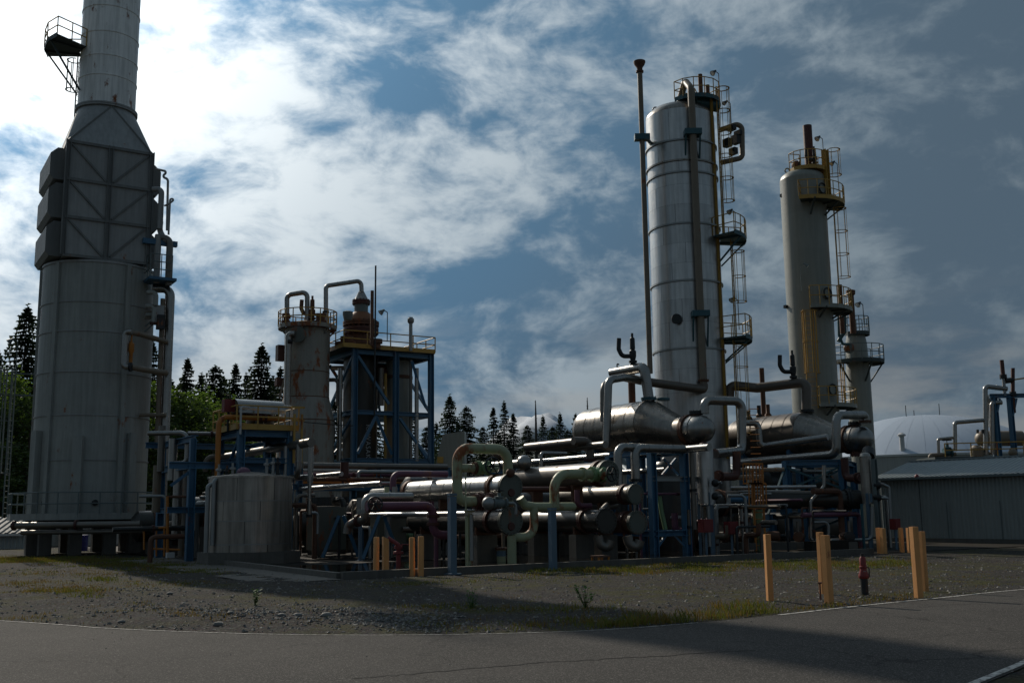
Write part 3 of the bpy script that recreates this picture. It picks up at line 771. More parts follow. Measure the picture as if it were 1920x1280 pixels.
alds = [(15, 705, 88, 0, 1.0, 'leafy alder left of the heater below the tall spruce'), (60, 745, 86, 2, 1.0, 'dark leafy alder behind the heater ladder cage'), (-30, 760, 84, 2, 1.1, 'dark leafy alder at the left picture edge'),
        (290, 725, 90, 1, 1.1, 'leafy alder seen between heater shell and riser pipes'), (345, 742, 90, 2, 1.0, 'dark leafy alder right of the riser pipes'), (372, 735, 96, 0, .9, 'leafy alder below the slender spruce'),
        (425, 752, 92, 0, 1.05, 'bright green alder behind the orange pipe column'), (478, 748, 100, 2, .9, 'dark alder behind the yellow railed platform'), (402, 790, 86, 2, 1.0, 'low dark alder behind the blue pipe rack'),
        (258, 800, 84, 2, 1.0, 'low dark alder behind the heater right edge'), (312, 800, 86, 2, 1.1, 'low dark alder behind the riser pipes'), (5, 830, 80, 2, 1.2, 'low dark alder above the white building at far left'), (55, 850, 80, 2, 1.1, 'low dark alder behind the heater walkway')]
for px, py, Y, i, w, lab in alds:
    p = P(px, py, Y); place(ALD, i, p.x, p.y, p.z, (11, 9, 10)[i], RR.uniform(0, 6.28), lab, w * (1.0 if p.z > 8 else 1.3))
# ---- corrugated sheet between two plan points
def corr_wall(mb, a, b, z0, z1, pitch=.2, dep=.035, n=None, top=None):
    d = (b - a); L = d.length; d = d / L; nn = Vector((d.y, -d.x, 0)); k = max(2, int(L / pitch)); vs = []
    for i in range(k * 4 + 1):
        s = i / (k * 4); o = (0, 0, 1, 1)[i % 4] * dep; q = a + d * (L * s) + nn * o
        zt = z1 if top is None else z1 + (top - z1) * s
        vs += [Vector((q.x, q.y, z0)), Vector((q.x, q.y, zt))]
    return mb.add(vs, [(2 * i, 2 * i + 2, 2 * i + 3, 2 * i + 1) for i in range(k * 4)])
def corr_roof(mb, a, b, c, d, pitch=.3, dep=.05):
    """sheet from eave a-b up to ridge d-c with ribs running up the slope"""
    L = (b - a).length; k = max(2, int(L / pitch)); nn = (b - a).cross(d - a).normalized()
    if nn.z < 0: nn = -nn
    vs = []
    for i in range(k * 4 + 1):
        s = i / (k * 4); o = nn * ((0, 0, 1, 1)[i % 4] * dep); vs += [a.lerp(b, s) + o, d.lerp(c, s) + o]
    return mb.add(vs, [(2 * i, 2 * i + 2, 2 * i + 3, 2 * i + 1) for i in range(k * 4)])
M['sheet_green'] = mat('green_grey_sheet', (.25, .275, .26), .5, .1, .1, 0, streak=.12)
M['sheet_roof'] = mat('pale_roof_sheet', (.26, .29, .29), .55, .1, .08, .02)
M['sheet_old'] = mat('old_roof_sheet', (.13, .14, .14), .7, 0, .15, .05, spec=.2)
M['sheet_white'] = mat('white_sheet', (.36, .36, .35), .6, 0, .1, .03)
# shed on the right
sa = P(1655, 1000, 61.0); sb = P(1920, 1000, 54.5); sd = (sb - sa); sd.z = 0; sd.normalize(); sn = Vector((-sd.y, sd.x, 0))
sn = sn if sn.y > 0 else -sn
A = Vector((sa.x, sa.y, 0)); B = A + sd * 26; ze = zrow(A.x, A.y, 897); A2 = A + sn * 2.9 + sd * .2; zr = zrow(A2.x, A2.y, 866)
T = thing('storage_shed', 'long low grey-green corrugated shed at the right edge', 'shed', A)
wl = corr_wall(MB(), A, B, -.1, ze, .22, .022).build('wall', M['sheet_green'], T, False)
corr_wall(MB(), A + sn * 8, A, -.1, ze, .22, .04).build('wall', M['sheet_green'], T, False)
for s in (4.1, 7.1, 12, 18): MB().beam(A + sd * s - sn * .05 + Z * .1, A + sd * s - sn * .05 + Z * (ze * .62), .035, .03, sd).build('wall_seam', M['grey_rail'], wl, False)
e0, e1 = A - sn * .35 - sd * .3 + Z * ze, B - sn * .35 + Z * ze
rf = corr_roof(MB(), e0, e1, B + sn * 2.9 + Z * zr, A2 + Z * zr, .3, .04).build('roof', M['sheet_roof'], T, False)
corr_roof(MB(), B + sn * 7 + Z * (ze + .4), A + sn * 7 + sd * .2 + Z * (ze + .4), A2 + Z * zr, B + sn * 2.9 + Z * zr, .3, .04).build('roof', M['sheet_roof'], T, False)
MB().beam(e0 - Z * .06, e1 - Z * .06, .12, .14, Z).build('gutter', M['grey_rail'], rf, False)
MB().beam(A2 + Z * (zr + .05), B + sn * 2.9 + Z * (zr + .05), .3, .06, sn).build('ridge_cap', M['sheet_roof'], rf, False)
bx = A + sd * 2.6 - sn * .3 + Z * (ze + .05)
bxo = MB().lathe(bx - Z * .12, Z, [(.12, 0), (.13, .12), (.08, .2), (.02, .24)], 12).build('beacon', M['red'], T)
MB().beam(bx - Z * .12 + sn * .15, Vector((bx.x, bx.y, .2)) + sn * .15, .03).build('conduit', M['dark'], T, False)
MB().box(A + sd * 9.6 - sn * .03 + Z * 1.05, (1.0, .06, 2.1), (sd, sn, Z)).build('door', M['grey_rail'], T, False)
MB().cyl(A + sd * .2 - sn * .1 + Z * .1, A + sd * .2 - sn * .1 + Z * (ze - .1), .05, n=8).build('downpipe', M['grey_rail'], T)
MB().box(A + sd * 13 - sn * .15 + Z * .12, (26, .3, .24), (sd, sn, Z)).build('plinth', M['concrete'], T, False)
# far domed tank
dc = P(1736, 900, 168); Rr = 20.0; zri = 9.4; rise = 7.0
T = thing('domed_tank', 'huge white tank with shallow domed roof behind the shed', 'storage tank', (dc.x, dc.y, 0))
MB().lathe((dc.x, dc.y, 0), Z, [(Rr, 0), (Rr, zri - .1)], 96).build('shell', mat('white_tank_shell', (.30, .30, .29), .5, 0, .06, .02, streak=.15), T)
M['dome_seam'] = mat('dome_seam', (.46, .53, .62), .5, 0, .08); M['dome'] = mat('white_dome_sheet', (.40, .46, .54), .45, .1, .08, 0, objvar=.035)
rho = (Rr ** 2 + rise ** 2) / (2 * rise); NG = 44; vs = []; fs = []
for k in range(11):
    r = Rr * (1 - k / 10) * 1.005; z = zri + math.sqrt(max(0, rho ** 2 - r ** 2)) - (rho - rise)
    for j, s in enumerate((-.985, -.5, .5, .985)):
        a = s * pi / NG; vs.append(Vector((r * math.cos(a), r * math.sin(a), z)))
for k in range(10):
    for j in range(3): fs.append((k * 4 + j, k * 4 + j + 1, (k + 1) * 4 + j + 1, (k + 1) * 4 + j))
dv_ = MB().lathe((dc.x, dc.y, 0), Z, [(max(.01, Rr * (1 - k / 12)), zri - .05 + math.sqrt(max(0, rho ** 2 - (Rr * (1 - k / 12)) ** 2)) - (rho - rise)) for k in range(13)], 88, False, False); dv_.build('roof_deck', M['dome_seam'], T)
g0 = mesh_obj('roof_plate', [v + Vector((dc.x, dc.y, 0)) for v in vs], fs, M['dome'], T, True)
for i in range(1, NG):
    c = g0.copy(); COL.objects.link(c); c.parent = T; c.rotation_euler = (0, 0, 2 * pi * i / NG)
MB().lathe((dc.x, dc.y, zri - .3), Z, [(Rr + .15, 0), (Rr + .15, .3), (Rr - .2, .34)], 96).build('rim', M['white'], T)
vt = P(1692, 838, 151.5); mv = MB().cyl(vt - Z * 1.2, vt + Z * 1.6, .35, n=12); mv.lathe(vt + Z * 1.6, Z, [(.55, 0), (.6, .2), (.2, .5)], 12); mv.build('roof_vent', M['white'], T)
mq = MB()
for px, h in ((1699, 2.4), (1714, 1.6), (1762, 2.6)): q = P(px, 778, 165); mq.cyl((q.x, q.y, zri + rise - 1), (q.x, q.y, zri + rise + h - 1.0), .06, n=6)
mq.build('vent_masts', M['dark'], T)
# white buildings behind the heater
def low_building(label, px0, px1, Y, ze_, roof_dz, depth, m, rmat, dark_eave=True):
    a = P(px0, 1000, Y); b = P(px1, 1000, Y); a.z = b.z = 0; n = Vector((0, 1, 0))
    T = thing('low_building', label, 'building', a)
    corr_wall(MB(), a, b, -.6, ze_, .25, .04).build('wall', M[m], T, False); corr_wall(MB(), b, b + n * depth, -.6, ze_, .25, .04).build('wall', M[m], T, False)
    corr_roof(MB(), a - n * .4 + Z * ze_, b - n * .4 + Z * ze_, b + n * depth / 2 + Z * (ze_ + roof_dz), a + n * depth / 2 + Z * (ze_ + roof_dz), .45, .07).build('roof', M[rmat], T, False)
    corr_roof(MB(), b + n * depth + Z * ze_, a + n * depth + Z * ze_, a + n * depth / 2 + Z * (ze_ + roof_dz), b + n * depth / 2 + Z * (ze_ + roof_dz), .45, .07).build('roof', M[rmat], T, False)
    MB().beam(a - n * .42 + Z * (ze_ - .08), b - n * .42 + Z * (ze_ - .08), .06, .16, n).build('fascia', M['dark' if dark_eave else 'white'], T, False)
low_building('long white corrugated building behind the heater at far left', -140, 345, 88, 3.75, .5, 9, 'sheet_white', 'sheet_white')
low_building('low shed with ribbed metal roof at the far left edge', -160, 48, 69, 1.0, 1.0, 5, 'sheet_roof', 'sheet_old', False)
low_building('pale flat walled building seen between the heater legs', 84, 205, 74, 1.6, .12, 5, 'sheet_white', 'sheet_roof')
low_building('long pale building behind the blue steel frame', 560, 905, 96, 4.4, .4, 8, 'sheet_white', 'sheet_roof')
low_building('dark grey building behind the steel frames and kettle drums', 1130, 1420, 82, 5.0, .6, 8, 'sheet_green', 'sheet_roof')
hp = P(850, 870, 84); hp.z = 0
T = thing('intake_hood', 'grey box shaped hood with sloped side right of blue frame', 'hood', hp)
zt = zrow(hp.x, hp.y, 808); zb = 0
w0, w1 = P(814, 870, 84).x, P(871, 870, 84).x; wm_ = P(830, 870, 84).x
hm = MB(); pr = [(w0, 0), (w1, 0), (w1, zt), (wm_, zt - .25), (w0, zt - 3.2)]
hm.v = [Vector((x, 84, z)) for x, z in pr] + [Vector((x, 88, z)) for x, z in pr]
hm.f = [(0, 1, 2, 3, 4), (9, 8, 7, 6, 5)] + [(i, i + 5, (i + 1) % 5 + 5, (i + 1) % 5) for i in range(5)]
hm.build('casing', M['tower_grey'], T, False); MB().box(Vector((w0 + .5, 83.95, zrow(w0, 84, 862))), (.5, .06, .5), DIRS_XYZ if 'DIRS_XYZ' in globals() else (DIRS['x'], DIRS['y'], Z)).build('hatch', M['yellow'], T, False)
# ================================================================ fired heater with stack (left)
HC = P(165, 960, 58.5); HX, HY = HC.x, HC.y; HR = 3.02
T = HT = thing('fired_heater', 'tall grey cylindrical furnace with boxy upper section and round stack', 'furnace', (HX, HY, 0))
hz_ = lambda row: zrow(HX, HY - HR * .9, row)
zb, zt = hz_(962), hz_(492)
rows = [962, 862, 778, 697, 621, 566, 492]
zs = [hz_(r) for r in rows]
for a, b in zip(zs, zs[1:]):
    MB().lathe((HX, HY, a), Z, [(HR, 0), (HR, b - a)], 64, a == zs[0], b == zs[-1]).build('shell_course', M['heater'], T)
    MB().lathe((HX, HY, b - .05), Z, [(HR, .02), (HR + .045, .025), (HR + .045, .08), (HR, .085)], 64, False, False).build('stiffener_ring', M['heater_dark'], T)
# vertical stiffener columns (angle from the axis, degrees; -90 faces the camera)
for ang, r0, r1, w in ((-112, 962, 492, .22), (-40, 962, 492, .24), (-165, 962, 492, .2), (-128, 962, 806, .5), (-80, 962, 818, .5), (-28, 962, 810, .45), (-60, 810, 962, .0)):
    if not w: continue
    a = math.radians(ang); e = Vector((math.cos(a), math.sin(a), 0)); t = Vector((-e.y, e.x, 0)); c = Vector((HX, HY, 0)) + e * (HR + w * .35)
    m = MB(); m.box(c + Z * (hz_(r0) + hz_(r1)) / 2, (w * .7, w, hz_(r1) - hz_(r0)), (e, t, Z)); m.build('stiffener_column', M['heater'], T, False)
# floor ring, underside, legs, walkway
MB().lathe((HX, HY, zb - .55), Z, [(HR - .2, 0), (HR + .12, 0), (HR + .12, .5), (HR, .55)], 64).build('floor_ring', M['dark'], T)
for k in range(10):
    a = math.radians(-90 + 36 * k + 10); q = Vector((HX + (HR - .25) * math.cos(a), HY + (HR - .25) * math.sin(a), 0))
    lg = MB().box(q + Z * (zb - .5) / 2, (.62, .62, zb - .5)); o = lg.build('leg', M['concrete'], T, False)
    MB().box(q + Z * (zb - .62), (.8, .8, .12)).build('bearing_plate', M['rust'], o, False)
wk = MB(); ro = 4.1; N = 12
zw = hz_(968)
ao = [math.radians(15 + 360 * k / N) for k in range(N)]
for k in range(N):
    a, b = ao[k], ao[(k + 1) % N]
    f = lambda r, t: Vector((HX + r * math.cos(t), HY + r * math.sin(t), zw))
    wk.add([f(HR + .14, a), f(HR + .14, b), f(ro, b), f(ro, a)] + [p - Z * .08 for p in (f(HR + .14, a), f(HR + .14, b), f(ro, b), f(ro, a))], [(0, 3, 2, 1), (4, 5, 6, 7), (3, 7, 6, 2)])
wko = wk.build('walkway', M['grating'], T, False)
kb = MB()
for k in range(N): kb.beam(Vector((HX + ro * math.cos(ao[k]), HY + ro * math.sin(ao[k]), zw)), Vector((HX + ro * math.cos(ao[(k + 1) % N]), HY + ro * math.sin(ao[(k + 1) % N]), zw)), .05, .34, Vector((0, 0, 1)).cross(Vector((1, 0, 0))))
kb = MB()
for k in range(N):
    p, q = (Vector((HX + ro * math.cos(t), HY + ro * math.sin(t), zw)) for t in (ao[k], ao[(k + 1) % N])); kb.beam(p, q, .05, .34, (q - p).cross(Z))
kb.build('edge_plate', M['heater'], wko, False)
railing_mb([Vector((HX + ro * math.cos(t), HY + ro * math.sin(t), zw + .1)) for t in ao], 1.15, .035, 1.2, True).build('railing', M['grey_rail'], wko)
# burner peep doors
for ang in (-113, -62):
    a = math.radians(ang); e = Vector((math.cos(a), math.sin(a), 0)); q = Vector((HX, HY, zb + .55)) + e * HR
    MB().lathe(q, e, [(.16, 0), (.16, .12), (.1, .14)], 12).build('peep_door', M['dark'], T)
# convection box on the grid axes
pf = P(113, 486, HY - 2.9); 
dv = 2.6; ctr = Vector((HX, HY, 0))
fa = ctr - V * dv
ul = col_t(fa + Z * zt, U, 116); ur = col_t(fa + Z * zt, U, 275)
c_l, c_r = fa + U * ul, fa + U * ur
z2 = zrow(c_l.x, c_l.y, 265); D2 = dv * 2
wU = ur - ul; uc = (ul + ur) / 2; bc = ctr + U * uc
nrow = 3; zz = [zt + .25 + (z2 - zt - .25) * k / nrow for k in range(nrow + 1)]
core = MB().box(bc + Z * (zz[0] + zz[-1]) / 2, (wU - .12, D2 - .12, zz[-1] - zz[0]))
cv = core.build('convection_casing', M['heater_dark'], T, False)
MB().lathe((HX, HY, zt - .02), Z, [(HR + .05, 0), (HR + .05, .12), (HR * .8, .27)], 64).build('roof_ring', M['heater_dark'], T)
for i in range(nrow):
    for j in range(2):
        a0 = fa + U * (ul + wU * j / 2); p0, p1 = zz[i] + .04, zz[i + 1] - .04
        MB().box(fa + U * (ul + wU * (j + .5) / 2) - V * .0 + Z * (p0 + p1) / 2, (wU / 2 - .16, .10, p1 - p0)).build('casing_panel', M['heater_dark'], cv, False)
        s0, s1 = (a0 + U * .2, a0 + U * (wU / 2 - .2)); 
        if j: s0, s1 = s1, s0
        MB().beam(s0 - V * .09 + Z * (p1 - .1), s1 - V * .09 + Z * (p0 + .1), .08, .10, V).build('diagonal_brace', M['heater_mid'], cv, False)
for k, s in enumerate((0, .5, 1)):
    for vv in ((-1, 1) if s != .5 else (-1,)):
        q = bc + V * dv * vv + U * (wU * (s - .5)); MB().hbeam(q + Z * zz[0] + V * .08 * vv, q + Z * (zz[-1] + .1) + V * .08 * vv, .26, U).build('corner_column' if s != .5 else 'mid_column', M['heater_mid'], cv, False)
for zq in zz:
    MB().beam(c_l - V * .1 + Z * zq, c_r - V * .1 + Z * zq, .16, .12, Z).build('girt', M['heater_mid'], cv, False)
# header boxes on both ends
hb = [(zz[0] + .02, zz[1] - .15), (zz[1] + .05, zz[2] - .12), (zz[2] + .08, zz[3] - .25)]
for sgn in (-1, 1):
    for p0, p1 in hb:
        q = bc + U * sgn * (wU / 2 + .42); m = MB(); dx = .8; hh = D2 * (.78 if sgn < 0 else .6)
        b0 = q + Z * p0; pts = []
        for zq, k in ((p0, .75), (p0 + .25, 1.0), (p1 - .35, 1.0), (p1, .55)):
            inner = bc + U * sgn * (wU / 2 - .02); outer = bc + U * sgn * (wU / 2 + dx * k)
            pts.append([inner - V * hh / 2, outer - V * hh / 2, outer + V * hh / 2, inner + V * hh / 2])
            pts[-1] = [r + Z * zq for r in pts[-1]]
        for l in pts: m.v += l
        for k in range(3):
            for j in range(4): m.f.append((k * 4 + j, k * 4 + (j + 1) % 4, k * 4 + 4 + (j + 1) % 4, k * 4 + 4 + j))
        m.f += [(3, 2, 1, 0), (12, 13, 14, 15)]
        m.build('header_box', M['heater_mid'], T, False)
# transition, square to round
zst = zrow(HX, HY - 1.5, 198); SR = 1.60; sc_ = ctr + U * (uc * .55)
tm = MB(); nb = 32; cor = [bc + U * sx * wU / 2 + V * sy * dv + Z * (z2 + .1) for sx, sy in ((-1, -1), (1, -1), (1, 1), (-1, 1))]
circ = []
for k in range(nb):
    a = 2 * pi * k / nb; circ.append(sc_ + (U * math.cos(a) + V * math.sin(a)) * SR + Z * zst)
tm.v = cor + circ
def ci(deg): return 4 + round((deg % 360) / 360 * nb) % nb
quad = [(0, 180, 270), (1, 270, 360), (2, 0, 90), (3, 90, 180)]
for c, a0, a1 in quad:
    k0, k1 = round(a0 / 360 * nb), round(a1 / 360 * nb)
    for k in range(k0, k1): tm.f.append((c, 4 + (k + 1) % nb, 4 + k % nb))
for c, d, a in ((0, 1, 270), (1, 2, 0), (2, 3, 90), (3, 0, 180)): tm.f.append((c, d, ci(a)))
tro = tm.build('transition_hood', M['heater_dark'], T, True, sharp=14)
for c, a in ((0, 270), (1, 270)): MB().beam(cor[c], circ[round(a / 360 * nb) % nb], .09, .09).build('hood_seam', M['heater_mid'], tro, False)
# stack
srows = [198, 141, 104, 60, 12]; sz = [zst] + [zrow(HX, HY - 1.4, r) for r in srows[1:]]
while sz[-1] < 43: sz.append(sz[-1] + 1.75)
for a, b in zip(sz, sz[1:]):
    MB().lathe((sc_.x, sc_.y, a), Z, [(SR, 0), (SR, b - a)], 48, False, False).build('stack_course', M['stack'], T)
    MB().lathe((sc_.x, sc_.y, b - .05), Z, [(SR, 0), (SR + .035, .02), (SR + .035, .08), (SR, .1)], 48, False, False).build('stack_band', M['stack'], T)
flange(MB(), (sc_.x, sc_.y, zst + .1), Z, SR + .14, .2, 40).build('stack_flange', M['heater_dark'], T)
MB().lathe((sc_.x, sc_.y, sz[-1]), Z, [(SR + .06, 0), (SR + .06, .2), (SR - .1, .2), (SR - .1, -1.5)], 48, False, False).build('stack_rim', M['stack'], T)
zp = zrow(sc_.x - 1.5, sc_.y - 1.5, 86)
arc_platform(T, sc_, SR + .03, SR + 1.95, 184, 240, zp, 'yellow', 'grating', 1.05, 3, 1.1, 'grating', 2, 2.6, .035)
ladder(T, sc_.x + (SR + .2) * math.cos(math.radians(178)), sc_.y + (SR + .2) * math.sin(math.radians(178)), 178, zst - .5, zp, 'grey_rail', (zst + 1.6, zp - .2))
# caged ladder up the left side of the heater
lx, ly = HX + (ro - .1) * math.cos(math.radians(188)), HY + (ro - .1) * math.sin(math.radians(188)) - .6
zl = zrow(lx, ly, 690)
ladder(T, lx - .1, ly, 182, zw, zl, 'grey_rail', (zw + 2.4, zl), .5, .42, 1.2, 7)
cxl = MB(); q0 = Vector((lx, ly, zl - .3))
for s in (0, -1.2): cxl.cyl(q0 + Z * s, Vector((HX - HR, HY - .6, zl - .3 + s)), .05, n=6)
cxl.build('ladder_tie', M['grey_rail'], T); floodlight(T, q0, 1.8, (-1, -.6, 0), 'grey_rail')
zt2 = hz_(495)
ladder(T, HX + (HR + .2) * math.cos(math.radians(186)), HY + (HR + .2) * math.sin(math.radians(186)), 186, zl - 1.0, zt2 + .6, 'grey_rail', None, .5)
# ---- piping on the right flank of the heater
YR = HY - 1.0
pipe('tall grey riser pipe on the right flank of the heater', (292, 446, YR), 'x319 z535', .19, 'jacket_dull', bands=2.2, name='riser_pipe')
pipe('main grey riser with top elbow right of the heater', (288, 541, YR + .6), 'x320 z1012', .25, 'jacket', bands=2.4, name='riser_pipe')
pipe('slim tan riser between heater shell and main riser', (305, 560, YR + .3), 'z842', .12, 'tan_pipe', name='riser_pipe')
pipe('dark red riser pressed against the main grey riser', (313, 550, YR + 1.0), 'z800', .1, 'red_flange', name='riser_pipe')
pipe('crossover pipe from upper header box down to lower riser', (286, 355, YR - .2), 'x303 z420 dz-.3', .16, 'heater_dark', name='crossover_pipe')
pipe('offset pipe joining the crossover to the tall riser', (301, 415, YR - .2), [P(301, 415, YR - .2), P(299, 432, YR), P(308, 448, YR), P(316, 452, YR)], .16, 'heater_dark', name='crossover_pipe')
pipe('short vertical header pipe beside the lowest header box', (297, 440, YR - .1), 'z530', .18, 'heater_dark', name='riser_pipe')
pipe('thin zigzag vent pipe beside the top header box', (292, 317, YR - .3), [P(292, 317, YR - .3), P(315, 322, YR - .3), P(303, 331, YR - .3), P(315, 336, YR - .3), P(313, 432, YR - .3)], .07, 'heater_dark', name='vent_pipe', n=8)
pipe('thin hooked vent pipe right of the zigzag one', (308, 386, YR - .5), [P(308, 386, YR - .5), P(316, 383, YR - .5), P(327, 374, YR - .5), P(319, 372, YR - .5), P(316, 440, YR - .5)], .06, 'heater_dark', name='vent_pipe', n=8)
pipe('short elbow stub from the lowest header box', (276, 548, YR - .4), 'x293 z566 dz-.2', .13, 'heater', name='crossover_pipe')
pipe('second elbow stub below with white blind end', (274, 574, YR - .3), 'x290 z608', .15, 'heater', fl=((1, .95),), name='crossover_pipe')
pipe('third short stub with flange at the heater flank', (274, 590, YR - .1), 'x301', .11, 'heater', fl=((0, .8),), name='crossover_pipe')
pipe('tan transfer pipe crossing to the main riser, upper one', (236, 622, HY - HR - .25), [P(236, 622, HY - HR - .25), P(262, 626, HY - HR + .35), P(312, 641, YR + .2)], .15, 'tan_pipe', name='transfer_pipe')
pipe('tan transfer pipe crossing to the main riser, lower one', (246, 688, HY - HR - .1), [P(246, 688, HY - HR - .1), P(266, 692, HY - HR + .4), P(312, 699, YR + .2)], .16, 'tan_pipe', name='transfer_pipe')
o = pipe('grey bypass loop standing off the heater face', (248, 622, HY - HR - .3), 'x235 z688 x246', .17, 'jacket', fl=((2, .9),), flm='dark', name='bypass_pipe')
cvp = P(246, 655, HY - HR - .1); cm = MB().lathe(cvp, Z, [(.10, -.9), (.10, -.2), (.16, -.1), (.16, .3), (.05, .4), (.05, .9)], 10); cm.build('control_valve', M['orange'], o)
# service platform and struts on the flank
T2 = thing('flank_platform', 'small railed service platform between heater and risers', 'platform', P(300, 525, YR)); pz = P(296, 527, YR)
MB().box(pz + Vector((.1, 0, 0)), (1.5, 1.6, .16)).build('deck', M['blue'], T2, False)
MB().box(P(300, 455, YR), (1.9, .3, .3)).build('upper_beam', M['blue'], T2, False)
railing_mb([pz + U * .6 - V * .7 + Z * .1, pz - U * .6 - V * .7 + Z * .1, pz - U * .6 + V * .7 + Z * .1], 1.3, .03, .6, False, 2).build('railing', M['grey_rail'], T2)
for row in (586, 596): MB().beam(P(272, row, YR), P(310, row - 1, YR), .14).build('strut', M['tan_pipe'], T2, False)
for a, b in (((272, 612), (289, 597)), ((271, 622), (291, 604))): MB().beam(P(*a, YR), P(*b, YR), .07).build('diagonal_strut', M['grey_rail'], T2, False)
MB().box(P(297, 590, YR), (.5, .6, 1.0)).build('valve_block', M['heater_dark'], T2, False); MB().box(P(301, 604, YR - .2), (.4, .4, .8)).build('valve_block', M['dark'], T2, False)
# low beam, header pipes in front of the legs
pipe('tan cross beam pipe between heater and risers, low', (262, 778, YR), 'x312', .11, 'tan_pipe', name='transfer_pipe')
pipe('long header pipe on top before the heater legs', (22, 985, HY - 5.3), 'x264', .17, 'jacket_dull', name='header_pipe', fl=((0, .02), (0, .5)))
pipe('thinner header pipe below before the heater legs', (40, 998, HY - 5.1), 'x268', .12, 'jacket_dull', name='header_pipe')
solo('oil_drum', MB().lathe(P(150, 1034, HY + 5), Z, [(.42, 0), (.42, .3), (.44, .32), (.42, .34), (.42, .62), (.44, .64), (.42, .66), (.42, 1.0), (.38, 1.0)], 20), mat('deep_blue', (.01, .015, .16), .4), 'deep blue steel drum standing beneath the heater', 'drum')
# ================================================================ small tank, pipe rack and platform left of centre
X3 = (DIRS['x'], DIRS['y'], Z)
tc = P(468, 1000, 44.6); TX, TY = tc.x, tc.y; TR = 1.74
zt0 = zrow(TX, TY - TR, 1036); zt1 = zrow(TX, TY - TR, 894)
T = thing('water_tank', 'squat grey plate steel tank on a concrete plinth', 'tank', (TX, TY, 0))
MB().poly_prism([(TX + 2.12 * math.cos(a), TY + 2.12 * math.sin(a)) for a in [TH + pi / 4 * k + pi / 8 for k in range(8)]], 0, zt0).build('plinth', M['concrete'], T, False)
cr_ = [1036, 1020, 976, 938, 894]; cz = [zrow(TX, TY - TR, r) for r in cr_]
for i in range(4):
    for k in range(7):
        a0 = 2 * pi * k / 7 + i * .35; g = .006
        MB().lathe((TX, TY, cz[i] + .008), Z, [(TR, 0), (TR, cz[i + 1] - cz[i] - .016)], 9, False, False, a0 + g, a0 + 2 * pi / 7 - g).build('shell_plate', M['tank'], T)
    MB().lathe((TX, TY, cz[i + 1] - .03), Z, [(TR + .02, 0), (TR + .02, .04)], 56, False, False).build('seam_band', M['galv'], T)
MB().lathe((TX, TY, zt0), Z, [(TR - .03, 0), (TR - .03, zt1 - zt0)], 40).build('inner_wall', M['dark'], T)
MB().lathe((TX, TY, zt1 - .02), Z, [(TR + .05, 0), (TR + .05, .08), (.3, .28), (.05, .3)], 56).build('roof', M['tank'], T)
rt = P(457, 888, 44.6)
MB().sphere(rt, .32, 16, 10, (1, 1, .9)).build('breather_cap', M['purple'], T)
for px, rw, h, m in ((410, 897, .25, 'galv'), (425, 893, .2, 'dark'), (500, 889, .45, 'galv'), (512, 886, .5, 'galv'), (520, 888, .5, 'dark'), (436, 888, .3, 'galv')):
    q = P(px, rw, 44.2); MB().lathe(Vector((q.x, q.y, zt1 + .05)), Z, [(.07, 0), (.07, h), (.14, h + .02), (.14, h + .1), (.05, h + .12), (.05, h + .3)], 10).build('nozzle', M[m], T)
for px, r0, r1 in ((386, 908, 1036), (398, 898, 1022)):
    q = P(px, r1, 43.2); pipe('thin grey downpipe beside the tank, ' + ('outer one' if px < 390 else 'inner one'), q, 'z%d du.35 dv.3' % r0, .095, 'galv', name='downpipe', bend=1.6)
stanchion('thin pale blue post before the squat tank', Vector((*G(487, 1050, .1).xy, zrow(*G(487, 1050, .1).xy, 946))), 0, .13, 'blue_pale', arm=(.34, .14, .05))
pipe('thin tan pipe stand before the squat tank', G(517, 1050, .1), 'z968 u489', .05, 'tan_pipe', name='pipe_stand', bend=1.5, n=8)
# ---- blue frame carrying the yellow railed platform
def member(T, p, q, w, side=None, name='beam', m='blue'):
    return MB().hbeam(p, q, w, side if side is not None else V).build(name, M[m], T, False)
def post_at(px, Y): p = P(px, 960, Y); return Vector((p.x, p.y, 0))
pB = post_at(448, 47.0); pC = pB + U * col_t(pB + Z * 4, U, 543); zd = zrow(pB.x, pB.y, 806)
T = thing('railed_platform', 'blue steel platform with yellow railing behind the squat tank', 'platform', pB)
corners = [pB, pC, pC + V * 3.2, pB + V * 3.2]
for c in corners: MB().hbeam(c, c + Z * zd, .31, U).build('post', M['blue'], T, False)
for a, b in zip(corners, corners[1:] + corners[:1]):
    member(T, a + Z * (zd - .14), b + Z * (zd - .14), .28, Z); member(T, a + Z * (zd - 1.35), b + Z * (zd - 1.35), .24, Z)
dk = MB().box((corners[0] + corners[2]) / 2 + Z * (zd + .06), ((pC - pB).length + .5, 3.7, .08)).build('deck', M['grating'], T, False)
ex = [c + d + Z * (zd + .1) for c, d in zip(corners, (-U * .3 - V * .25, U * .3 - V * .25, U * .3 + V * .25, -U * .3 + V * .25))]
for a, b in zip(ex, ex[1:] + ex[:1]): MB().beam(a + Z * .05, b + Z * .05, .03, .26, (b - a).cross(Z)).build('toe_board', M['yellow'], T, False)
railing_mb(ex, 1.0, .035, .85, True).build('railing', M['yellow'], T)
MB().beam(pB + Z * (zd - .2) + V * .1, pB + Z * (zd - 1.3) + V * 1.5, .12).build('knee_brace', M['blue'], T, False)
lq = P(559, 800, 47.9); ladder(T, lq.x, lq.y, math.degrees(TH) - 90, zrow(lq.x, lq.y, 868), zrow(lq.x, lq.y, 776), 'yellow', None, .36, rr=.045)
for dz_ in (.3, .9): MB().box(lq + Z * dz_, (.6, .05, .1)).build('gate_bar', M['yellow'], T, False)
for px in (410, 425): pass
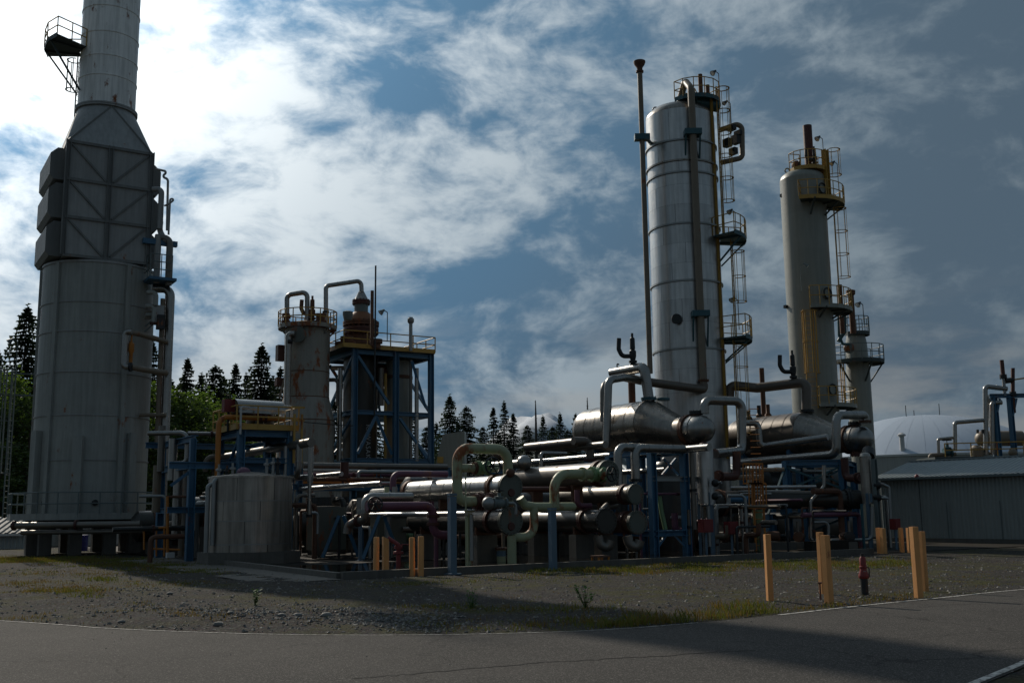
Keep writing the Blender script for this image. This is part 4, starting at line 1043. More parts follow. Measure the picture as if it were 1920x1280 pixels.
# canopy
T = thing('canopy', 'grey arched canopy on thin white posts over the yellow platform', 'canopy', P(490, 780, 47.6)); c0, c1 = P(444, 766, 46.9), P(532, 769, 48.3)
ad = (c1 - c0); ad.z = 0; ad.normalize(); cz0 = c0.z
MB().lathe(c0 - Z * .12 + V * .5, ad, [(.62, 0), (.62, (c1 - c0).length)], 14, False, False, math.radians(-5), math.radians(185)).build('roof_sheet', M['jacket'], T)
for px, Y in ((452, 46.7), (547, 48.1)):
    q = P(px, 762, Y); MB().tube([Vector((q.x, q.y, zd - .2)), q + Z * .0, q + ad * (-.4 if px > 500 else .4)], .05, 8).build('post', M['white'], T)
q = P(428, 772, 47.5); T = thing('fire_cabinet', 'dark red box on a pole beside the yellow platform', 'cabinet', Vector((q.x, q.y, 0)))
MB().box(q + Z * .28, (.5, .4, .58)).build('box', M['red'], T, False); MB().cyl(Vector((q.x, q.y, zd)), q, .05, n=8).build('pole', M['dark'], T)
o = pipe('bright orange pipe rising and bending over the yellow platform', (407, 896, 46.6), 'z781 u533', .12, 'orange', fl=((1, .62), (1, .70)), name='orange_pipe')
valve_parts(o, P(489, 781, 48.0), U, .12, Z, 'red', 'red', .18, .32, .25)
for px in (470, 486, 505): q = P(px, 794, 48.8); MB().lathe(Vector((q.x, q.y, zd + .1)), Z, [(.22, 0), (.22, .7), (.1, .85)], 12).build('pump_pot', M['tan_pipe'], o)
# ---- left rack: blue post, beams
pA = post_at(357, 46.4); zA = zrow(pA.x, pA.y, 872)
T = thing('pipe_rack', 'blue steel pipe rack left of the squat tank', 'pipe rack', pA)
rk = [pA, pA + V * 5.5, pA + U * 4.4 + V * 5.5, pA + U * 4.4 + V * .4]
for i, c in enumerate(rk): MB().hbeam(c, c + Z * (zA + (0 if i == 0 else 1.2)), .31, U).build('post', M['blue'], T, False)
for z_, w in ((zA, .3), (zA - 1.35 - .6, .26)):
    for a, b in ((rk[0] - U * 1.0, rk[0] + U * 4.4), (rk[0], rk[1]), (rk[3], rk[2])): member(T, a + Z * z_, b + Z * z_, w, Z)
for z_ in (zA + 1.2,):
    for a, b in ((rk[1] - U * .8, rk[2]), (rk[0] + U * .1, rk[1]), (rk[3], rk[2])): member(T, a + Z * z_, b + Z * z_, .28, Z)
member(T, rk[0] + Z * (zA - .2), rk[0] - U * .9 + Z * (zA - .9), .12, V, 'knee_brace'); member(T, rk[0] + Z * (zA + .1), rk[0] + Z * (zA + 1.2), .26, U, 'upper_post')
LP = 'galv'
pipe('silver pipe stepping down from the upper rack level to the blue beam', (278, 812, 48), 'x352 z868 x330', .115, 'jacket', name='rack_pipe')
pipe('silver branch pipe along the top of the rack to the platform', (352, 812, 48.2), 'u440', .09, 'jacket', name='rack_pipe', fl=((0, .5),))
pipe('grey pipe below the rack top running behind the platform', (385, 884, 48), 'z856 u450', .12, 'tan_pipe', name='rack_pipe')
for px, r0, r1, r, mm_ in ((292, 880, 960, .19, 'tan_pipe'), (301, 806, 884, .17, 'jacket_dull'), (330, 872, 1010, .22, 'jacket'), (345, 880, 1005, .14, 'jacket_dull'), (322, 830, 900, .2, 'jacket')):
    pipe('vertical pipe left of the blue rack post, %s' % {292: 'stubby tan one with rounded top', 301: 'dull grey one below the heater risers', 330: 'silver one nearest the post', 345: 'thin dull one behind the post', 322: 'short silver one under the rack beam'}[px], (px, r1, 49 - (px - 300) * .02), 'z%d dz.2' % r0, r, mm_, name='vertical_pipe')
pipe('thin pipe with bright elbow along the ground rails', (262, 930, 47.5), 'x312 z1000', .07, 'galv', name='rail_pipe', n=8)
pipe('brown thin pipe from rail level toward the blue post', (312, 931, 47.5), 'x355', .06, 'rust', name='rail_pipe', n=8)
# orange pipe frame by the heater foot
T = thing('orange_guard', 'orange tubular guard frame at the heater foot', 'guard rail', G(312, 1046)); g0 = 47.2
def ob(a, b, r=.045): MB().cyl(P(*a, g0), P(*b, g0), r, n=8).build('bar', M['orange'], T)
for a, b in (((268, 992), (312, 988)), ((270, 992), (270, 1030)), ((293, 990), (293, 1042)), ((308, 990), (308, 1042)), ((293, 1003), (309, 1002)), ((282, 1028), (338, 1030)), ((283, 1008), (283, 1036)), ((314, 930), (314, 1040))): ob(a, b, .07 if a[0] == 314 else .045)
MB().box(P(319, 1040, 45.8), (.32, .25, .22)).build('meter', M['white'], T, False)
# ================================================================ shiny header, flared column, blue frame with reactor
pipe('thick silver header pipe sloping away behind the squat tank', P(584, 829, 46.0), 'v425', .2, 'jacket_dull', name='header_pipe', bands=1.6)
pipe('silver drop leg at the near end of the thick header', P(574, 830, 46.1), 'u583 z905', .125, 'jacket', bands=1.4, name='drop_leg', fl=((1, .02),))
pipe('silver drop leg, middle one of three under the thick header', (561, 832, 47.0), 'z893 dv1.0', .125, 'jacket', name='drop_leg', bands=1.2)
pipe('silver drop leg, left one of three under the thick header', (537, 836, 48.2), 'z905', .12, 'jacket', name='drop_leg', bands=1.2)
pipe('narrow silver pipe dropping to the pump level right of the tank', (581, 893, 45.6), 'z968', .09, 'jacket', name='drop_leg', fl=((0, .98),), flm='dark')
pipe('silver pipe just above the tank roof running to the drop leg', (584, 893, 46.4), 'v535', .12, 'jacket', name='rack_pipe')
pipe('bright silver pipe segment left of the red upright', (640, 888, 46.8), 'v596', .11, 'jacket', name='rack_pipe')
pipe('long bright polished pipe crossing toward the exchangers', P(714, 906, 43.5), 'v545', .11, 'clad', name='polished_pipe')
pipe('polished pipe end dropping beside the purple pipe', P(714, 906, 43.5), 'u742 z947', .08, 'jacket', name='polished_pipe')
pipe('thin grey pipe bending down behind the drop leg', (590, 928, 47), 'u556 z1030', .09, 'jacket_dull', name='drop_leg')
pipe('thin branch pipe with bright elbow near the pumps', (584, 961, 44.5), 'u596 z1000', .06, 'galv', name='branch_pipe', n=8)
# pipe rack running along u in the middle distance
rb = post_at(560, 51.5)
T = thing('pipe_rack', 'low blue steel pipe rack in front of the rusty column', 'pipe rack', rb)
zk = zrow(rb.x, rb.y, 912)
for s in (0, 4.2, 8.4, 12.6):
    for vv in (0, 3.2): MB().hbeam(rb + U * s + V * vv, rb + U * s + V * vv + Z * (zk + .9), .26, U).build('post', M['blue'], T, False)
    member(T, rb + U * s + Z * zk, rb + U * s + V * 3.2 + Z * zk, .24, Z); member(T, rb + U * s + Z * (zk + .9), rb + U * s + V * 3.2 + Z * (zk + .9), .24, Z)
for vv in (0, 3.2): member(T, rb + V * vv - U * .3 + Z * zk, rb + U * 12.9 + V * vv + Z * zk, .28, Z)
for i, (row, dy, r, m_, lab) in enumerate(((872, 0, .15, 'jacket_dull', 'uppermost dark pipe along the low rack'), (889, .6, .10, 'purple', 'faded red pipe along the low rack'), (884, 1.3, .12, 'jacket_dull', 'dull pipe behind the faded red one on the rack'), (898, -.3, .10, 'rust', 'rusty pipe low on the rack front'), (880, 2.0, .14, 'galv', 'galvanised pipe at the back of the low rack'), (905, 1.8, .13, 'orange', 'dim orange pipe at the back of the low rack'))):
    pipe(lab, P(568, row, 51 + dy), 'u%d' % (838 - i * 14), r, m_, name='rack_pipe', fl=((0, .35),) if i % 2 else ())
pipe('red upright stub pipe on the low rack', (646, 896, 50.6), 'z866', .20, 'red_flange', fl=((0, .1),), name='upright_pipe')
pipe('small silver pipe with elbow lying on the low rack', (672, 895, 51.2), 'z884 u745', .09, 'galv', name='rack_pipe', n=10)
# ---- rusty flared column
cI = P(574, 760, 66); CX, CY = cI.x, cI.y
T = thing('flared_column', 'rust streaked grey column flaring out toward its base', 'column', (CX, CY, 0)); zi = lambda r: zrow(CX, CY - 1.4, r)
R1, R2 = 1.44, 1.80
def band(name, prof, m='tower_rusty'): return MB().lathe((CX, CY, 0), Z, prof, 40, False, False).build(name, M[m], T)
band('shell', [(R1, zi(694)), (R1, zi(612))]); band('shell', [(R1, zi(742)), (R1, zi(694) - .01)])
band('cone', [(R2, zi(786)), (R1 + .005, zi(742))]); band('skirt', [(R2, 0), (R2, zi(786) - .01)])
MB().lathe((CX, CY, zi(612)), Z, [(R1, 0), (R1 * .92, .25), (R1 * .6, .5), (.2, .62), (.01, .63)], 40).build('head', M['rust'], T)
for r in (694, 742, 786): MB().lathe((CX, CY, zi(r) - .03), Z, [((R2 if r == 786 else R1) + .015, 0), ((R2 if r == 786 else R1) + .015, .06)], 40, False, False).build('weld_band', M['rust'], T)
pl = arc_platform(T, (CX, CY), R1 + .02, R1 + .42, 0, 360, zi(607), 'yellow', 'tower_rusty', .98, 20, 1.1, 'tower_rusty', 6, .5, .035)
nz = P(560, 628, CY - R1 - .1); mwm = MB().lathe(Vector((nz.x, CY - R1 + .1, nz.z)), (0, -1, 0), [(.42, 0), (.42, .35), (.52, .36), (.52, .5), (.5, .52)], 22); mwm.build('manway', M['cover'], T)
o = pipe('thick grey downpipe on the left of the rusty column', (553, 626, CY - 2.0), 'x541 z868', .2, 'jacket', bands=3, name='downpipe')
pipe('short dark pipe stub beside the column manway', (548, 640, CY - 2.2), 'x540', .14, 'dark', name='pipe_stub')
pipe('inverted U pipe over the top of the rusty column', (537, 600, CY - .6), 'z560 dx.01 ', .28, 'jacket_dull', name='vent_loop') if False else None
pt = [P(538, 600, CY), P(538, 553, CY), P(576, 547, CY), P(576, 603, CY)]
pipe('inverted U pipe on top of the rusty column', None, pt, .16, 'jacket', name='vent_loop', bend=2.0, fl=((0, .1),))
relief_valve(T, P(585, 603, CY), 1.7, (-1, 0, 0), 'rust', 1.2)
for px in (536, 597, 604): q = P(px, 604, CY - .5); MB().lathe(q - Z * .2, Z, [(.28, 0), (.28, .3), (.16, .32), (.16, .6), (.26, .62), (.26, .75)], 12).build('nozzle', M['rust'], T)
for px, rw in ((523, 662), (521, 716)):
    q = P(px + 3, rw, CY - .6); MB().box(q, (.5, .5, 1.0 if rw < 700 else .5)).build('junction_box', M['red_flange'], T, False)
MB().beam(P(536, 700, CY - 1.3), P(524, 746, CY - 1.3), .12).build('pipe_brace', M['tan_pipe'], T, False)
pt = [P(611, 606, CY + .5), P(611, 536, CY + .5), P(677, 526, CY + .5 + 1.2), P(678, 548, CY + .5 + 1.2)]
pipe('overhead pipe arching from the rusty column to the reactor cone', None, pt, .15, 'jacket', name='overhead_pipe', bend=1.8, fl=((0, .3),), flm='dark')
# ---- blue steel frame with reactor vessels
pJ = post_at(662, 66.0); u1 = col_t(pJ + Z * 8, U, 742); u2 = col_t(pJ + Z * 8, U, 808); zD = zrow(pJ.x, pJ.y, 652); DV = 4.8
T = JT = thing('steel_frame', 'tall blue steel frame around the reactor vessels', 'steel frame', pJ)
zm, zl_ = zrow(pJ.x, pJ.y, 772), zrow(pJ.x, pJ.y, 862)
for s in (0, u1, u2):
    for vv in (0, DV): MB().hbeam(pJ + U * s + V * vv, pJ + U * s + V * vv + Z * (zD + (.25 if vv == 0 else -.1)), .32, U, .045).build('post', M['blue'], T, False)
for z_ in (zD - .25, zm, zl_):
    for vv in (0, DV):
        for a, b in ((0, u1), (u1, u2)): member(T, pJ + U * (a + .22) + V * vv + Z * z_, pJ + U * (b - .22) + V * vv + Z * z_, .26, Z)
    for s in (0, u1, u2): member(T, pJ + U * s + V * .22 + Z * z_, pJ + U * s + V * (DV - .22) + Z * z_, .3, Z)
def br(a, b, vv=0.0, w=.17): MB().beam(pJ + U * a[0] + V * vv + Z * a[1], pJ + U * b[0] + V * vv + Z * b[1], w).build('brace', M['blue'], T, False)
br((.2, zD - .5), (u1 - .5, zm + .6)); br((u1 - .2, zm + .2), (u1 * .8, zD - 1.5), 2.0, .15)
mid = u1 * .52; br((mid, zm - .2), (.25, zl_ + .4)); br((mid, zm - .2), (u1 - .25, zl_ + .4))
br((u2 - .4, zm + .5), (u1 + (u2 - u1) * .45, zD - .6)); br((u2 - .3, zl_ + .2), (u1 + .3, zm - .3))
br((.2, zD - .5), (u1 - .3, zm + .3), DV); br((u1 + .2, zm + .2), (u2 - .2, zD - .4), DV); br((.2, zl_ + .2), (u1 - .2, zm - .2), DV)
for a, b in ((zD - .5, zm + .3), (zm - .3, zl_ + .3)):
    MB().beam(pJ + V * .3 + Z * a, pJ + V * (DV - .3) + Z * b, .16).build('brace', M['blue'], T, False); MB().beam(pJ + U * u2 + V * .3 + Z * b, pJ + U * u2 + V * (DV - .3) + Z * a, .16).build('brace', M['blue'], T, False)
MB().box(pJ + U * (u2 - .74) / 2 + V * DV / 2 + Z * (zD + .0), (u2 + 1.06, DV + .6, .1)).build('deck', M['grating'], T, False)
cn = [pJ + U * a + V * b + Z * (zD + .06) for a, b in ((-.9, -.3), (u2 + .16, -.3), (u2 + .16, DV + .3), (-.9, DV + .3))]
for a, b in zip(cn, cn[1:] + cn[:1]): MB().beam(a + Z * .05, b + Z * .05, .03, .28, (b - a).cross(Z)).build('toe_board', M['yellow'], T, False)
railing_mb(cn, 1.0, .038, 1.5, True).build('railing', M['yellow'], T)
floodlight(T, P(726, 640, 65.7), 1.9, (-1, -.4, 0), 'grey_rail', .03, .18)
v1 = pJ + U * 1.45 + V * 2.4; hd = lambda r: zrow(v1.x, v1.y, r); k = 1 / pxm(68) 
T = thing('reactor', 'dark reactor vessel with rusty flanged head inside the blue frame', 'reactor', (v1.x, v1.y, 0))
w = lambda px: px / 2 / pxm(68.5)
zs0 = zD + .05
MB().lathe((v1.x, v1.y, 1.5), Z, [(1.1, 0), (1.14, .4), (1.14, zs0 - 1.5)], 36).build('shell', M['dark_vessel'], T)
prof = [(w(64), hd(648)), (w(64), hd(640)), (w(50), hd(639)), (w(50), hd(628))]
MB().lathe((v1.x, v1.y, 0), Z, prof, 32).build('lower_neck', M['rust'], T)
flange(MB(), (v1.x, v1.y, hd(621)), Z, w(68), .42, 32).build('main_flange', M['red_flange'], T); flange(MB(), (v1.x, v1.y, hd(608)), Z, w(70), .3, 32).build('main_flange', M['rust'], T)
MB().lathe((v1.x, v1.y, 0), Z, [(w(58), hd(607)), (w(54), hd(600)), (w(42), hd(591)), (w(30), hd(586))], 32).build('head_dome', mat('rust_orange_head', (.20, .085, .035), .65, 0, .35, .3), T)
MB().lathe((v1.x, v1.y, 0), Z, [(w(27), hd(587)), (w(27), hd(570))], 24).build('neck', M['grey_rail'], T)
flange(MB(), (v1.x, v1.y, hd(567)), Z, w(35), .28, 24).build('top_flange', M['red_flange'], T)
MB().lathe((v1.x, v1.y, 0), Z, [(w(29), hd(563)), (w(8), hd(544)), (w(8), hd(538))], 24).build('top_cone', M['jacket'], T)
for px, h in ((650, .8), (655, .5), (705, .6), (640, .45)):
    q = P(px, 640, 66.4); MB().lathe(Vector((q.x, q.y, zD)), Z, [(.3, 0), (.3, h * .5), (.42, h * .55), (.42, h)], 14).build('nozzle', M['rust'], T)
MB().lathe(P(652, 600, 67), Z, [(.26, 0), (.34, .35), (.34, .55), (.2, .6)], 14).build('cup_vent', M['grey_rail'], T)
# vertical lettering on the dark vessel
def lettering(text, loc, size, xa, ya, mt, parent, name='lettering'):
    cu = bpy.data.curves.new('t', 'FONT'); cu.body = text; cu.size = size; cu.extrude = .004; cu.align_x = 'CENTER'; cu.align_y = 'CENTER'; cu.space_character = 1.15
    ob = bpy.data.objects.new('t', cu); COL.objects.link(ob); dg = bpy.context.evaluated_depsgraph_get(); me = bpy.data.meshes.new_from_object(ob.evaluated_get(dg)); bpy.data.objects.remove(ob)
    zn = xa.cross(ya); o = bpy.data.objects.new(name, me); COL.objects.link(o); me.materials.clear(); me.materials.append(mt)
    o.parent = parent; b = BASE[parent.name]; l = Vector(loc) - b
    o.matrix_local = Matrix(((xa.x, ya.x, zn.x, l.x), (xa.y, ya.y, zn.y, l.y), (xa.z, ya.z, zn.z, l.z), (0, 0, 0, 1))); BASE[o.name] = b
    return o
lettering('KAWASAKI', P(690, 829, v1.y - 1.18), .42, -Z, Vector((1, 0, 0)), M['white'], T)
v2 = pJ + U * (u1 + (u2 - u1) * .42) + V * 1.9
T = thing('slim_vessel', 'slim grey vessel in the right bay of the blue frame', 'vessel', (v2.x, v2.y, 0))
MB().lathe((v2.x, v2.y, 1.2), Z, [(.85, 0), (.88, .3), (.88, zD - 2.2), (.82, zD - 1.6), (.4, zD - 1.25)], 28).build('shell', M['tower_grey'], T); MB().lathe((v2.x, v2.y, zD - 1.6), Z, [(.98, 0), (.98, .2)], 28).build('rim', M['rust'], T)
vv_ = pJ + U * (u1 * .95) + V * 2.5
solo('cross_drum', MB().lathe(vv_ + Z * (zD - 1.3) - U * 1.0, U, [(.3, 0), (.7, .15), (.75, .4), (.75, 1.8), (.6, 2.0)], 20), M['red_flange'], 'dark red drum hung under the blue frame deck', 'drum')
for i, (px, r0, r1, r, m_, lab) in enumerate(((680, 665, 864, .09, 'tan_pipe', 'thin tan pipe left inside the blue frame'), (636, 690, 864, .16, 'jacket', 'pale pipe between rusty column and blue frame'), (714, 690, 760, .2, 'jacket_dull', 'grey pipe behind the frame centre'), (722, 700, 864, .1, 'yellow', 'yellow upright pipe behind the frame centre'), (781, 690, 864, .14, 'jacket', 'pale pipe right of the slim vessel'), (770, 675, 864, .1, 'jacket_dull', 'thin dull pipe hugging the slim vessel'))):
    pipe(lab, (px, r1, 68.4 if px != 636 else 67), 'z%d' % r0, r, m_, name='upright_pipe')
pipe('bent pale pipe high between column and blue frame', (618, 712, 67), 'x634 z760', .13, 'jacket_dull', name='cross_pipe')
pipe('horizontal pale pipe behind the frame at upper level', (622, 690, 69), 'x650', .16, 'jacket_dull', name='cross_pipe')
for px, r0, r1, r, lab in ((697, 545, 648, .11, 'short rusty vent pole on the reactor deck'), (702, 498, 780, .055, 'tall thin mast rising above the reactor deck')):
    q = P(px, r1, 65.2); solo('vent_pole', MB().cyl(q, Vector((q.x, q.y, zrow(q.x, q.y, r0))), r, n=8), M['rust' if r > .1 else 'dark'], lab, 'pole', base=q)
q = P(770, 648, 67.5); mb = MB().cyl(Vector((q.x, q.y, zD)), Vector((q.x, q.y, zrow(q.x, q.y, 606))), .12, n=10); zc = zrow(q.x, q.y, 606); mb.lathe((q.x, q.y, zc), Z, [(.16, 0), (.22, .1), (.22, .3), (.15, .34), (.15, .4)], 12)
solo('vent_stack', mb, M['galv'], 'capped vent pipe at the right of the reactor deck', 'vent', base=q)
pipe('long thin cable line between rusty column and blue frame', (570, 790, 62), [P(570, 791, 62), P(640, 797, 64), P(662, 798, 65.6)], .03, 'dark', name='cable', cat='cable', n=6)
# ================================================================ dim machinery and added dark sheets filling the shaded middle of the unit
DR = random.Random(33)
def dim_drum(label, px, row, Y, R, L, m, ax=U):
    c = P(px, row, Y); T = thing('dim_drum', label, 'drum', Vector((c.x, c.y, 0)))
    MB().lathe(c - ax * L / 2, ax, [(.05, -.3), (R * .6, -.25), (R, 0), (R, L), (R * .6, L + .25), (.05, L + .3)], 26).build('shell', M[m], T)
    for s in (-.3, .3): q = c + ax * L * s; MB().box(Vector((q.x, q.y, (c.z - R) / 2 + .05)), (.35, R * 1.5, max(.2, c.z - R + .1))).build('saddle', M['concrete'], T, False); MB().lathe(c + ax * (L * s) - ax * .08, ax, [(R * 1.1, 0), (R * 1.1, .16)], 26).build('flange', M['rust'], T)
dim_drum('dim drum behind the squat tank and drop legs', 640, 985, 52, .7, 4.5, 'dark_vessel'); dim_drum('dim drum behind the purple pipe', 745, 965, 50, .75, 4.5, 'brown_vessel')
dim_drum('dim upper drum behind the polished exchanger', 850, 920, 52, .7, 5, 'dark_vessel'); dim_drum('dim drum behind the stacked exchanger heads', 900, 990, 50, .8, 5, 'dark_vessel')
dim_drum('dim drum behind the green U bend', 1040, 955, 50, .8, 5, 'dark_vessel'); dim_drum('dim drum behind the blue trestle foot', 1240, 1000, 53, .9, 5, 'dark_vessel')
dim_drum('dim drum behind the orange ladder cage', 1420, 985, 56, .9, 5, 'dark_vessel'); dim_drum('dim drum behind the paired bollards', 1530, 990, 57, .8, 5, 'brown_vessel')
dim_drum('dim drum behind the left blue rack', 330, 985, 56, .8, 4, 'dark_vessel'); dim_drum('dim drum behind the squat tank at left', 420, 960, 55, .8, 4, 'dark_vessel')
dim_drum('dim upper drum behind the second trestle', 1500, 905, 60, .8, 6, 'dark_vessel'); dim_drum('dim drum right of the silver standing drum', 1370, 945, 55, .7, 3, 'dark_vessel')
backdrops = ((575, 925, 57.5, 2.9, 'dark backdrop sheet added behind the low rack', 'wind_wall'), (940, 1225, 54, 2.6, 'dark backdrop sheet added behind the dark exchangers', 'wind_wall'), (1230, 1470, 66, 3.4, 'dark backdrop sheet added behind the tower feet', 'wind_wall'), (1450, 1660, 74, 3.4, 'dark backdrop sheet added behind the second trestle', 'wind_wall'), (270, 480, 60, 2.4, 'dark backdrop sheet added behind the left rack', 'wind_wall'))  # added dark sheets standing in for the deep shade behind the machinery
M['sheet_dark'] = mat('dark_weathered_sheet', (.05, .052, .048), .7, 0, .25, .15, streak=.2)  # shade put into the colour of the added sheets
for a, b, Y, h, lab, nm in backdrops:
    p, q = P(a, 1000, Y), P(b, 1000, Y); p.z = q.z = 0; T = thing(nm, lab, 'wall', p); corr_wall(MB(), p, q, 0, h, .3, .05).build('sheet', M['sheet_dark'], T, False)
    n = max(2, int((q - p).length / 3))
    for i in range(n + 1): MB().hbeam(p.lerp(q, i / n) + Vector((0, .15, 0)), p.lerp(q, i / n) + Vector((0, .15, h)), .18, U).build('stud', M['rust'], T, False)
seen_ = set()
ms = ['jacket_dull', 'rust', 'dark', 'galv', 'jacket', 'purple', 'tan_pipe', 'dark_vessel']
for i in range(110):
    zone = DR.choice(((560, 860), (560, 860), (860, 1230), (280, 460), (1220, 1650), (1220, 1650))); px = DR.uniform(*zone); Y = DR.uniform(45, 54); row = DR.uniform(915, 1010); st = P(px, row, Y)
    if uv(st.x, st.y)[1] < 3: continue
    L = DR.uniform(.8, 2.6); r = DR.choice((.05, .06, .08, .11, .15)); k = DR.random()
    a = DR.choice((U, -U, V, -V)); pts = [Vector((st.x, st.y, .05)), st, st + a * L] if k < .5 else ([st - a * L, st + a * L, Vector((*(st + a * L).xy, .05))] if k < .8 else [Vector((st.x, st.y, .05)), st, st + a * .8, st + a * .8 + Z * DR.uniform(.3, .8)])
    mk = DR.choice(ms); lab = 'dim %s %s pipe in the shaded tangle %s' % ({'jacket_dull': 'dull grey', 'rust': 'rusty', 'dark': 'black', 'galv': 'galvanised', 'jacket': 'silver', 'purple': 'purple', 'tan_pipe': 'tan', 'dark_vessel': 'dark steel'}[mk], 'upright' if k < .5 else ('level' if k < .8 else 'cranked'), 'behind the left rack' if px < 470 else ('left of the purple pipe' if px < 690 else ('behind the polished exchanger' if px < 880 else ('behind the green pipes' if px < 1060 else ('behind the dark exchangers' if px < 1230 else ('near the silver standing drum' if px < 1400 else ('near the orange ladder cage' if px < 1510 else 'under the second kettle')))))))
    if lab in seen_: continue
    seen_.add(lab)
    pipe(lab, None, pts, r, mk, name='tangle_pipe', group='dim pipes in the shaded tangle', n=8, bend=1.8, fl=((0, .5),) if DR.random() < .4 else ())
for i in range(16):
    px = DR.choice((DR.uniform(570, 850), DR.uniform(1230, 1640), DR.uniform(300, 400), DR.uniform(880, 1200))); p = post_at(px, DR.uniform(46, 56))
    if uv(p.x, p.y)[1] < 3: continue
    lab = 'dim blue stanchion in the shaded tangle ' + ('behind the left rack' if px < 470 else ('left of the purple pipe' if px < 690 else ('behind the polished exchanger' if px < 880 else ('behind the dark exchangers' if px < 1230 else ('near the orange ladder cage' if px < 1470 else 'under the second kettle')))))
    if lab in seen_: continue
    seen_.add(lab)
    T = solo('stanchion', MB().hbeam(p, p + Z * DR.uniform(1.8, 3.4), .18, U), M['blue'], lab, 'support post', 'dim stanchions in the shaded tangle', base=p, smooth=False)
# ================================================================ exchangers and pale green piping (centre)
f1 = P(958, 912, 39.0); f2 = P(958, 976, 39.0)
L1 = col_t(f1, V, 768); 
E1 = exchanger('upper polished exchanger with bright silver shell behind the pale green pipe', f1, L1 + .3, .44, 'clad', 'cover', .95, 'flange', False, boss=-.22, band=1.1, flm='rust')
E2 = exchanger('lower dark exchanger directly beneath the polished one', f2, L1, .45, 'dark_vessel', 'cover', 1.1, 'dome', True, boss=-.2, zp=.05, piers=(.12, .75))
f3 = P(1141, 887, 41.7); f4 = P(1137, 976, 41.7)
E3 = exchanger('thick brown exchanger on top right of the green pipes', f3, col_t(f3, V, 962), .47, 'brown_vessel', 'cover', .5, 'dome', False, zp=.05)
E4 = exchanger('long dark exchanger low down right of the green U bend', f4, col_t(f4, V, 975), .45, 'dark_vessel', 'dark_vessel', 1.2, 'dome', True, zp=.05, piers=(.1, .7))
f5 = P(1192, 926, 42.5); f6 = P(1196, 979, 42.5)
E5 = exchanger('short silver exchanger with pale round cover beside the blue trestle', f5, 6.0, .37, 'jacket_dull', 'cover', .6, 'dome', False, zp=.05)
E6 = exchanger('rusty exchanger with pale round cover below the short silver one', f6, 6.2, .42, 'rust', 'cover', .6, 'dome', True, zp=.05)
for Ex, f, fz, Rr_ in ((E3, f3, f4, .47), (E5, f5, f6, .37), (E1, f1, f2, .44)):
    for t in (2.2, 5.2):
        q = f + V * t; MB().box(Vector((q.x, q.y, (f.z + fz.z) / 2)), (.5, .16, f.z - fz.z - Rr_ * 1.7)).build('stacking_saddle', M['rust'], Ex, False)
gp = 'green_pale'; gr = .36
# big loop over the near ends
top = P(952, 845, 39.2); nz_ = Vector((top.x, top.y, f1.z + .4))
o = pipe('large pale green pipe loop standing before the polished exchanger', nz_, 'z842 u857 z940 u893', .19, gp, fl=((3, .98),), name='green_pipe', bend=2.7)
MB().sphere(P(957, 886, 38.9), .17, 14, 10).build('end_cap', M['rust'], o)
lp = route(nz_, 'z842 u857')[-1]
q = lp + Z * row_t(lp, Z, 877); bend = q + U * 1.45
o = pipe('pale green branch with gate valve behind the loop', q, 'u935', .15, gp, fl=((0, .42),), name='green_pipe', flm='rust')
valve_parts(o, P(905, 877, q.y + .5), U, .17, Vector((.55, -.83, .06)), 'green_valve', 'dark', .31, .42, .36)
w_ = route(nz_, 'z842 u857 z940 u893')[-1]
o = pipe('red oxide strainer joint at the foot of the green loop', w_ + U * .05, 'du.65', .22, 'red_flange', fl=((0, .2), (0, .8)), name='pipe_joint')
o = pipe('pale green neck bending onto the lower dark exchanger', w_ + U * .75, 'du.75 dz-.75', .18, gp, name='green_pipe', bend=1.5)
T = thing('small_valve', 'small grey valve cluster between the two stacked exchanger heads', 'valve', P(935, 943, 38.0)); q = P(936, 943, 38.1)
valve_parts(T, q, U, .13, Z, 'grey_rail', 'dark', .16, .5, .2); MB().sphere(q - U * .45, .24, 14, 9).build('ball_body', M['galv'], T); MB().tube([q + U * .3, q + U * .7, q + U * .7 - Z * .4], .06, 8).build('drain_pipe', M['galv'], T)
# right-hand green piping
s0 = P(975, 928, 39.6)
pts = [s0, P(986, 946, 39.6)]; a = P(1003, 950, 39.8); b = a + U * col_t(a, U, 1073)
o = pipe('pale green header pipe right of the stacked exchanger heads', None, [s0 - Z * .1, P(984, 947, 39.7), a, b], .165, gp, name='green_pipe', bend=1.3)
MB().sphere(b, .163, 16, 10).build('end_cap', M[gp], o)
t1 = a + U * col_t(a, U, 1040)
o2 = pipe('pale green pipe rising and bending toward the green gate valve', t1, 'z888 u1112', .19, gp, name='green_pipe', fl=((1, .72),), flm=gp, bend=3.2)
vq = route(t1, 'z888 u1112')[-1]
valve_parts(o2, vq + U * .2, U, .19, Vector((.72, -.69, 0)), 'green_valve', 'dark', .29, .5, .34)
ub = a + U * col_t(a, U, 1001)
pipe('pale green U bend hanging beneath the header pipe', ub, 'z1006 u960 dz.45', .165, gp, name='green_pipe', bend=4.2)
q = G(960, 1056, .1); stp = solo('green_post', MB().cyl(q, Vector((q.x, q.y, zrow(q.x, q.y, 1004))), .17, n=18), M[gp], 'thick pale green pedestal rusty at its foot', 'pedestal', base=q)
q = G(940, 1053, .1); T = thing('drain_pot', 'short pale pot with blue band beside the green pedestal', 'pot', q)
zq = zrow(q.x, q.y, 1028); MB().cyl(q, Vector((q.x, q.y, zq)), .17, n=18).build('body', M[gp], T); flange(MB(), Vector((q.x, q.y, zq)), Z, .24, .08).build('lid', M['rust'], T); MB().lathe(q + Z * .22, Z, [(.175, 0), (.175, .2)], 18, False, False).build('band', M['blue_pale'], T)
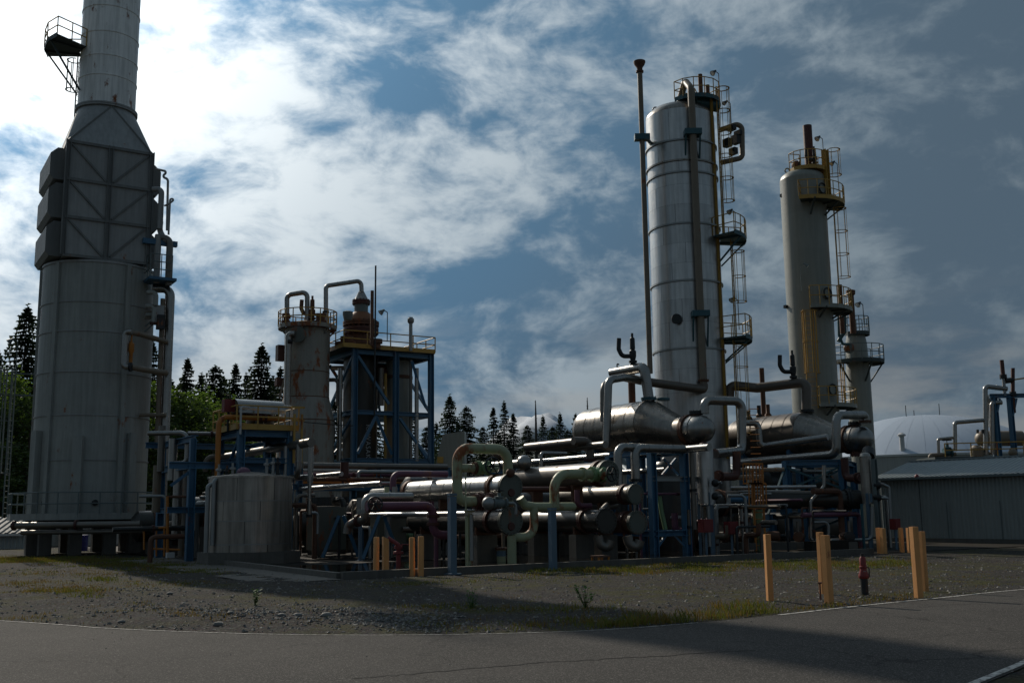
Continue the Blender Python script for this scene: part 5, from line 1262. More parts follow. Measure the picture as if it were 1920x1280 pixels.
# posts at the pad front
for px, row, top_, w__, lab in ((848, 1074, 930, .22, 'thick pale blue post under the green loop'), (1037, 1066, 957, .21, 'pale blue post under the green header pipe'), (675, 1050, 968, .13, 'thin pale blue post left of the tan bollards')):
    g = G(px, row, .05); stanchion(lab, Vector((g.x, g.y, zrow(g.x, g.y, top_))), 0, w__, 'blue_pale', arm=(w__ * 1.15, w__, .08))
g = G(880, 1060, .05)
stanchion('thin pale green post beside the thick blue one', Vector((g.x, g.y, zrow(g.x, g.y, 962))), 0, .18, gp, arm=(.3, .2, .05))
pipe('thin green sample pipe up to the loop', G(874, 1062, .1), 'z888', .03, gp, name='sample_pipe', n=6)
# purple piping
o = pipe('faded purple pipe with elbow down left of the exchangers', (688, 949, 38.6), 'u812 z1003 u846', .165, 'purple', fl=((0, .12), (1, .35), (1, .62)), name='purple_pipe', bend=2.2)
valve_parts(o, P(699, 949, 38.8), U, .15, Vector((.3, -1, .15)), 'red_flange', 'dark', .26, .36, .25)
pipe('thin purple leg reaching down to the pad', G(818, 1050, .1), 'z1005', .09, 'purple', name='purple_pipe')
pipe('purple pipe hooping over behind the polished exchanger', (737, 918, 43.2), 'z888 u838', .13, 'purple', name='purple_pipe', bend=2.2)
pipe('rusty red pipe behind the brown exchanger base', (975, 917, 42.3), 'u1085', .11, 'red_flange', name='red_pipe')
pipe('purple elbow dropping behind the green riser', (1082, 918, 42.6), 'z948 u1108', .11, 'purple', name='purple_pipe', bend=2)
# grey elbow assembly left
gq = P(772, 932, 41.5)
o = pipe('big silver pipe bending down left of the purple pipe', gq, 'u685 z962', .19, 'jacket', name='silver_pipe', bend=2.0, fl=((1, .85),), flm='galv')
pipe('dull elbow continuing left to the pump flange', (684, 966, 41.0), [P(684, 962, 41.0), P(684, 974, 41.0), P(668, 976, 41.2), P(653, 985, 41.4), P(650, 1000, 41.4)], .16, 'jacket_dull', name='silver_pipe', fl=((1, .8),), bend=1.2)
q = P(654, 940, 42); solo('pipe_guard', MB().box(P(675, 952, 41.4), (.08, .5, .8)), M['galv'], 'upright galvanised plate beside the big silver elbow', 'plate')
for px in (725, 740): pipe('pair of thin green uprights behind the purple pipe, %s' % ('left one' if px < 730 else 'right one'), (px, 950, 41.6), 'z912', .10, gp if px < 730 else 'galv', name='upright_pipe', n=8)
pipe('polished pipe just above the lower dark exchanger', P(878, 963, 38.9), 'v672', .10, 'clad', name='polished_pipe')
pipe('thin pale drop pipe from the polished run to the pad', P(884, 964, 38.8), 'z1050', .07, 'galv', name='polished_pipe', n=8)
# pipes at rack level behind the green loop
o = pipe('thick silver pipe lying behind the handwheel', P(985, 868, 46.5), 'v870', .2, 'jacket', name='silver_pipe')
MB().sphere(P(983, 867, 46.3), .34, 18, 12).build('end_elbow', M['jacket'], o)
MB().sphere(P(934, 851, 47), .26, 16, 10).build('branch_cap', M['brown_vessel'], o)
pipe('long silver pipe running from the white elbow under the kettle drum', P(1330, 838, 44.5), 'v985', .16, 'jacket', name='silver_pipe', bands=2.5)
pipe('small silver goose neck above the long silver pipe', P(1015, 876, 46.5), 'z849 u1062', .08, 'jacket', name='silver_pipe', bend=1.7)
pipe('thick tan brown pipe with rounded end left of the kettle drum', P(1085, 828, 49.5), 'v988', .22, 'brown_vessel', name='brown_pipe', bands=1.6)
o = pipe('tan pipe bending down from the brown pipe to the red flange', P(1075, 826, 49), 'u1106 z865', .2, 'brown_vessel', name='brown_pipe', fl=((1, .92),), bend=1.8)
pipe('dull pipe parallel below the thick brown pipe', P(1135, 833, 48.2), 'v1010', .17, 'jacket_dull', name='brown_pipe')
pipe('silver leg looping down beside the brown exchanger', (1210, 839, 44.6), 'u1158 z935', .175, 'jacket', name='silver_pipe', bend=2.0, bands=1.3, fl=((1, .85),), flm='dark')
pipe('silver leg looping down to the short silver exchanger', (1282, 842, 45.6), 'u1190 z903', .19, 'jacket', name='silver_pipe', bend=1.8, bands=.9, fl=((1, .95),), flm='dark')
pipe('dull elbow under the leg beside the brown exchanger', (1158, 935, 44.0), [P(1158, 932, 44), P(1156, 946, 44), P(1140, 948, 43.6), P(1128, 960, 43.4)], .17, 'jacket_dull', name='silver_pipe', bend=1.3)
for px, lab in ((1135, 'rusty white elbow under the long dark exchanger'), (1190, 'rusty white elbow under the rusty exchanger')): 
    q = P(px, 1014, 41.9); pipe(lab, None, [P(px - 14, 1004, 42), P(px - 10, 1020, 42), P(px + 6, 1027, 42), P(px + 10, 1012, 42)], .2, 'jacket_dull', name='drain_elbow', bend=1.2)
T = thing('trestle_stool', 'small orange legged stool on the wet pad', 'stool', G(1126, 1055, .1)); q = G(1126, 1056, .1); zq = zrow(q.x, q.y, 1042)
MB().box(Vector((q.x, q.y, zq)), (.55, .5, .05)).build('top', M['rust'], T, False)
for a_ in (-.22, .22):
    for b_ in (-.2, .2): MB().box(Vector((q.x, q.y, zq / 2)) + U * a_ + V * b_, (.06, .06, zq - .05)).build('leg', M['orange'], T, False)
solo('drain_gate', MB().box(G(1118, 1028) + Z * .45, (.3, .1, .9)), M['yellow'], 'pale yellow upright plate between the exchanger feet', 'plate', smooth=False)
# blue trestle right of the exchangers
t0 = post_at(1225, 45.2); t1_ = t0 + U * col_t(t0 + Z * 2, U, 1286); zT = zrow(t0.x, t0.y, 848)
T = thing('trestle', 'blue steel trestle with cross braces right of the exchangers', 'trestle', t0); c4 = [t0, t1_, t1_ + V * 3, t0 + V * 3]
for c in c4: MB().hbeam(c, c + Z * zT, .30, U).build('post', M['blue'], T, False)
for row in (1000, 846): 
    z_ = zrow(t0.x, t0.y, row)
    for a_, b_ in zip(c4, c4[1:] + c4[:1]): member(T, a_ + Z * z_, b_ + Z * z_, .24, Z)
z_ = zrow(t0.x, t0.y, 897); MB().hbeam(t0 + Z * z_ - U * .1, t1_ + U * 1.0 + Z * z_, .2, Z).build('beam', M['galv'], T, False)
za, zb_ = zrow(t0.x, t0.y, 858), zrow(t0.x, t0.y, 890)
MB().beam(t0.lerp(t1_, .35) + Z * za, t0.lerp(t1_, .8) + Z * zb_, .09).build('brace', M['blue'], T, False); MB().beam(t0.lerp(t1_, .8) + Z * za + V * .1, t0.lerp(t1_, .35) + Z * zb_ + V * .1, .09).build('brace', M['blue'], T, False)
zc_ = zrow(t0.x, t0.y, 1000); MB().beam(t0 + Z * .25, t0.lerp(t1_, .4) + Z * zc_, .10).build('brace', M['blue'], T, False); MB().beam(t1_ + Z * .25, t0.lerp(t1_, .55) + Z * zc_, .07).build('brace', M['blue'], T, False)
pipe('silver pipe stub through the blue trestle', P(1247, 880, 46.6), 'v1160', .12, 'jacket', name='silver_pipe')
pipe('bent green drain pipe inside the blue trestle', None, [P(1236, 930, 46.3), P(1241, 962, 46.3), P(1248, 992, 46.3)], .1, 'green_valve', name='drain_pipe')
solo('dark_vessel_block', MB().lathe(P(1262, 1010, 49.8), Z, [(1.0, -.6), (1.0, 3.2), (.7, 3.6)], 24), M['dark_vessel'], 'dark upright drum standing behind the blue trestle', 'drum')
# pumps on the wet floor
def pump(label, px, row, m='grey_rail', ang=0.0, k=1.0):
    g = G(px, row, .1); ax = (U * math.cos(ang) + V * math.sin(ang)); sd = Z.cross(ax); T = thing('pump', label, 'pump', g)
    MB().box(g + Z * .2 * k, (1.5 * k, .6 * k, .4 * k), (ax, sd, Z)).build('base', M['concrete'], T, False)
    c = g + Z * .68 * k
    MB().lathe(c + ax * .05 * k, ax, [(.1, -.05), (.24 * k, 0), (.25 * k, .08 * k), (.25 * k, .6 * k), (.2 * k, .66 * k)], 16).build('motor', M[m], T)
    MB().lathe(c - ax * .5 * k, ax, [(.12 * k, 0), (.3 * k, .03 * k), (.32 * k, .2 * k), (.12 * k, .26 * k), (.1 * k, .52 * k)], 16).build('casing', M['rust' if m != 'rust' else 'dark'], T)
    MB().tube([c - ax * .38 * k, c - ax * .38 * k + Z * .9 * k], .09 * k, 10).build('discharge', M['jacket_dull'], T)
    return T
pump('grey pump nearest the squat tank', 606, 1034, 'grey_rail', .3); pump('pump on a pale block left of the purple pipe', 648, 1030, 'tan_pipe', 1.4, 1.2); pump('pump on a low base behind the tan bollard pair', 760, 1030, 'green_valve', .2)
pump('small pump between tank and drop legs', 575, 1036, 'rust', 1.2, .8); pump('pump at the foot of the blue rack post', 340, 1034, 'dark', .2, .9); pump('pump right of the blue rack post', 374, 1032, 'rust', 1.0, .8)
pump('pump behind the green pedestal', 1000, 1036, 'dark', .7); pump('dark pump under the long dark exchanger', 1075, 1034, 'dark', 0, .9)
# blue bits of low steelwork behind
for i, (px, Y, lab) in enumerate(((640, 47, 'leaning blue strut pair behind the pumps'), (716, 45, 'blue strut pair behind the tan bollards'))):
    T = thing('strut_pair', lab, 'strut', post_at(px, Y)); b0 = post_at(px, Y)
    for s in (-1, 1): MB().beam(b0 + U * s * .1 + Z * 1.9, b0 + U * s * .85 + Z * .1, .14).build('strut', M['blue'], T, False)
solo('casing_block', MB().box(P(612, 990, 48), (1.6, .8, 1.9)), M['cover'], 'grey machine casing behind the pumps', 'casing', smooth=False)
solo('casing_block', MB().box(P(728, 985, 47), (1.4, .8, 1.6)), M['cover'], 'grey machine casing behind the tan bollards', 'casing', smooth=False)
# ================================================================ kettle reboilers and columns (right of centre)
def kettle(label, dome, k=1.0, body='clad_dark', zleg=2.6):
    """kettle drum along V: dome end near, eccentric cone, large body"""
    T = thing('kettle_drum', label, 'kettle drum', Vector((dome.x, dome.y, 0))); p = dome; d = V
    rn, Rb = .70 * k, 1.23 * k; off = Rb - rn                      # bottoms level
    hd = [(.02, -.74 * k), (rn * .35, -.70 * k), (rn * .66, -.58 * k), (rn * .88, -.36 * k), (rn, 0), (rn, .15 * k)]
    MB().lathe(p + d * .7 * k, d, hd, 32).build('dome_head', M['jacket'], T)
    MB().lathe(p + d * .85 * k, d, [(rn + .03, 0), (rn + .03, .1), (rn, .1), (rn, .5 * k)], 32).build('channel', M['jacket'], T)
    flange(MB(), p + d * 1.4 * k, d, rn * 1.12, .26, 32).build('body_flange', M['rust'], T)
    MB().lathe(p + d * 1.55 * k, d, [(rn, 0), (rn, .5 * k)], 32).build('neck', M['jacket_dull'], T)
    n = 40; c = MB(); a0 = p + d * 2.05 * k; a1 = p + d * 4.3 * k + Z * off; x, y = frame(d); secs = 6
    for s in range(secs + 1):
        t = s / secs
        for i in range(n):
            a = 2 * pi * i / n; c.v.append(a0.lerp(a1, t) + (x * math.cos(a) + y * math.sin(a)) * (rn + (Rb - rn) * t))
    for s in range(secs):
        for i in range(n): c.f.append((s * n + i, s * n + (i + 1) % n, (s + 1) * n + (i + 1) % n, (s + 1) * n + i))
    c.build('cone', M['clad_dark'], T)
    e = a1; Lb = 5.2 * k; cs = 6
    for i in range(cs):
        MB().lathe(e + d * (Lb * i / cs), d, [(Rb + (.006 if i % 2 else 0), 0), (Rb + (.006 if i % 2 else 0), Lb / cs)], 40, False, False).build('cladding_ring', M[body], T)
        MB().lathe(e + d * (Lb * i / cs - .02), d, [(Rb + .02, 0), (Rb + .02, .05)], 40, False, False).build('lap_band', M[body], T)
    q = e + d * Lb; MB().lathe(q, d, [(Rb, 0), (Rb * .93, .3), (Rb * .7, .55), (Rb * .3, .7), (.01, .73)], 40).build('rear_head', M[body], T)
    for s in (.15, .85):
        w = e + d * (Lb * s); hz = w.z - Rb + .15
        MB().box(Vector((w.x, w.y, hz)), (1.7 * k, .25, .6)).build('saddle', M['blue'], T, False)
        for sg in (-1, 1): MB().hbeam(Vector((w.x, w.y, 0)) + U * sg * .9, Vector((w.x, w.y, hz - .3)) + U * sg * .9, .28, U).build('support_leg', M['blue'], T, False)
        MB().hbeam(Vector((w.x, w.y, hz - .42)) - U * 1.1, Vector((w.x, w.y, hz - .42)) + U * 1.1, .26, Z).build('support_beam', M['blue'], T, False)
    for s, c_ in ((.55, 'red_flange'), ):
        pass
    return T, e, Lb, Rb, rn
d1 = P(1326, 803, 50.0); K1, k1e, k1L, k1R, k1r = kettle('near silver kettle drum with cone and domed end', d1 - V * .2, 1.0)
d2 = P(1626, 821, 54.6); K2, k2e, k2L, k2R, k2r = kettle('farther tan streaked kettle drum with domed end at right', d2 - V * .2, .98, 'brown_vessel')
for K, dd in ((K1, d1), (K2, d2)):
    q = dd + V * .75; flange(MB(), q + Z * .82, Z, .34, .16, 20).build('top_nozzle_flange', M['dark'], K); MB().cyl(q + Z * .6, q + Z * .8, .25, n=14).build('top_nozzle', M['rust'], K)
    flange(MB(), q - Z * .82, Z, .34, .16, 20).build('bottom_nozzle_flange', M['red_flange'], K); MB().cyl(q - Z * .8, q - Z * .6, .25, n=14).build('bottom_nozzle', M['rust'], K)
# ---- near tower
tA = P(1284, 480, 61); AX, AY = P(1294, 830, 61).x, 61.0; AX = P(1277, 205, 61).x * .5 + P(1290, 690, 61).x * .5
AR = 2.08; za = lambda r: zrow(AX, AY - AR * .95, r)
T = AT = thing('tall_column', 'tallest silver clad column with strapped courses, near one', 'column', (AX, AY, 0))
rows = [202, 262, 300, 322, 345, 382, 418, 455, 492, 525, 560, 602, 652, 690, 735, 790, 850]
zr_ = [za(r) for r in rows]
for a_, b_ in zip(zr_[1:], zr_): 
    i = zr_.index(a_)
    for k in range(3):
        g = .004; a0 = math.radians(-155 + i * 37 % 60) + k * 2 * pi / 3
        MB().lathe((AX, AY, a_ + .004), Z, [(AR, 0), (AR, b_ - a_ - .008)], 18, False, False, a0 + g, a0 + 2 * pi / 3 - g).build('cladding_sheet', M['clad'], T)
MB().lathe((AX, AY, 0), Z, [(AR - .03, 0), (AR - .03, zr_[0] - .1)], 48).build('inner_shell', M['dark'], T); MB().lathe((AX, AY, 0), Z, [(AR + .02, 0), (AR + .02, zr_[-1])], 48, False, False).build('skirt', M['clad'], T)
for r in (262, 300, 322, 418, 525, 652): MB().lathe((AX, AY, za(r) - .06), Z, [(AR, 0), (AR + .09, .01), (AR + .09, .11), (AR, .13)], 48, False, False).build('strap_ring', M['galv' if r != 300 else 'clad_dark'], T)
MB().lathe((AX, AY, zr_[0]), Z, [(AR, 0), (AR * .97, .22), (AR * .8, .55), (AR * .45, .85), (.01, .95)], 48).build('top_head', M['clad_dark'], T)
MB().ring(P(1229, 206, AY), (0, 1, 0), .16, .05, 14, 6).build('lifting_lug', M['galv'], T)
MB().lathe(Vector((P(1258, 598, AY).x, AY - AR * .93, za(598))), (0, -1, 0), [(.24, -.2), (.24, .12), (.3, .12), (.3, .2)], 18).build('handhole', M['dark'], T)
# overhead pipe: out of the top, over and down the face
yf = AY - AR - .35
pts = [P(1277, 195, AY - .3), P(1277, 180, AY - .3), P(1291, 156, AY - 1.3), P(1296, 162, yf), P(1296, 210, yf)]
zdn = lambda r, px: Vector((P(px, r, yf).x, yf, P(px, r, yf).z))
xq = P(1297, 200, yf).x
dn = [P(1277, 200, AY - .2), P(1277, 186, AY - .2), Vector((xq, yf, za(155))), Vector((xq, yf, P(1297, 712, yf).z))]
zlow = zrow(xq, yf, 722)
dn = [P(1276, 204, AY - .4), P(1276, 184, AY - .4), Vector((xq - .15, AY - 1.4, zrow(xq, AY - 1.4, 152))), Vector((xq, yf, zrow(xq, yf, 166))), Vector((xq, yf, zlow))]
o = pipe('long overhead line running down the face of the near tower', None, dn, .21, 'tan_pipe', name='overhead_line', bend=2.0, fl=((3, .985),), bands=3.0, flm='rust')
for r in (248, 588):
    z_ = zrow(xq, yf, r); b_ = MB().box(Vector((xq, yf + .1, z_)), (1.0, .75, .34), X3); bo = b_.build('pipe_bracket', M['teal'], T, False)
    for s in (-1, 1): MB().beam(Vector((xq + s * .42, yf - .1, z_)), Vector((xq + s * .42, AY - AR * .92, z_ - (1.6 if r < 400 else 1.9))), .09).build('bracket_strut', M['teal'], bo, False)
lo = Vector((xq, yf, zlow)); 
pipe('tan return pipe crossing from the near tower line to the kettle top', None, [lo + Z * .1, lo - Z * .25, P(1215, 716, 55.5), P(1165, 706, 57.0)], .24, 'brown_vessel', name='return_pipe', bend=1.4)
q = P(1160, 712, 52.6)
pipe('silver pipe looping from kettle level up and back to the tower', None, [P(1136, 838, 52.2), P(1137, 832, 52.2), P(1141, 712, 52.2), P(1172, 707, 53.2), P(1215, 716, 54.5)], .2, 'jacket', name='silver_loop', bend=2.0, bands=3.0)
pipe('partly hidden silver pipe behind the kettle loop', None, [P(1131, 790, 54.5), P(1131, 722, 54.5), P(1150, 712, 56)], .17, 'jacket_dull', name='silver_loop')
o = pipe('fat silver vapour pipe on top of the near kettle drum', None, [P(1148, 699, 56.0), P(1208, 688, 53.6), P(1217, 752, 53.6)], .27, 'jacket', name='vapour_pipe', bend=1.25, fl=((1, .93),), flm='teal')
relief_valve(o, P(1187, 686, 54.3), 1.75, (-1, 0, 0), 'dark', 1.1); MB().tube([P(1157, 688, 55.4), P(1157, 681, 55.4), P(1161, 684, 55.4)], .04, 6).build('drain_cock', M['dark'], o)
solo('support_pole', MB().cyl(P(1186, 775, 57.5), Vector((*P(1186, 775, 57.5).xy, zrow(*P(1186, 775, 57.5).xy, 696))), .2, n=10), M['rust'], 'rusty pole behind the near kettle vapour pipe', 'pole')
MB().lathe(P(1243, 747, 53.8) - Z * .1, Z, [(.35, 0), (.35, .12), (.3, .14)], 16).build('blind_flange', M['teal'], K1)
pipe('silver overhead bend from the dome nozzle down to the long pipe', None, [P(1321, 775, 50.4), P(1321, 750, 50.4), P(1391, 752, 51.0), P(1391, 845, 51.0), P(1340, 850, 47.6)], .22, 'jacket', name='silver_bend', bend=1.9, bands=1.7)
# vent stack pole
pv = P(1199, 124, 59.5); PX, PY = (P(1200, 130, 59.0).x + P(1218, 688, 59.0).x) / 2, 59.0
T = thing('vent_stack', 'thin rusty vent stack with cup top left of the near tower', 'vent stack', (PX, PY, 0)); zv = zrow(PX, PY, 128)
MB().lathe((PX, PY, zrow(PX, PY, 700)), Z, [(.155, 0), (.155, zv - zrow(PX, PY, 700))], 16).build('pipe', M['tan_pipe'], T)
MB().lathe((PX, PY, zv - .3), Z, [(.16, 0), (.23, .02), (.23, .12), (.17, .14), (.17, .3), (.30, .5), (.36, .65), (.36, .72), (.28, .72), (.15, .4)], 18).build('cup', M['rust'], T)
MB().box(Vector((PX, PY, zrow(PX, PY, 258))), (.9, .5, .35), X3).build('bracket', M['teal'], T, False); MB().beam(Vector((PX + .2, PY, zrow(PX, PY, 256))), Vector((AX - AR * .9, AY - .6, zrow(PX, PY, 256))), .16).build('tie', M['teal'], T, False)
# top deck of the near tower
T = AT; px0 = Vector((AX, AY, 0)); ztp = zrow(AX + 1.2, AY - .8, 196)
arc_platform(T, (AX + .9, AY - .3), .25, 1.55, -150, 70, ztp + .25, 'yellow', 'teal', 1.1, 9, .8, 'teal', 2, .6)
MB().lathe(P(1303, 192, AY - 1.0), Vector((1, .2, -.1)), [(.38, 0), (.38, 1.5), (.2, 1.6)], 16).build('valve_drum', M['teal'], T)
for px, r0, r, t_ in ((1315, 140, .14, 2.2), (1328, 160, .13, 1.6)):
    q = P(px, 195, AY - .6); MB().cyl(q, Vector((q.x, q.y, zrow(q.x, q.y, r0))), r, n=10).build('vent_pipe', M['rust'], T)
floodlight(T, P(1349, 176, AY - .5), 1.3, (-1, -.5, 0), 'dark', .025, .17)
la = -22; lx_, ly_ = AX + (AR + .28) * math.cos(math.radians(la)), AY + (AR + .28) * math.sin(math.radians(la))
zt_ = zrow(lx_, ly_, 165); zp1, zp2 = zrow(lx_ + .6, ly_, 447), zrow(lx_ + .6, ly_, 635)
ladder(T, lx_, ly_, la, zp1, zt_, 'yellow', (zrow(lx_, ly_, 378), zt_ - .1), .5, .40, 1.25, 5, .035)
MB().hbeam(Vector((lx_, ly_, zrow(lx_, ly_, 860))) - Vector((.45, .35, 0)), Vector((lx_, ly_, zt_ - .6)) - Vector((.45, .35, 0)), .13, U).build('ladder_column', M['yellow'], T, False)
lx2, ly2 = lx_ + .45, ly_ + .1
ladder(T, lx2, ly2, la, zp2, zp1 - .1, 'yellow', (zp2 + 2.2, zp1 - .8), .5, .40, 1.25, 5, .03)
ladder(T, lx_ + .3, ly_, la, zrow(lx_, ly_, 850), zp2 - .1, 'yellow', (zrow(lx_, ly_, 812), zp2 - .4), .5, .40, 1.25, 5, .03)
arc_platform(T, (AX, AY), AR + .03, AR + 1.55, -48, 12, zp1, 'yellow', 'teal', 1.1, 5, .7, 'teal', 2, 1.5)
arc_platform(T, (AX, AY), AR + .03, AR + 1.6, -38, 18, zp2, 'yellow', 'teal', 1.25, 5, .7, 'teal', 2, 1.3)
floodlight(T, P(1380, 437, AY), 1.3, (-1, -.5, 0), 'dark', .025, .16); floodlight(T, P(1386, 618, AY), 1.8, (-1, -.4, 0), 'dark', .025, .17); floodlight(T, P(1371, 232, AY), 1.3, (-1, -.4, 0), 'dark', .025, .14)
o = pipe('U shaped instrument loop on the right of the near tower', None, [P(1350, 244, AY - .3), P(1391, 230, AY - .3), P(1392, 296, AY - .3), P(1352, 305, AY - .3)], .16, 'tan_pipe', name='loop_pipe', bend=2.0)
for a_, b_, w__ in (((1372, 240), .3, .35), ((1380, 262), .35, .55), ((1375, 284), .3, .4), ((1364, 268), .35, .5), ((1384, 250), .25, .3)): MB().box(P(*a_, AY - .3), (b_, .5, w__)).build('instrument_block', M['dark'], o, False)
MB().beam(P(1350, 244, AY - .4), P(1372, 236, AY - .4), .14).build('bracket', M['yellow'], o, False)
# ---- grey second tower
BX, BY, BR = P(1513, 450, 67).x, 67.0, 1.46; BX = (P(1506, 330, BY).x + P(1524, 720, BY).x) / 2; zb2 = lambda r: zrow(BX, BY - BR, r)
T = BT = thing('tall_column', 'smooth grey green column with yellow platforms, second tall one', 'column', (BX, BY, 0))
sr = [326, 395, 465, 535, 605, 675, 745, 830]
for a_, b_ in zip(sr[1:], sr): MB().lathe((BX, BY, zb2(a_)), Z, [(BR, 0), (BR, zb2(b_) - zb2(a_))], 48, False, False).build('shell_course', M['tower_grey'], T)
MB().lathe((BX, BY, 0), Z, [(BR, 0), (BR, zb2(830))], 48, False, False).build('skirt', M['tower_grey'], T)
MB().lathe((BX, BY, zb2(326)), Z, [(BR, 0), (BR * .95, .25), (BR * .8, .45), (BR * .45, .62), (.01, .7)], 48).build('top_head', M['tower_grey'], T)
MB().ring(P(1476, 320, BY), (0, 1, 0), .15, .05, 14, 6).build('lifting_lug', M['tower_grey'], T)
q = P(1518, 312, BY); MB().cyl(q, Vector((q.x, q.y, zrow(q.x, q.y, 236))), .30, n=18).build('vent_stack', M['red_flange'], T)
ztb = zb2(312)
arc_platform(T, (BX + .35, BY - .1), .5, 1.25, -170, 60, ztb + .1, 'yellow', 'yellow', 1.15, 10, .9, 'yellow', 2, .4)
relief_valve(T, P(1528, 310, BY - .6), 1.3, (-1, 0, 0), 'dark', 1.0); MB().sphere(P(1493, 310, BY), .32, 12, 8).build('nozzle_cap', M['rust'], T)
MB().tube([P(1497, 312, BY - .3), P(1500, 298, BY - .3), P(1496, 297, BY - .3)], .06, 8).build('hand_valve', M['dark'], T)
floodlight(T, P(1544, 290, BY), 1.1, (-1, -.4, 0), 'dark', .025, .18)
zq1, zq2, zq3 = zrow(BX, BY - BR - .6, 371), zrow(BX, BY - BR - .6, 574), zrow(BX, BY - BR - .6, 758)
arc_platform(T, (BX, BY), BR + .02, BR + 1.15, -112, 20, zq1, 'yellow', 'grating', 1.1, 10, .9, 'yellow', 3, .9)
arc_platform(T, (BX, BY), BR + .02, BR + 1.2, -105, 25, zq2, 'yellow', 'grating', 1.25, 10, .9, 'tower_grey', 3, .6)
arc_platform(T, (BX, BY), BR + .02, BR + 1.1, -100, 25, zq3, 'yellow', 'grating', 1.1, 10, .9, 'tower_grey', 3, .6)
for px, rw in ((1536, 352), (1546, 549), (1556, 730)):
    q = Vector((P(px, rw, BY - BR * .8).x, BY - BR * .75, zrow(BX, BY - BR, rw))); e = Vector((q.x - BX, q.y - BY, 0)).normalized()
    mo = MB().lathe(q - e * .2, e, [(.32, 0), (.32, .35), (.38, .36), (.38, .46)], 20).build('manway', M['tower_grey'], T); MB().ring(q + e * .3, e, .34, .05, 20, 6).build('manway_ring', M['dark'], mo)
la = -15; lx_, ly_ = BX + (BR + .3) * math.cos(math.radians(la)), BY + (BR + .3) * math.sin(math.radians(la))
ladder(T, lx_, ly_, la, zq1, zrow(lx_, ly_, 282), 'yellow', (zq1 + 2.0, zrow(lx_, ly_, 282)), .5, .42, 1.2, 5, .035)
MB().hbeam(Vector((lx_, ly_, zq1)) - Vector((.25, .25, 0)), Vector((lx_, ly_, zrow(lx_, ly_, 283))) - Vector((.25, .25, 0)), .32, U).build('ladder_shield', M['yellow'], T, False)
ladder(T, lx_ + .15, ly_, la, zq2, zq1 - .1, 'yellow', (zq2 + 2.2, zq1 - .3), .5, .42, 1.2, 5, .035)
lf = P(1521, 680, BY - BR - .3); ladder(T, lf.x, BY - BR - .2, -95, zq3 - .2, zq2 - .1, 'yellow', (zq3 + 2.0, zq2 - .3), .6, .45, 1.4, 5, .03)
floodlight(T, P(1572, 345, BY), 1.4, (-1, -.4, 0), 'dark', .025, .15); floodlight(T, P(1503, 545, BY - BR - 1.1), 1.6, (1, -.4, 0), 'grey_rail', .015, .12)
for px, r0, r1, r in ((1561, 570, 820, .1), (1556, 400, 570, .08)): q = P(px, r1, BY - .4); MB().cyl(q, Vector((q.x, q.y, zrow(q.x, q.y, r0))), r, n=8).build('conduit', M['tower_grey'], T)
MB().box(P(1474, 575, BY), (.3, .2, .2)).build('sensor', M['dark'], T, False); MB().box(P(1467, 367, BY), (.3, .2, .2)).build('sensor', M['dark'], T, False)
for px, r0, r1, r, lab in ((1580, 534, 625, .16, 'dark vent pipe right of the grey tower middle platform'), (1600, 553, 625, .2, 'rusty vent pipe with cap on the small column')):
    q = P(px, r1, 69); zz_ = zrow(q.x, q.y, r0); mb = MB().cyl(q, Vector((q.x, q.y, zz_)), r, n=12)
    if px == 1600: mb.lathe((q.x, q.y, zz_ - .05), Z, [(r, 0), (r * 1.5, .1), (r * 1.6, .35), (r, .4)], 12)
    solo('vent_pipe', mb, M['rust'], lab, 'vent pipe', base=q)
# small third column
CX3, CY3 = P(1609, 700, 72).x, 72.0; R3 = .80; z3 = lambda r: zrow(CX3, CY3 - R3, r)
T = thing('small_column', 'short slim grey column right of the smooth grey tower', 'column', (CX3, CY3, 0))
MB().lathe((CX3, CY3, 0), Z, [(R3, 0), (R3, z3(760))], 32, False, False).build('skirt', M['tower_grey'], T); MB().lathe((CX3, CY3, 0), Z, [(R3, z3(760)), (R3, z3(690)), (R3 * .97, z3(688)), (R3 * .9, z3(640)), (R3 * .78, z3(626)), (.3, z3(622))], 32).build('shell', M['tower_grey'], T)
arc_platform(T, (CX3, CY3), R3, R3 + 1.0, -190, 40, z3(676), 'grey_rail', 'grating', 1.1, 10, .9, 'grating', 3, 1.4)
arc_platform(T, (CX3 + .1, CY3), .2, .85, -180, 100, z3(622), 'grey_rail', 'grating', 1.15, 10, .7, 'grating', 2, .3)
floodlight(T, P(1620, 605, CY3), 1.3, (-1, -.4, 0), 'dark', .03, .2); q = P(1592, 652, CY3 - R3 - .4); MB().sphere(q, .38, 14, 9).build('float_chamber', M['cover'], T)
ladder(T, P(1582, 740, CY3 - .5).x, CY3 - .5, 190, z3(760), z3(676), 'yellow', (z3(745), z3(680)), .5, .4, 1.1, 5, .03)
pipe('curled dark blue vent pipe between the grey tower and small column', None, [P(1572, 590, 70), P(1573, 628, 70), P(1580, 645, 70), P(1592, 645, 70.5)], .09, 'teal', name='vent_pipe', bend=1.6)
pipe('thick dark blue pipe right of the grey tower', None, [P(1583, 585, 70), P(1584, 622, 70), P(1578, 630, 70), P(1572, 640, 70)], .13, 'teal', name='vent_pipe', bend=1.4)
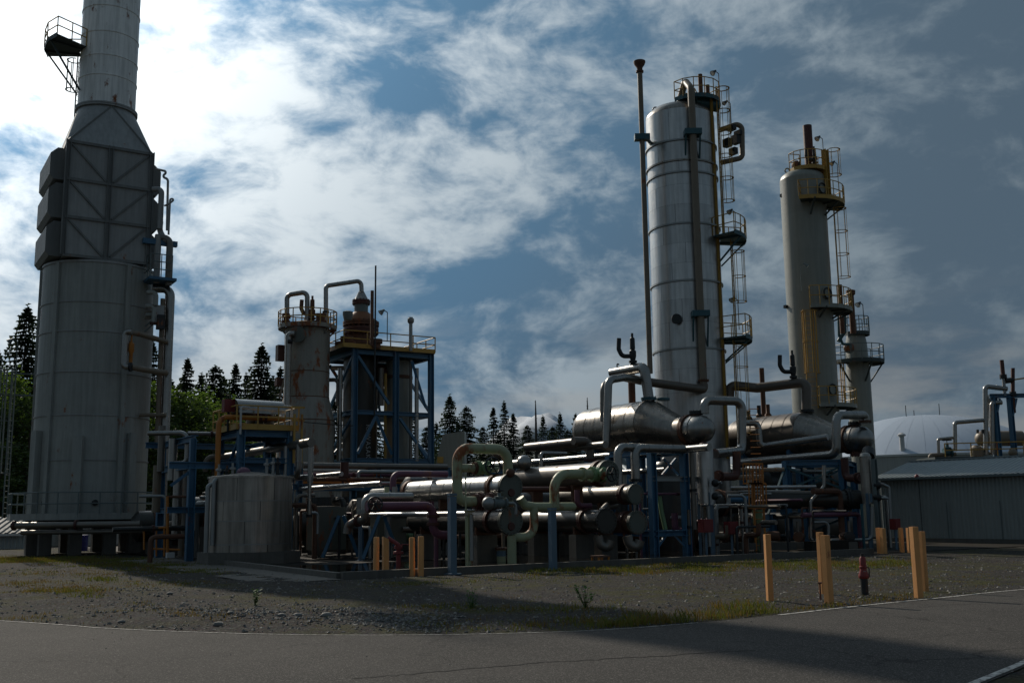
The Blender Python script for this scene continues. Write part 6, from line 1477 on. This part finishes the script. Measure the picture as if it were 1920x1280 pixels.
# pipes between the towers and second kettle
o = pipe('tan transfer pipe bridging from the near tower to the second kettle', None, [P(1368, 745, 60.5), P(1368, 722, 60.5), P(1420, 727, 60.0), P(1512, 716, 58.2), P(1512, 772, 58.2)], .28, 'brown_vessel', name='transfer_pipe', bend=1.3, fl=((3, .97),), flm='dark')
relief_valve(o, P(1488, 714, 58.6), 1.75, (-1, 0, 0), 'dark', 1.1)
solo('vent_pole', MB().cyl(P(1433, 790, 62), Vector((*P(1433, 790, 62).xy, zrow(*P(1433, 790, 62).xy, 690))), .15, n=10), M['rust'], 'rusty pole between the two kettle drums', 'pole')
for px, r0, lab in ((1404, 770, 'short dark nozzle left of the rusty pole'), (1424, 760, 'middle dark nozzle beside the rusty pole'), (1441, 758, 'rusty nozzle right of the rusty pole')):
    q = P(px, 790, 61); zz_ = zrow(q.x, q.y, r0); solo('vent_nozzle', MB().lathe(q, Z, [(.2, 0), (.2, (zz_ - q.z) * .4), (.12, (zz_ - q.z) * .5), (.12, zz_ - q.z)], 10), M['dark' if px != 1441 else 'rust'], lab, 'nozzle', base=q)
pipe('silver pipe bending down before the second kettle body', None, [P(1396, 793, 54), P(1421, 793, 54), P(1425, 832, 54), P(1432, 836, 54), P(1552, 819, 52.0)], .16, 'jacket', name='silver_pipe', bend=1.6)
pipe('silver overhead bend from the second dome down to the long pipe', None, [P(1622, 793, 54.6), P(1622, 778, 54.6), P(1568, 778, 53.0), P(1568, 852, 53.0), P(1382, 868, 57.5)], .22, 'jacket', name='silver_bend', bend=1.9, bands=2.0, fl=((0, .2),), flm='rust')
# ================================================================ under the kettles, right-hand side
def vdrum(label, px, Y, R, r0, r1, legs, m='clad'):
    p = P(px, 960, Y); zt_, zb_ = zrow(p.x, p.y, r0), zrow(p.x, p.y, r1)
    T = thing('standing_drum', label, 'drum', (p.x, p.y, 0)); n = 3
    for i in range(n):
        a, b = zb_ + (zt_ - zb_) * i / n, zb_ + (zt_ - zb_) * (i + 1) / n
        MB().lathe((p.x, p.y, a), Z, [(R, 0), (R, b - a)], 28, i == 0, i == n - 1).build('cladding_ring', M[m], T); MB().lathe((p.x, p.y, b - .03), Z, [(R + .015, 0), (R + .015, .05)], 28, False, False).build('lap_band', M[m], T)
    MB().lathe((p.x, p.y, zt_), Z, [(R, 0), (R * .8, .15), (R * .5, .2)], 28).build('head', M[m], T)
    for k in range(legs):
        a = 2 * pi * (k + .35) / legs; q = Vector((p.x + R * .95 * math.cos(a), p.y + R * .95 * math.sin(a), 0)); MB().beam(q, q + Z * (zb_ + .5), .12).build('leg', M['blue_pale'], T, False)
    return T, p, zt_, zb_
T, vp, vz1, vz0 = vdrum('silver standing drum under the near kettle dome', 1326, 46.6, .38, 845, 944, 3)
g_ = P(1333, 920, 46.0); MB().box(g_, (.1, .06, 1.2)).build('level_gauge', M['white'], T, False)
for r in (905, 930): MB().sphere(P(1341, r, 46.0), .17, 12, 8).build('gauge_valve', M['dark'], T); MB().cyl(P(1341, r, 46.0), P(1353, r - 1, 45.8), .06, n=8).build('gauge_nozzle', M['galv'], T)
MB().cyl(P(1321, 838, 47), P(1321, 846, 46.8), .3, n=14).build('inlet', M['red_flange'], T)
for px, r0, r1, m_, lab in ((1302, 846, 992, 'jacket_dull', 'dull side pipe left of the silver standing drum'), (1293, 955, 1020, 'tan_pipe', 'short tan pipe left of the silver standing drum foot'), (1331, 948, 1024, 'galv', 'thin drain pipe beneath the silver standing drum')):
    pipe(lab, (px, r1, 46.2), 'z%d' % r0, .12 if px == 1302 else .08, m_, name='side_pipe', fl=((0, .5),), flm='dark', n=10)
def red_box(label, px, row, Y, w=.6, h=.55, gr=1036):
    q = P(px, row, Y); T = thing('alarm_box', label, 'box', Vector((q.x, q.y, 0)))
    MB().box(q, (w, .3, h)).build('box', M['red'], T, False); MB().box(q - V * .16, (w * .8, .03, h * .8)).build('door', M['red'], T, False)
    MB().beam(Vector((q.x, q.y, 0)), q - Z * h / 2, .09).build('post', M['blue_pale'], T, False)
red_box('dark red box on a thin post before the silver standing drum', 1323, 985, 44.8); red_box('dark red box left of the orange ladder cage', 1371, 989, 47)
red_box('dark red box at the shed corner beyond the bollards', 1678, 982, 49.5, .42, .5)
pipe('dark red pipe bending from kettle level toward the standing drum', (1381, 848, 49), 'z892 dx-.01', .26, 'red_flange', name='red_pipe') if False else None
pipe('dark red elbow pipe right of the silver standing drum', None, [P(1381, 846, 48.6), P(1381, 893, 48.6), P(1344, 893, 47.0)], .19, 'red_flange', name='red_pipe', bend=1.6, fl=((1, .9),))
pipe('dark red elbow pipe left of the tan standing drum', None, [P(1583, 858, 52), P(1586, 896, 52), P(1614, 896, 51)], .19, 'red_flange', name='red_pipe', bend=1.5, fl=((1, .8),))
# orange ladder cage
q = P(1413, 1032, 48.5); T = thing('ladder_cage', 'orange barred ladder cage under the long silver pipe', 'ladder', Vector((q.x, q.y, 0)))
for s, (pa, pb, ra, rb_) in enumerate(((1393, 1430, 869, 906), (1404, 1436, 906, 952))):
    Yc = 48.5; bars = 7
    for i in range(bars):
        x = pa + (pb - pa) * i / (bars - 1); MB().beam(P(x, ra, Yc + .25 * math.sin(pi * i / (bars - 1))), P(x + 1, rb_, Yc + .25 * math.sin(pi * i / (bars - 1))), .05).build('bar', M['orange'], T, False)
    for r in (ra, rb_): MB().beam(P(pa, r, Yc), P(pb, r, Yc), .07).build('hoop', M['orange'], T, False)
for px in (1410, 1428): MB().beam(P(px, 880, 48.8), Vector((*P(px, 880, 48.8).xy, .05)), .09).build('rail', M['orange'], T, False)
rg = MB()
for i in range(22): a = P(1410, 880, 48.8); b = P(1428, 880, 48.8); z_ = .3 + i * .3; rg.cyl(Vector((a.x, a.y, z_)), Vector((b.x, b.y, z_)), .02, n=5)
rg.build('rungs', M['orange'], T, kind='stuff')
solo('green_upright', MB().box(P(1422, 1000, 49.2), (.35, .3, 2.2)), M['green_valve'], 'dull green upright behind the orange ladder rails', 'column', smooth=False)
pipe('thin yellowish pipe bending down left of the orange ladder', (1364, 929, 46.8), 'x1397 z1040', .07, 'galv', name='thin_pipe', n=8)
pipe('blue painted beam pipe behind the thin yellowish one', (1366, 936, 48), 'x1402', .14, 'blue', name='thin_pipe', n=8)
for i, (row, Y, a, b, r, m_, lab) in enumerate(((881, 52, 1378, 1470, .1, 'tan_pipe', 'thin tan pipe behind the ladder cage, upper'), (895, 51, 1374, 1432, .12, 'tan_pipe', 'thin tan pipe behind the ladder cage, lower'), (914, 50.5, 1370, 1530, .08, 'clad', 'bright thin pipe behind the ladder cage'), (921, 51, 1384, 1500, .05, 'galv', 'thinnest pipe just under the bright thin one'), (882, 54, 1450, 1500, .1, 'galv', 'short bright pipe under the second kettle'), (884, 55, 1505, 1560, .12, 'jacket', 'short bright pipe near the second kettle dome'))):
    pipe(lab, (a, row, Y), 'x%d' % b, r, m_, name='thin_pipe', n=8)
# second trestle with dark drum
s0 = post_at(1432, 50.5); s1 = s0 + U * 0
T = thing('trestle', 'dark blue braced trestle under the second kettle drum', 'trestle', post_at(1480, 52))
ps = [post_at(px, Y) for px, Y in ((1478, 53), (1584, 52.5), (1503, 56), (1605, 56), (1440, 51))]; zt_ = zrow(ps[1].x, ps[1].y, 862); zl2 = zrow(ps[1].x, ps[1].y, 962)
for p_ in ps[:4]: MB().hbeam(p_, p_ + Z * zt_, .28, U).build('post', M['blue'], T, False)
MB().hbeam(ps[4], ps[4] + Z * zl2, .28, U).build('post', M['blue'], T, False)
for a, b, z_ in ((0, 1, zt_), (0, 1, zl2), (4, 0, zl2), (0, 2, zt_), (1, 3, zt_), (2, 3, zt_), (2, 3, zl2)): member(T, ps[a] + Z * (z_ - .1), ps[b] + Z * (z_ - .1), .26, Z)
zx = zrow(ps[0].x, ps[0].y, 918)
for a, b, z0_, z1_ in ((0, 1, zt_ - .3, zx), (0, 1, zx, zt_ - .3), (2, 3, zt_, zx), (2, 3, zx, zt_), (4, 0, zl2, zx + 1.2), (1, 0, zl2 - .2, .4), (0, 1, .4, zl2 - .2)): MB().beam(ps[a] + Z * z0_, ps[b] + Z * z1_, .10).build('brace', M['teal'], T, False)
q0 = P(1608, 937, 52.0)
T = thing('dark_drum', 'dark horizontal drum low beneath the second kettle', 'drum', Vector((q0.x, q0.y, 0))); a, b = P(1435, 937, 50.8), P(1585, 936, 51.0); dd = (b - a).normalized()
MB().lathe(a, dd, [(.05, -.3), (.3, -.2), (.43, 0), (.43, (b - a).length)], 26).build('shell', M['dark_vessel'], T); flange(MB(), b + dd * .1, dd, .52, .24, 26).build('flange', M['dark'], T); MB().lathe(b + dd * .2, dd, [(.46, 0), (.46, .5), (.3, .62)], 26).build('channel', M['dark_vessel'], T); 
for s in (.25, .8): q = a.lerp(b, s); MB().box(Vector((q.x, q.y, (q.z - .4 + zl2) / 2)), (.3, .5, max(.1, q.z - .4 - zl2))).build('saddle', M['blue'], T, False)
pipe('thin silver pipe with offsets beneath the second kettle', None, [P(1545, 872, 50), P(1545, 912, 50), P(1520, 940, 50), P(1520, 1012, 50), P(1530, 1012, 50)], .09, 'jacket', name='thin_pipe', n=10)
pipe('small square pipe loop behind the paired bollards', None, [P(1524, 979, 49.5), P(1553, 978, 49.5), P(1554, 1010, 49.5)], .07, 'galv', name='thin_pipe', n=8)
pipe('thin floor pipe rising to the tan standing drum', None, [P(1558, 1012, 49.6), P(1635, 1011, 49.6), P(1635, 950, 49.6)], .08, 'galv', name='thin_pipe', n=8)
T, wp_, wz1, wz0 = vdrum('tan grey standing drum below the second kettle dome', 1629, 50.2, .27, 856, 944, 2, 'tank')
MB().box(P(1633, 933, 49.6), (.14, .05, .4)).build('tag_plate', M['blue_pale'], T, False); MB().cyl(P(1628, 845, 50.8), P(1628, 857, 50.4), .3, n=14).build('inlet', M['dark'], T)
solo('channel_post', MB().hbeam(G(1650, 1030), Vector((*G(1650, 1030).xy, zrow(*G(1650, 1030).xy, 860))), .2, U), M['grey_rail'], 'grey channel post right of the tan standing drum', 'post', smooth=False)
o = pipe('thin instrument pipe loop right of the channel post', None, [P(1640, 909, 49.8), P(1654, 907, 49.8), P(1667, 913, 49.8), P(1668, 935, 49.8), P(1671, 985, 49.8)], .07, 'galv', name='thin_pipe', n=8, bend=1.5)
for r in (909, 932): MB().sphere(P(1645, r, 49.8), .2, 12, 8).build('gauge_valve', M['dark'], o)
pipe('second thin instrument pipe below the first', None, [P(1640, 932, 49.8), P(1667, 934, 49.8)], .06, 'galv', name='thin_pipe', n=8)
solo('teal_post', MB().box((G(1621, 1032) + Vector((*G(1621, 1032).xy, zrow(*G(1621, 1032).xy, 944)))) / 2, (.09, .09, zrow(*G(1621, 1032).xy, 944))), M['teal'], 'thin teal post beneath the tan standing drum', 'post', smooth=False)
for px, row, k, lab in ((1465, 1030, .9, 'pump below the dark drum, left one'), (1500, 1028, .8, 'pump below the dark drum, middle one'), (1590, 1028, .8, 'pump below the dark drum, right one'), (1350, 1030, .8, 'pump right of the silver standing drum'), (1400, 1030, .8, 'pump near the orange ladder foot')): pump(lab, px, row, random.choice(['dark', 'rust', 'grey_rail']), random.uniform(0, 3), k)
solo('low_block', MB().box(G(1560, 1034) + Z * .25, (3.0, .5, .5)), M['concrete_dark'], 'dark low kerb block behind the paired bollards', 'block', smooth=False)
# ---- cluster behind the shed
Yc = 76
def gp_(px): p = P(px, 960, Yc); return Vector((p.x, p.y, 0))
T = thing('pipe_rack', 'blue steel rack rising behind the shed roof at right', 'pipe rack', gp_(1883)); cz = zrow(gp_(1883).x, Yc, 742)
for px in (1883, 1912): 
    for dy in (0, 3): MB().hbeam(gp_(px) * (1 + dy / Yc), gp_(px) * (1 + dy / Yc) + Z * cz, .32, U).build('post', M['blue'], T, False)
MB().hbeam(gp_(1874) + Z * cz, gp_(1960) + Z * cz, .3, Z).build('beam', M['blue'], T, False); MB().beam(gp_(1886) + Z * (cz - 1.2), gp_(1893) + Z * (cz - .2), .15).build('brace', M['blue'], T, False); MB().beam(gp_(1915) + Z * (cz - 1.5), gp_(1925) + Z * (cz - .2), .15).build('brace', M['blue'], T, False)
zdk = zrow(gp_(1800).x, Yc, 858)
MB().box(gp_(1860) + Z * (zdk - .1), (9, 3.5, .2), X3).build('deck', M['grating'], T, False)
railing_mb([gp_(1765) + Vector((0, -1.5, zdk)), gp_(1960) + Vector((0, -1.5, zdk + .1))], .95, .045, 1.9).build('railing', M['yellow'], T)
for px in (1770, 1860): MB().hbeam(gp_(px) + Vector((0, -1, 0)), gp_(px) + Vector((0, -1, zdk)), .3, U).build('post', M['blue'], T, False)
pipe('tall silver pipe with elbow behind the shed roof', None, [P(1849, 852, Yc), P(1847, 724, Yc), P(1888, 729, Yc)], .18, 'jacket', name='silver_pipe', bend=1.4)
pipe('shorter silver pipe with elbow just right of the tall one', None, [P(1861, 852, Yc), P(1860, 755, Yc), P(1878, 754, Yc)], .18, 'jacket', name='silver_pipe', bend=1.4)
pipe('thin dull pipe between the two tall silver pipes', (1867, 852, Yc), 'z765', .08, 'jacket_dull', name='silver_pipe')
pipe('stepped silver pipe above the white dome edge, upper step', None, [P(1791, 845, Yc), P(1790, 792, Yc), P(1848, 787, Yc)], .15, 'jacket', name='silver_pipe', bend=1.4)
pipe('stepped silver pipe above the white dome edge, lower step', None, [P(1760, 850, Yc), P(1759, 823, Yc), P(1788, 820, Yc)], .11, 'jacket', name='silver_pipe', bend=1.4)
pipe('tan pipe lying on the rack deck behind the roof', None, [P(1744, 862, Yc), P(1744, 853, Yc), P(1792, 851, Yc)], .15, 'tan_pipe', name='silver_pipe', bend=1.4)
pipe('second tan pipe lying on the rack deck', (1820, 850, Yc), 'x1855', .13, 'tan_pipe', name='silver_pipe')
T = thing('roof_drum', 'tan horizontal drum behind the shed roof', 'drum', P(1870, 850, Yc + 1.5)); a = P(1838, 822, Yc + 1); MB().lathe(a, (1, .1, 0), [(.05, -.35), (.3, -.28), (.5, -.1), (.56, .1), (.56, 3.2)], 26).build('shell', M['tan_pipe'], T); MB().lathe(P(1832, 850, Yc) - Z * .6, Z, [(.45, 0), (.45, 1.0), (.25, 1.2)], 18).build('sump', M['tan_pipe'], T)
for px in (1833, 1842): MB().cyl(P(px, 812, Yc), P(px, 805, Yc), .1, n=8).build('nozzle', M['dark'], T)
T, *_ = vdrum('silver upright filter behind the shed roof', 1874, Yc + .8, .24, 745, 800, 2, 'jacket')
for px, r0, r1, r, lean, lab in ((1881, 675, 706, .15, -.25, 'slanted dark red vent tube above the blue rack'), (1899, 690, 738, .14, 0, 'dark red valve stack above the blue rack')):
    a, b = P(px, r1, Yc), P(px + (-3 if lean else 0), r0, Yc); T = thing('vent_tube', lab, 'vent', a); MB().cyl(a, b, r, n=12).build('tube', M['red_flange'], T); MB().cyl(a - Z * 1.4, a, r * .8, n=10).build('neck', M['galv' if lean else 'red_flange'], T)
    flange(MB(), a, Z, r * 1.7, .25).build('flange', M['dark'], T)
    if not lean: MB().tube([P(1885, 714, Yc), P(1899, 712, Yc)], .2, 8).build('elbow', M['dark'], T); MB().cyl(P(1899, 712, Yc), P(1925, 708, Yc), .06, n=6).build('arm', M['yellow'], T)
T = thing('gate_valve', 'black gate valve on the rack deck behind the shed roof', 'valve', P(1777, 850, Yc)); valve_parts(T, P(1777, 848, Yc), DIRS['x'], .2, Z, 'teal', 'dark', .32, .5, .5)
solo('dish_cover', MB().sphere(P(1899, 848, Yc - 1.5), .3, 14, 10), M['tan_pipe'], 'round pale cover on the rack behind the roof edge', 'cover')
# ---- bollards, hydrant, monitor
def bollard(px, row, top, label, w=.128, rnd=False, sl=0, grp='tan timber bollards', z0=0.0):
    g = G(px, row, z0); h = zrow(g.x, g.y, top); m = MB(); rz = random.uniform(-.2, .2) + math.radians(20)
    a = Vector((math.cos(rz), math.sin(rz), 0)); b = Vector((-a.y, a.x, 0)); lean = Vector((random.uniform(-.012, .012), random.uniform(-.012, .012), 0))
    if rnd: m.lathe(Vector((g.x, g.y, -.1)), Z + lean, [(w / 2, 0), (w / 2, h + .06), (w * .42, h + .1)], 18)
    else:
        e = w / 2; c = .012
        prof = [(-e + c, -e), (e - c, -e), (e, -e + c), (e, e - c), (e - c, e), (-e + c, e), (-e, e - c), (-e, -e + c)]
        for k, z in enumerate((-.15, h)):
            for x, y in prof: m.v.append(Vector((g.x, g.y, 0)) + a * x + b * y + lean * (z if k else 0) * 1 + Z * (z + (sl * x if k else 0)))
        m.f = [tuple(range(7, -1, -1)), tuple(range(8, 16))] + [(i, (i + 1) % 8, 8 + (i + 1) % 8, 8 + i) for i in range(8)]
    solo('bollard', m, M['bollard'], label, 'bollard', grp, base=Vector((g.x, g.y, 0)), smooth=rnd)
bollard(1444, 1127, 1001, 'lone tan bollard left of the red hydrant'); bollard(1543, 1116, 997, 'tan bollard, rear one of the close pair'); bollard(1555, 1131, 1003, 'tan bollard, front one of the close pair', .15)
bollard(1723, 1121, 987, 'tall tan bollard near the road edge, front of its pair', .15); bollard(1735, 1108, 996, 'tan bollard behind the tall one near the road edge')
bollard(1651, 1037, 989, 'short tan bollard left of the far close pair', .2); bollard(1658, 1038, 990, 'short tan bollard right of the far close pair', .2)
bollard(1692, 1035, 989, 'far mossy tan bollard before the shed wall', .16); bollard(1706, 1036, 989, 'farthest right tan bollard before the shed wall', .16)
bollard(705, 1080, 1006, 'tan round bollard at the kerb, leftmost of four', .19, True); bollard(723, 1081, 1008, 'tan bollard with slanted top, second from left at the kerb', .18, False, -.5)
bollard(773, 1080, 1007, 'tan round bollard at the kerb, third from left', .18, True); bollard(789, 1080, 1005, 'tan round bollard at the kerb, rightmost of four', .19, True)
g = G(1622, 1118); k = (zrow(g.x, g.y, 1037)) / 1.0; T = thing('hydrant_post', 'dark red and black indicator post hydrant between the bollards', 'hydrant', g)
MB().lathe(g, Z, [(.085, -.05), (.085, .44 * k)], 16).build('barrel', M['dark'], T)
MB().lathe(g, Z, [(.10, .42 * k), (.115, .44 * k), (.115, .50 * k), (.075, .62 * k), (.075, .66 * k), (.09, .67 * k), (.09, .70 * k), (.072, .71 * k), (.072, .88 * k), (.05, .93 * k)], 16).build('bonnet', M['red'], T)
MB().lathe(g, Z, [(.04, .92 * k), (.04, 1.0 * k)], 10).build('stem_cap', M['dark'], T); MB().tube([g + Vector((.09, 0, .68 * k)), g + Vector((.13, 0, .66 * k)), g + Vector((.12, -.02, .45 * k))], .015, 6).build('wrench', M['dark'], T)
MB().box(g + Vector((0, -.075, .56 * k)), (.06, .02, .07), X3).build('window', M['galv'], T, False)
g = G(1539, 1126); h = zrow(g.x, g.y, 1094); T = thing('marker_stake', 'short rusty stake with disc top by the close bollard pair', 'stake', g); MB().cyl(g, g + Z * h, .018, n=8).build('rod', M['red_flange'], T); MB().lathe(g + Z * h, Z, [(.02, 0), (.05, .02), (.05, .04)], 12).build('disc', M['rust'], T)
g = G(747, 1062, .1); T = thing('fire_monitor', 'red fire water monitor nozzle between the tan bollards', 'fire monitor', g)
a = Vector((g.x, g.y, zrow(g.x, g.y, 1028))); MB().lathe(g, Z, [(.09, 0), (.09, a.z - .3), (.18, a.z - .28), (.18, a.z - .2), (.09, a.z - .18), (.09, a.z)], 14).build('riser', M['red'], T)
MB().tube([a, a + Vector((.02, 0, .12)), P(727, 1008, a.y)], .075, 10).build('barrel', M['red'], T); flange(MB(), a + Z * .05, Z, .15, .1).build('swivel', M['red'], T)
MB().tube([a + Vector((.1, 0, .15)), a + Vector((.55, 0, .12))], .02, 6).build('tiller', M['red'], T)
# ================================================================ grass, weeds, stones
GR = random.Random(21)
M['grass'] = leaf_mat('grass_blades', (.105, .115, .022), .3); M['grass_dry'] = leaf_mat('dry_grass_blades', (.17, .115, .035), .3); M['weed'] = leaf_mat('weed_leaves', (.055, .13, .025), .35)
M['stone'] = mat('gravel_stone', (.17, .165, .155), .85, 0, .3, sc=3, objvar=.2); 
def blades(mb, x, y, n, spread, h, w=.012):
    for _ in range(n):
        bx, by = x + GR.gauss(0, spread), y + GR.gauss(0, spread)
        if by < yfar(bx) + .02 and by > ynear(bx) - .02: continue
        u_, v_ = uv(bx, by)
        if u_ > -.15 and v_ > -.15 and u_ < 22: continue
        z = max(zg(bx, by), -.01); a = GR.uniform(0, 6.28); hh = h * GR.uniform(.45, 1.25); ln = hh * GR.uniform(.1, .7); e = Vector((math.cos(a), math.sin(a), 0)); t = Vector((-e.y, e.x, 0)) * w
        b = Vector((bx, by, z)); mb.add([b - t, b + t, b + e * ln * .4 + Z * hh * .6 + t * .6, b + e * ln + Z * hh], [(0, 1, 2), (0, 2, 3)])
gm_, gd_ = MB(), MB()
def patch(px, row, rx, n, cnt, h, dry=.3):
    for _ in range(n):
        x_, r_ = GR.gauss(px, rx), GR.gauss(row, 3.0)
        if r_ > 1190 or r_ < 1030: continue
        p = G(x_, r_); blades(gd_ if GR.random() < dry else gm_, p.x, p.y, cnt, .10 + p.y * .003, h * .62 * GR.uniform(.5, 1.2), .004 + p.y * .00022)
for a in ((40, 1050, 50, 190, 26, .16, .45), (150, 1050, 70, 230, 26, .16, .35), (260, 1060, 70, 150, 24, .15, .25), (90, 1076, 90, 60, 16, .10, .6), (330, 1092, 60, 30, 14, .09, .6), (340, 1072, 50, 60, 22, .13, .3), (60, 1095, 50, 30, 18, .12, .7), (150, 1122, 20, 16, 30, .16, .3), (80, 1115, 40, 26, 18, .12, .85), (190, 1088, 14, 10, 26, .16, .2), (110, 1105, 30, 18, 18, .11, .7),
          (345, 1160, 8, 8, 16, .10, .9), (405, 1163, 8, 7, 16, .10, .95), (270, 1135, 8, 6, 16, .10, .7), (40, 1160, 20, 10, 12, .1, .9), (180, 1100, 60, 30, 12, .09, .8), (300, 1150, 80, 24, 8, .07, .8)): patch(*a)
for i in range(46):                                   # verge along the road, denser to the right
    px = 700 + 740 * GR.random() ** .7; t = (px - 700) / 740; edge = 1190 - 2 - (32 * max(0, (px - 900) / 520) ** 1.6)
    patch(px, edge - 6 - GR.random() * 14, 16, 2, int(8 + 14 * t), .10 + .14 * t, .45 - .15 * t)
for px in range(1120, 1440, 11): patch(px, 1178 - max(0, px - 1180) * .095 - GR.random() * 8, 9, 2, 18, .30 * GR.uniform(.5, 1.1), .4)
for px in range(760, 1150, 12): patch(px, 1138 + 16 * GR.random(), 14, 2, 14, .14, .3)
for px in range(1000, 1720, 14): patch(px, 1064 - (px - 1000) * .022 + GR.random() * 14, 12, 9, 22, .17, .3)
for px in range(700, 1200, 16): patch(px, 1096 - (px - 700) * .05 + GR.random() * 4, 8, 2, 14, .12, .3)
for px in range(1440, 1720, 12): patch(px, 1150 - (px - 1440) * .11 + GR.random() * 3 - 2, 8, 2, 16, .12, .6)
for px in range(1450, 1900, 22): patch(px, 1075 + GR.random() * 25, 14, 2, 10, .08, .6)
for _ in range(330): patch(GR.uniform(0, 1920), GR.uniform(1050, 1180), 8, 1, 9, .07, .7)
mesh_obj('grass', gm_.v, gm_.f, M['grass'], None, False, kind='stuff'); mesh_obj('dry_grass', gd_.v, gd_.f, M['grass_dry'], None, False, kind='stuff')
# loose stones: the large ones singly, the rest as gravel
OCT = [Vector(v) for v in ((1, 0, 0), (-1, 0, 0), (0, 1, 0), (0, -1, 0), (0, 0, 1), (0, 0, -1))]; OF = [(0, 2, 4), (2, 1, 4), (1, 3, 4), (3, 0, 4), (2, 0, 5), (1, 2, 5), (3, 1, 5), (0, 3, 5)]
def stone(mb, p, s, R=GR):
    a = R.uniform(0, 6.28); ca, sa = math.cos(a), math.sin(a); k = (s * R.uniform(.7, 1.3), s * R.uniform(.6, 1.1), s * R.uniform(.4, .8))
    vs = []
    for v in OCT:
        q = Vector((v.x * k[0], v.y * k[1], v.z * k[2])) * R.uniform(.8, 1.2); vs.append(p + Vector((q.x * ca - q.y * sa, q.x * sa + q.y * ca, q.z)))
    mb.add(vs, OF)
def off_road(x, y): return not (ynear(x) - .05 < y < yfar(x) + .08)
gv = [MB(), MB(), MB()]
for i in range(26000):
    y = 15.5 + 27 * GR.random() ** 1.5; x = GR.uniform(-.56, .56) * y
    if not off_road(x, y) or in_pad(x, y, .2): continue
    cl = noise.noise(Vector((x * .5, y * .9, 2)))
    if GR.random() > .45 + .8 * cl: continue
    stone(gv[i % 3], Vector((x, y, zg(x, y) + .004)), (.009 + .03 * GR.random() ** 4) * (1 + .02 * y))
for px, row, rx, ry, n in ((660, 1160, 90, 9, 900), (420, 1155, 60, 8, 350), (760, 1172, 60, 6, 300), (300, 1140, 90, 8, 260), (230, 1112, 60, 6, 160)):
    for _ in range(n):
        p = G(GR.gauss(px, rx), min(1186, GR.gauss(row, ry)))
        if off_road(p.x, p.y): stone(gv[_ % 3], Vector((p.x, p.y, zg(p.x, p.y) + .006)), .018 + .035 * GR.random() ** 2.5)
for i in range(110):
    y = GR.uniform(9, 22); x = GR.uniform(-.5, .5) * y
    if not off_road(x, y): stone(gv[i % 3], Vector((x, y, .022)), .008 + .014 * GR.random() ** 3)
for k, (g_, c) in enumerate(zip(gv, ((.14, .135, .125), (.20, .19, .17), (.085, .085, .085)))): mesh_obj('gravel', g_.v, g_.f, mat('gravel_%d' % k, c, .85, 0, .35, sc=3), None, False, kind='stuff')
def rock(px, row, s, label):
    p = G(px, row); m = MB(); m.sphere((0, 0, 0), 1, 12, 8)
    for i, v in enumerate(m.v): 
        d = 1 + .25 * noise.noise(v * 1.6 + Vector((px, 0, 0))); m.v[i] = p + Vector((v.x * s * d * 1.2, v.y * s * d, v.z * s * .62 * d + s * .3 + zg(p.x, p.y)))
    solo('rock', m, M['stone'], label, 'rock', 'loose rocks by the road', base=p)
for a in ((409, 1176, .085, 'pale smooth rock at the road edge, largest on the left'), (558, 1160, .075, 'dark rounded rock at the top of the stone heap'), (612, 1160, .10, 'flat grey rock within the stone heap'), (318, 1122, .07, 'dark rock on the low gravel mound'), (228, 1171, .06, 'small flat rock near the road edge at far left'), (528, 1162, .07, 'brownish flat rock left of the stone heap'), (432, 1158, .06, 'round rock above the pale smooth one')): rock(*a)
def weed(px, row, h, n, label, spread=.5, leaf=.09, up=True):
    p = G(px, row); R = random.Random(int(px)); T = thing('weed_plant', label, 'plant', p); st, lf = MB(), MB()
    for k in range(n):
        a = R.uniform(0, 6.28); hh = h * R.uniform(.5, 1); e = Vector((math.cos(a), math.sin(a), 0)) * hh * spread * R.uniform(.2, 1); tip = p + e + Z * hh; st.cyl(p, tip, .006, .003, 5)
        for j in range(9):
            t = .15 + .85 * j / 8; q = p.lerp(tip, t); b = R.uniform(0, 6.28); d = Vector((math.cos(b), math.sin(b), R.uniform(-.1, .6))).normalized(); s = leaf * R.uniform(.6, 1.2); x, y = frame(d)
            lf.add([q, q + d * s * .5 + x * s * .3, q + d * s, q + d * s * .5 - x * s * .3], [(0, 1, 2, 3)])
    st.build('stems', M['weed'], T, kind='stuff'); lf.build('leaves', M['weed'], T, False, kind='stuff')
weed(478, 1137, .38, 7, 'single bright green weed on the gravel at left', .25, .10); weed(1098, 1140, .50, 10, 'leafy dark weed bush on the gravel right of centre', .75, .11); weed(885, 1146, .45, 9, 'dark weed clump in the shaded grass at centre', .5, .10)
# ================================================================ end
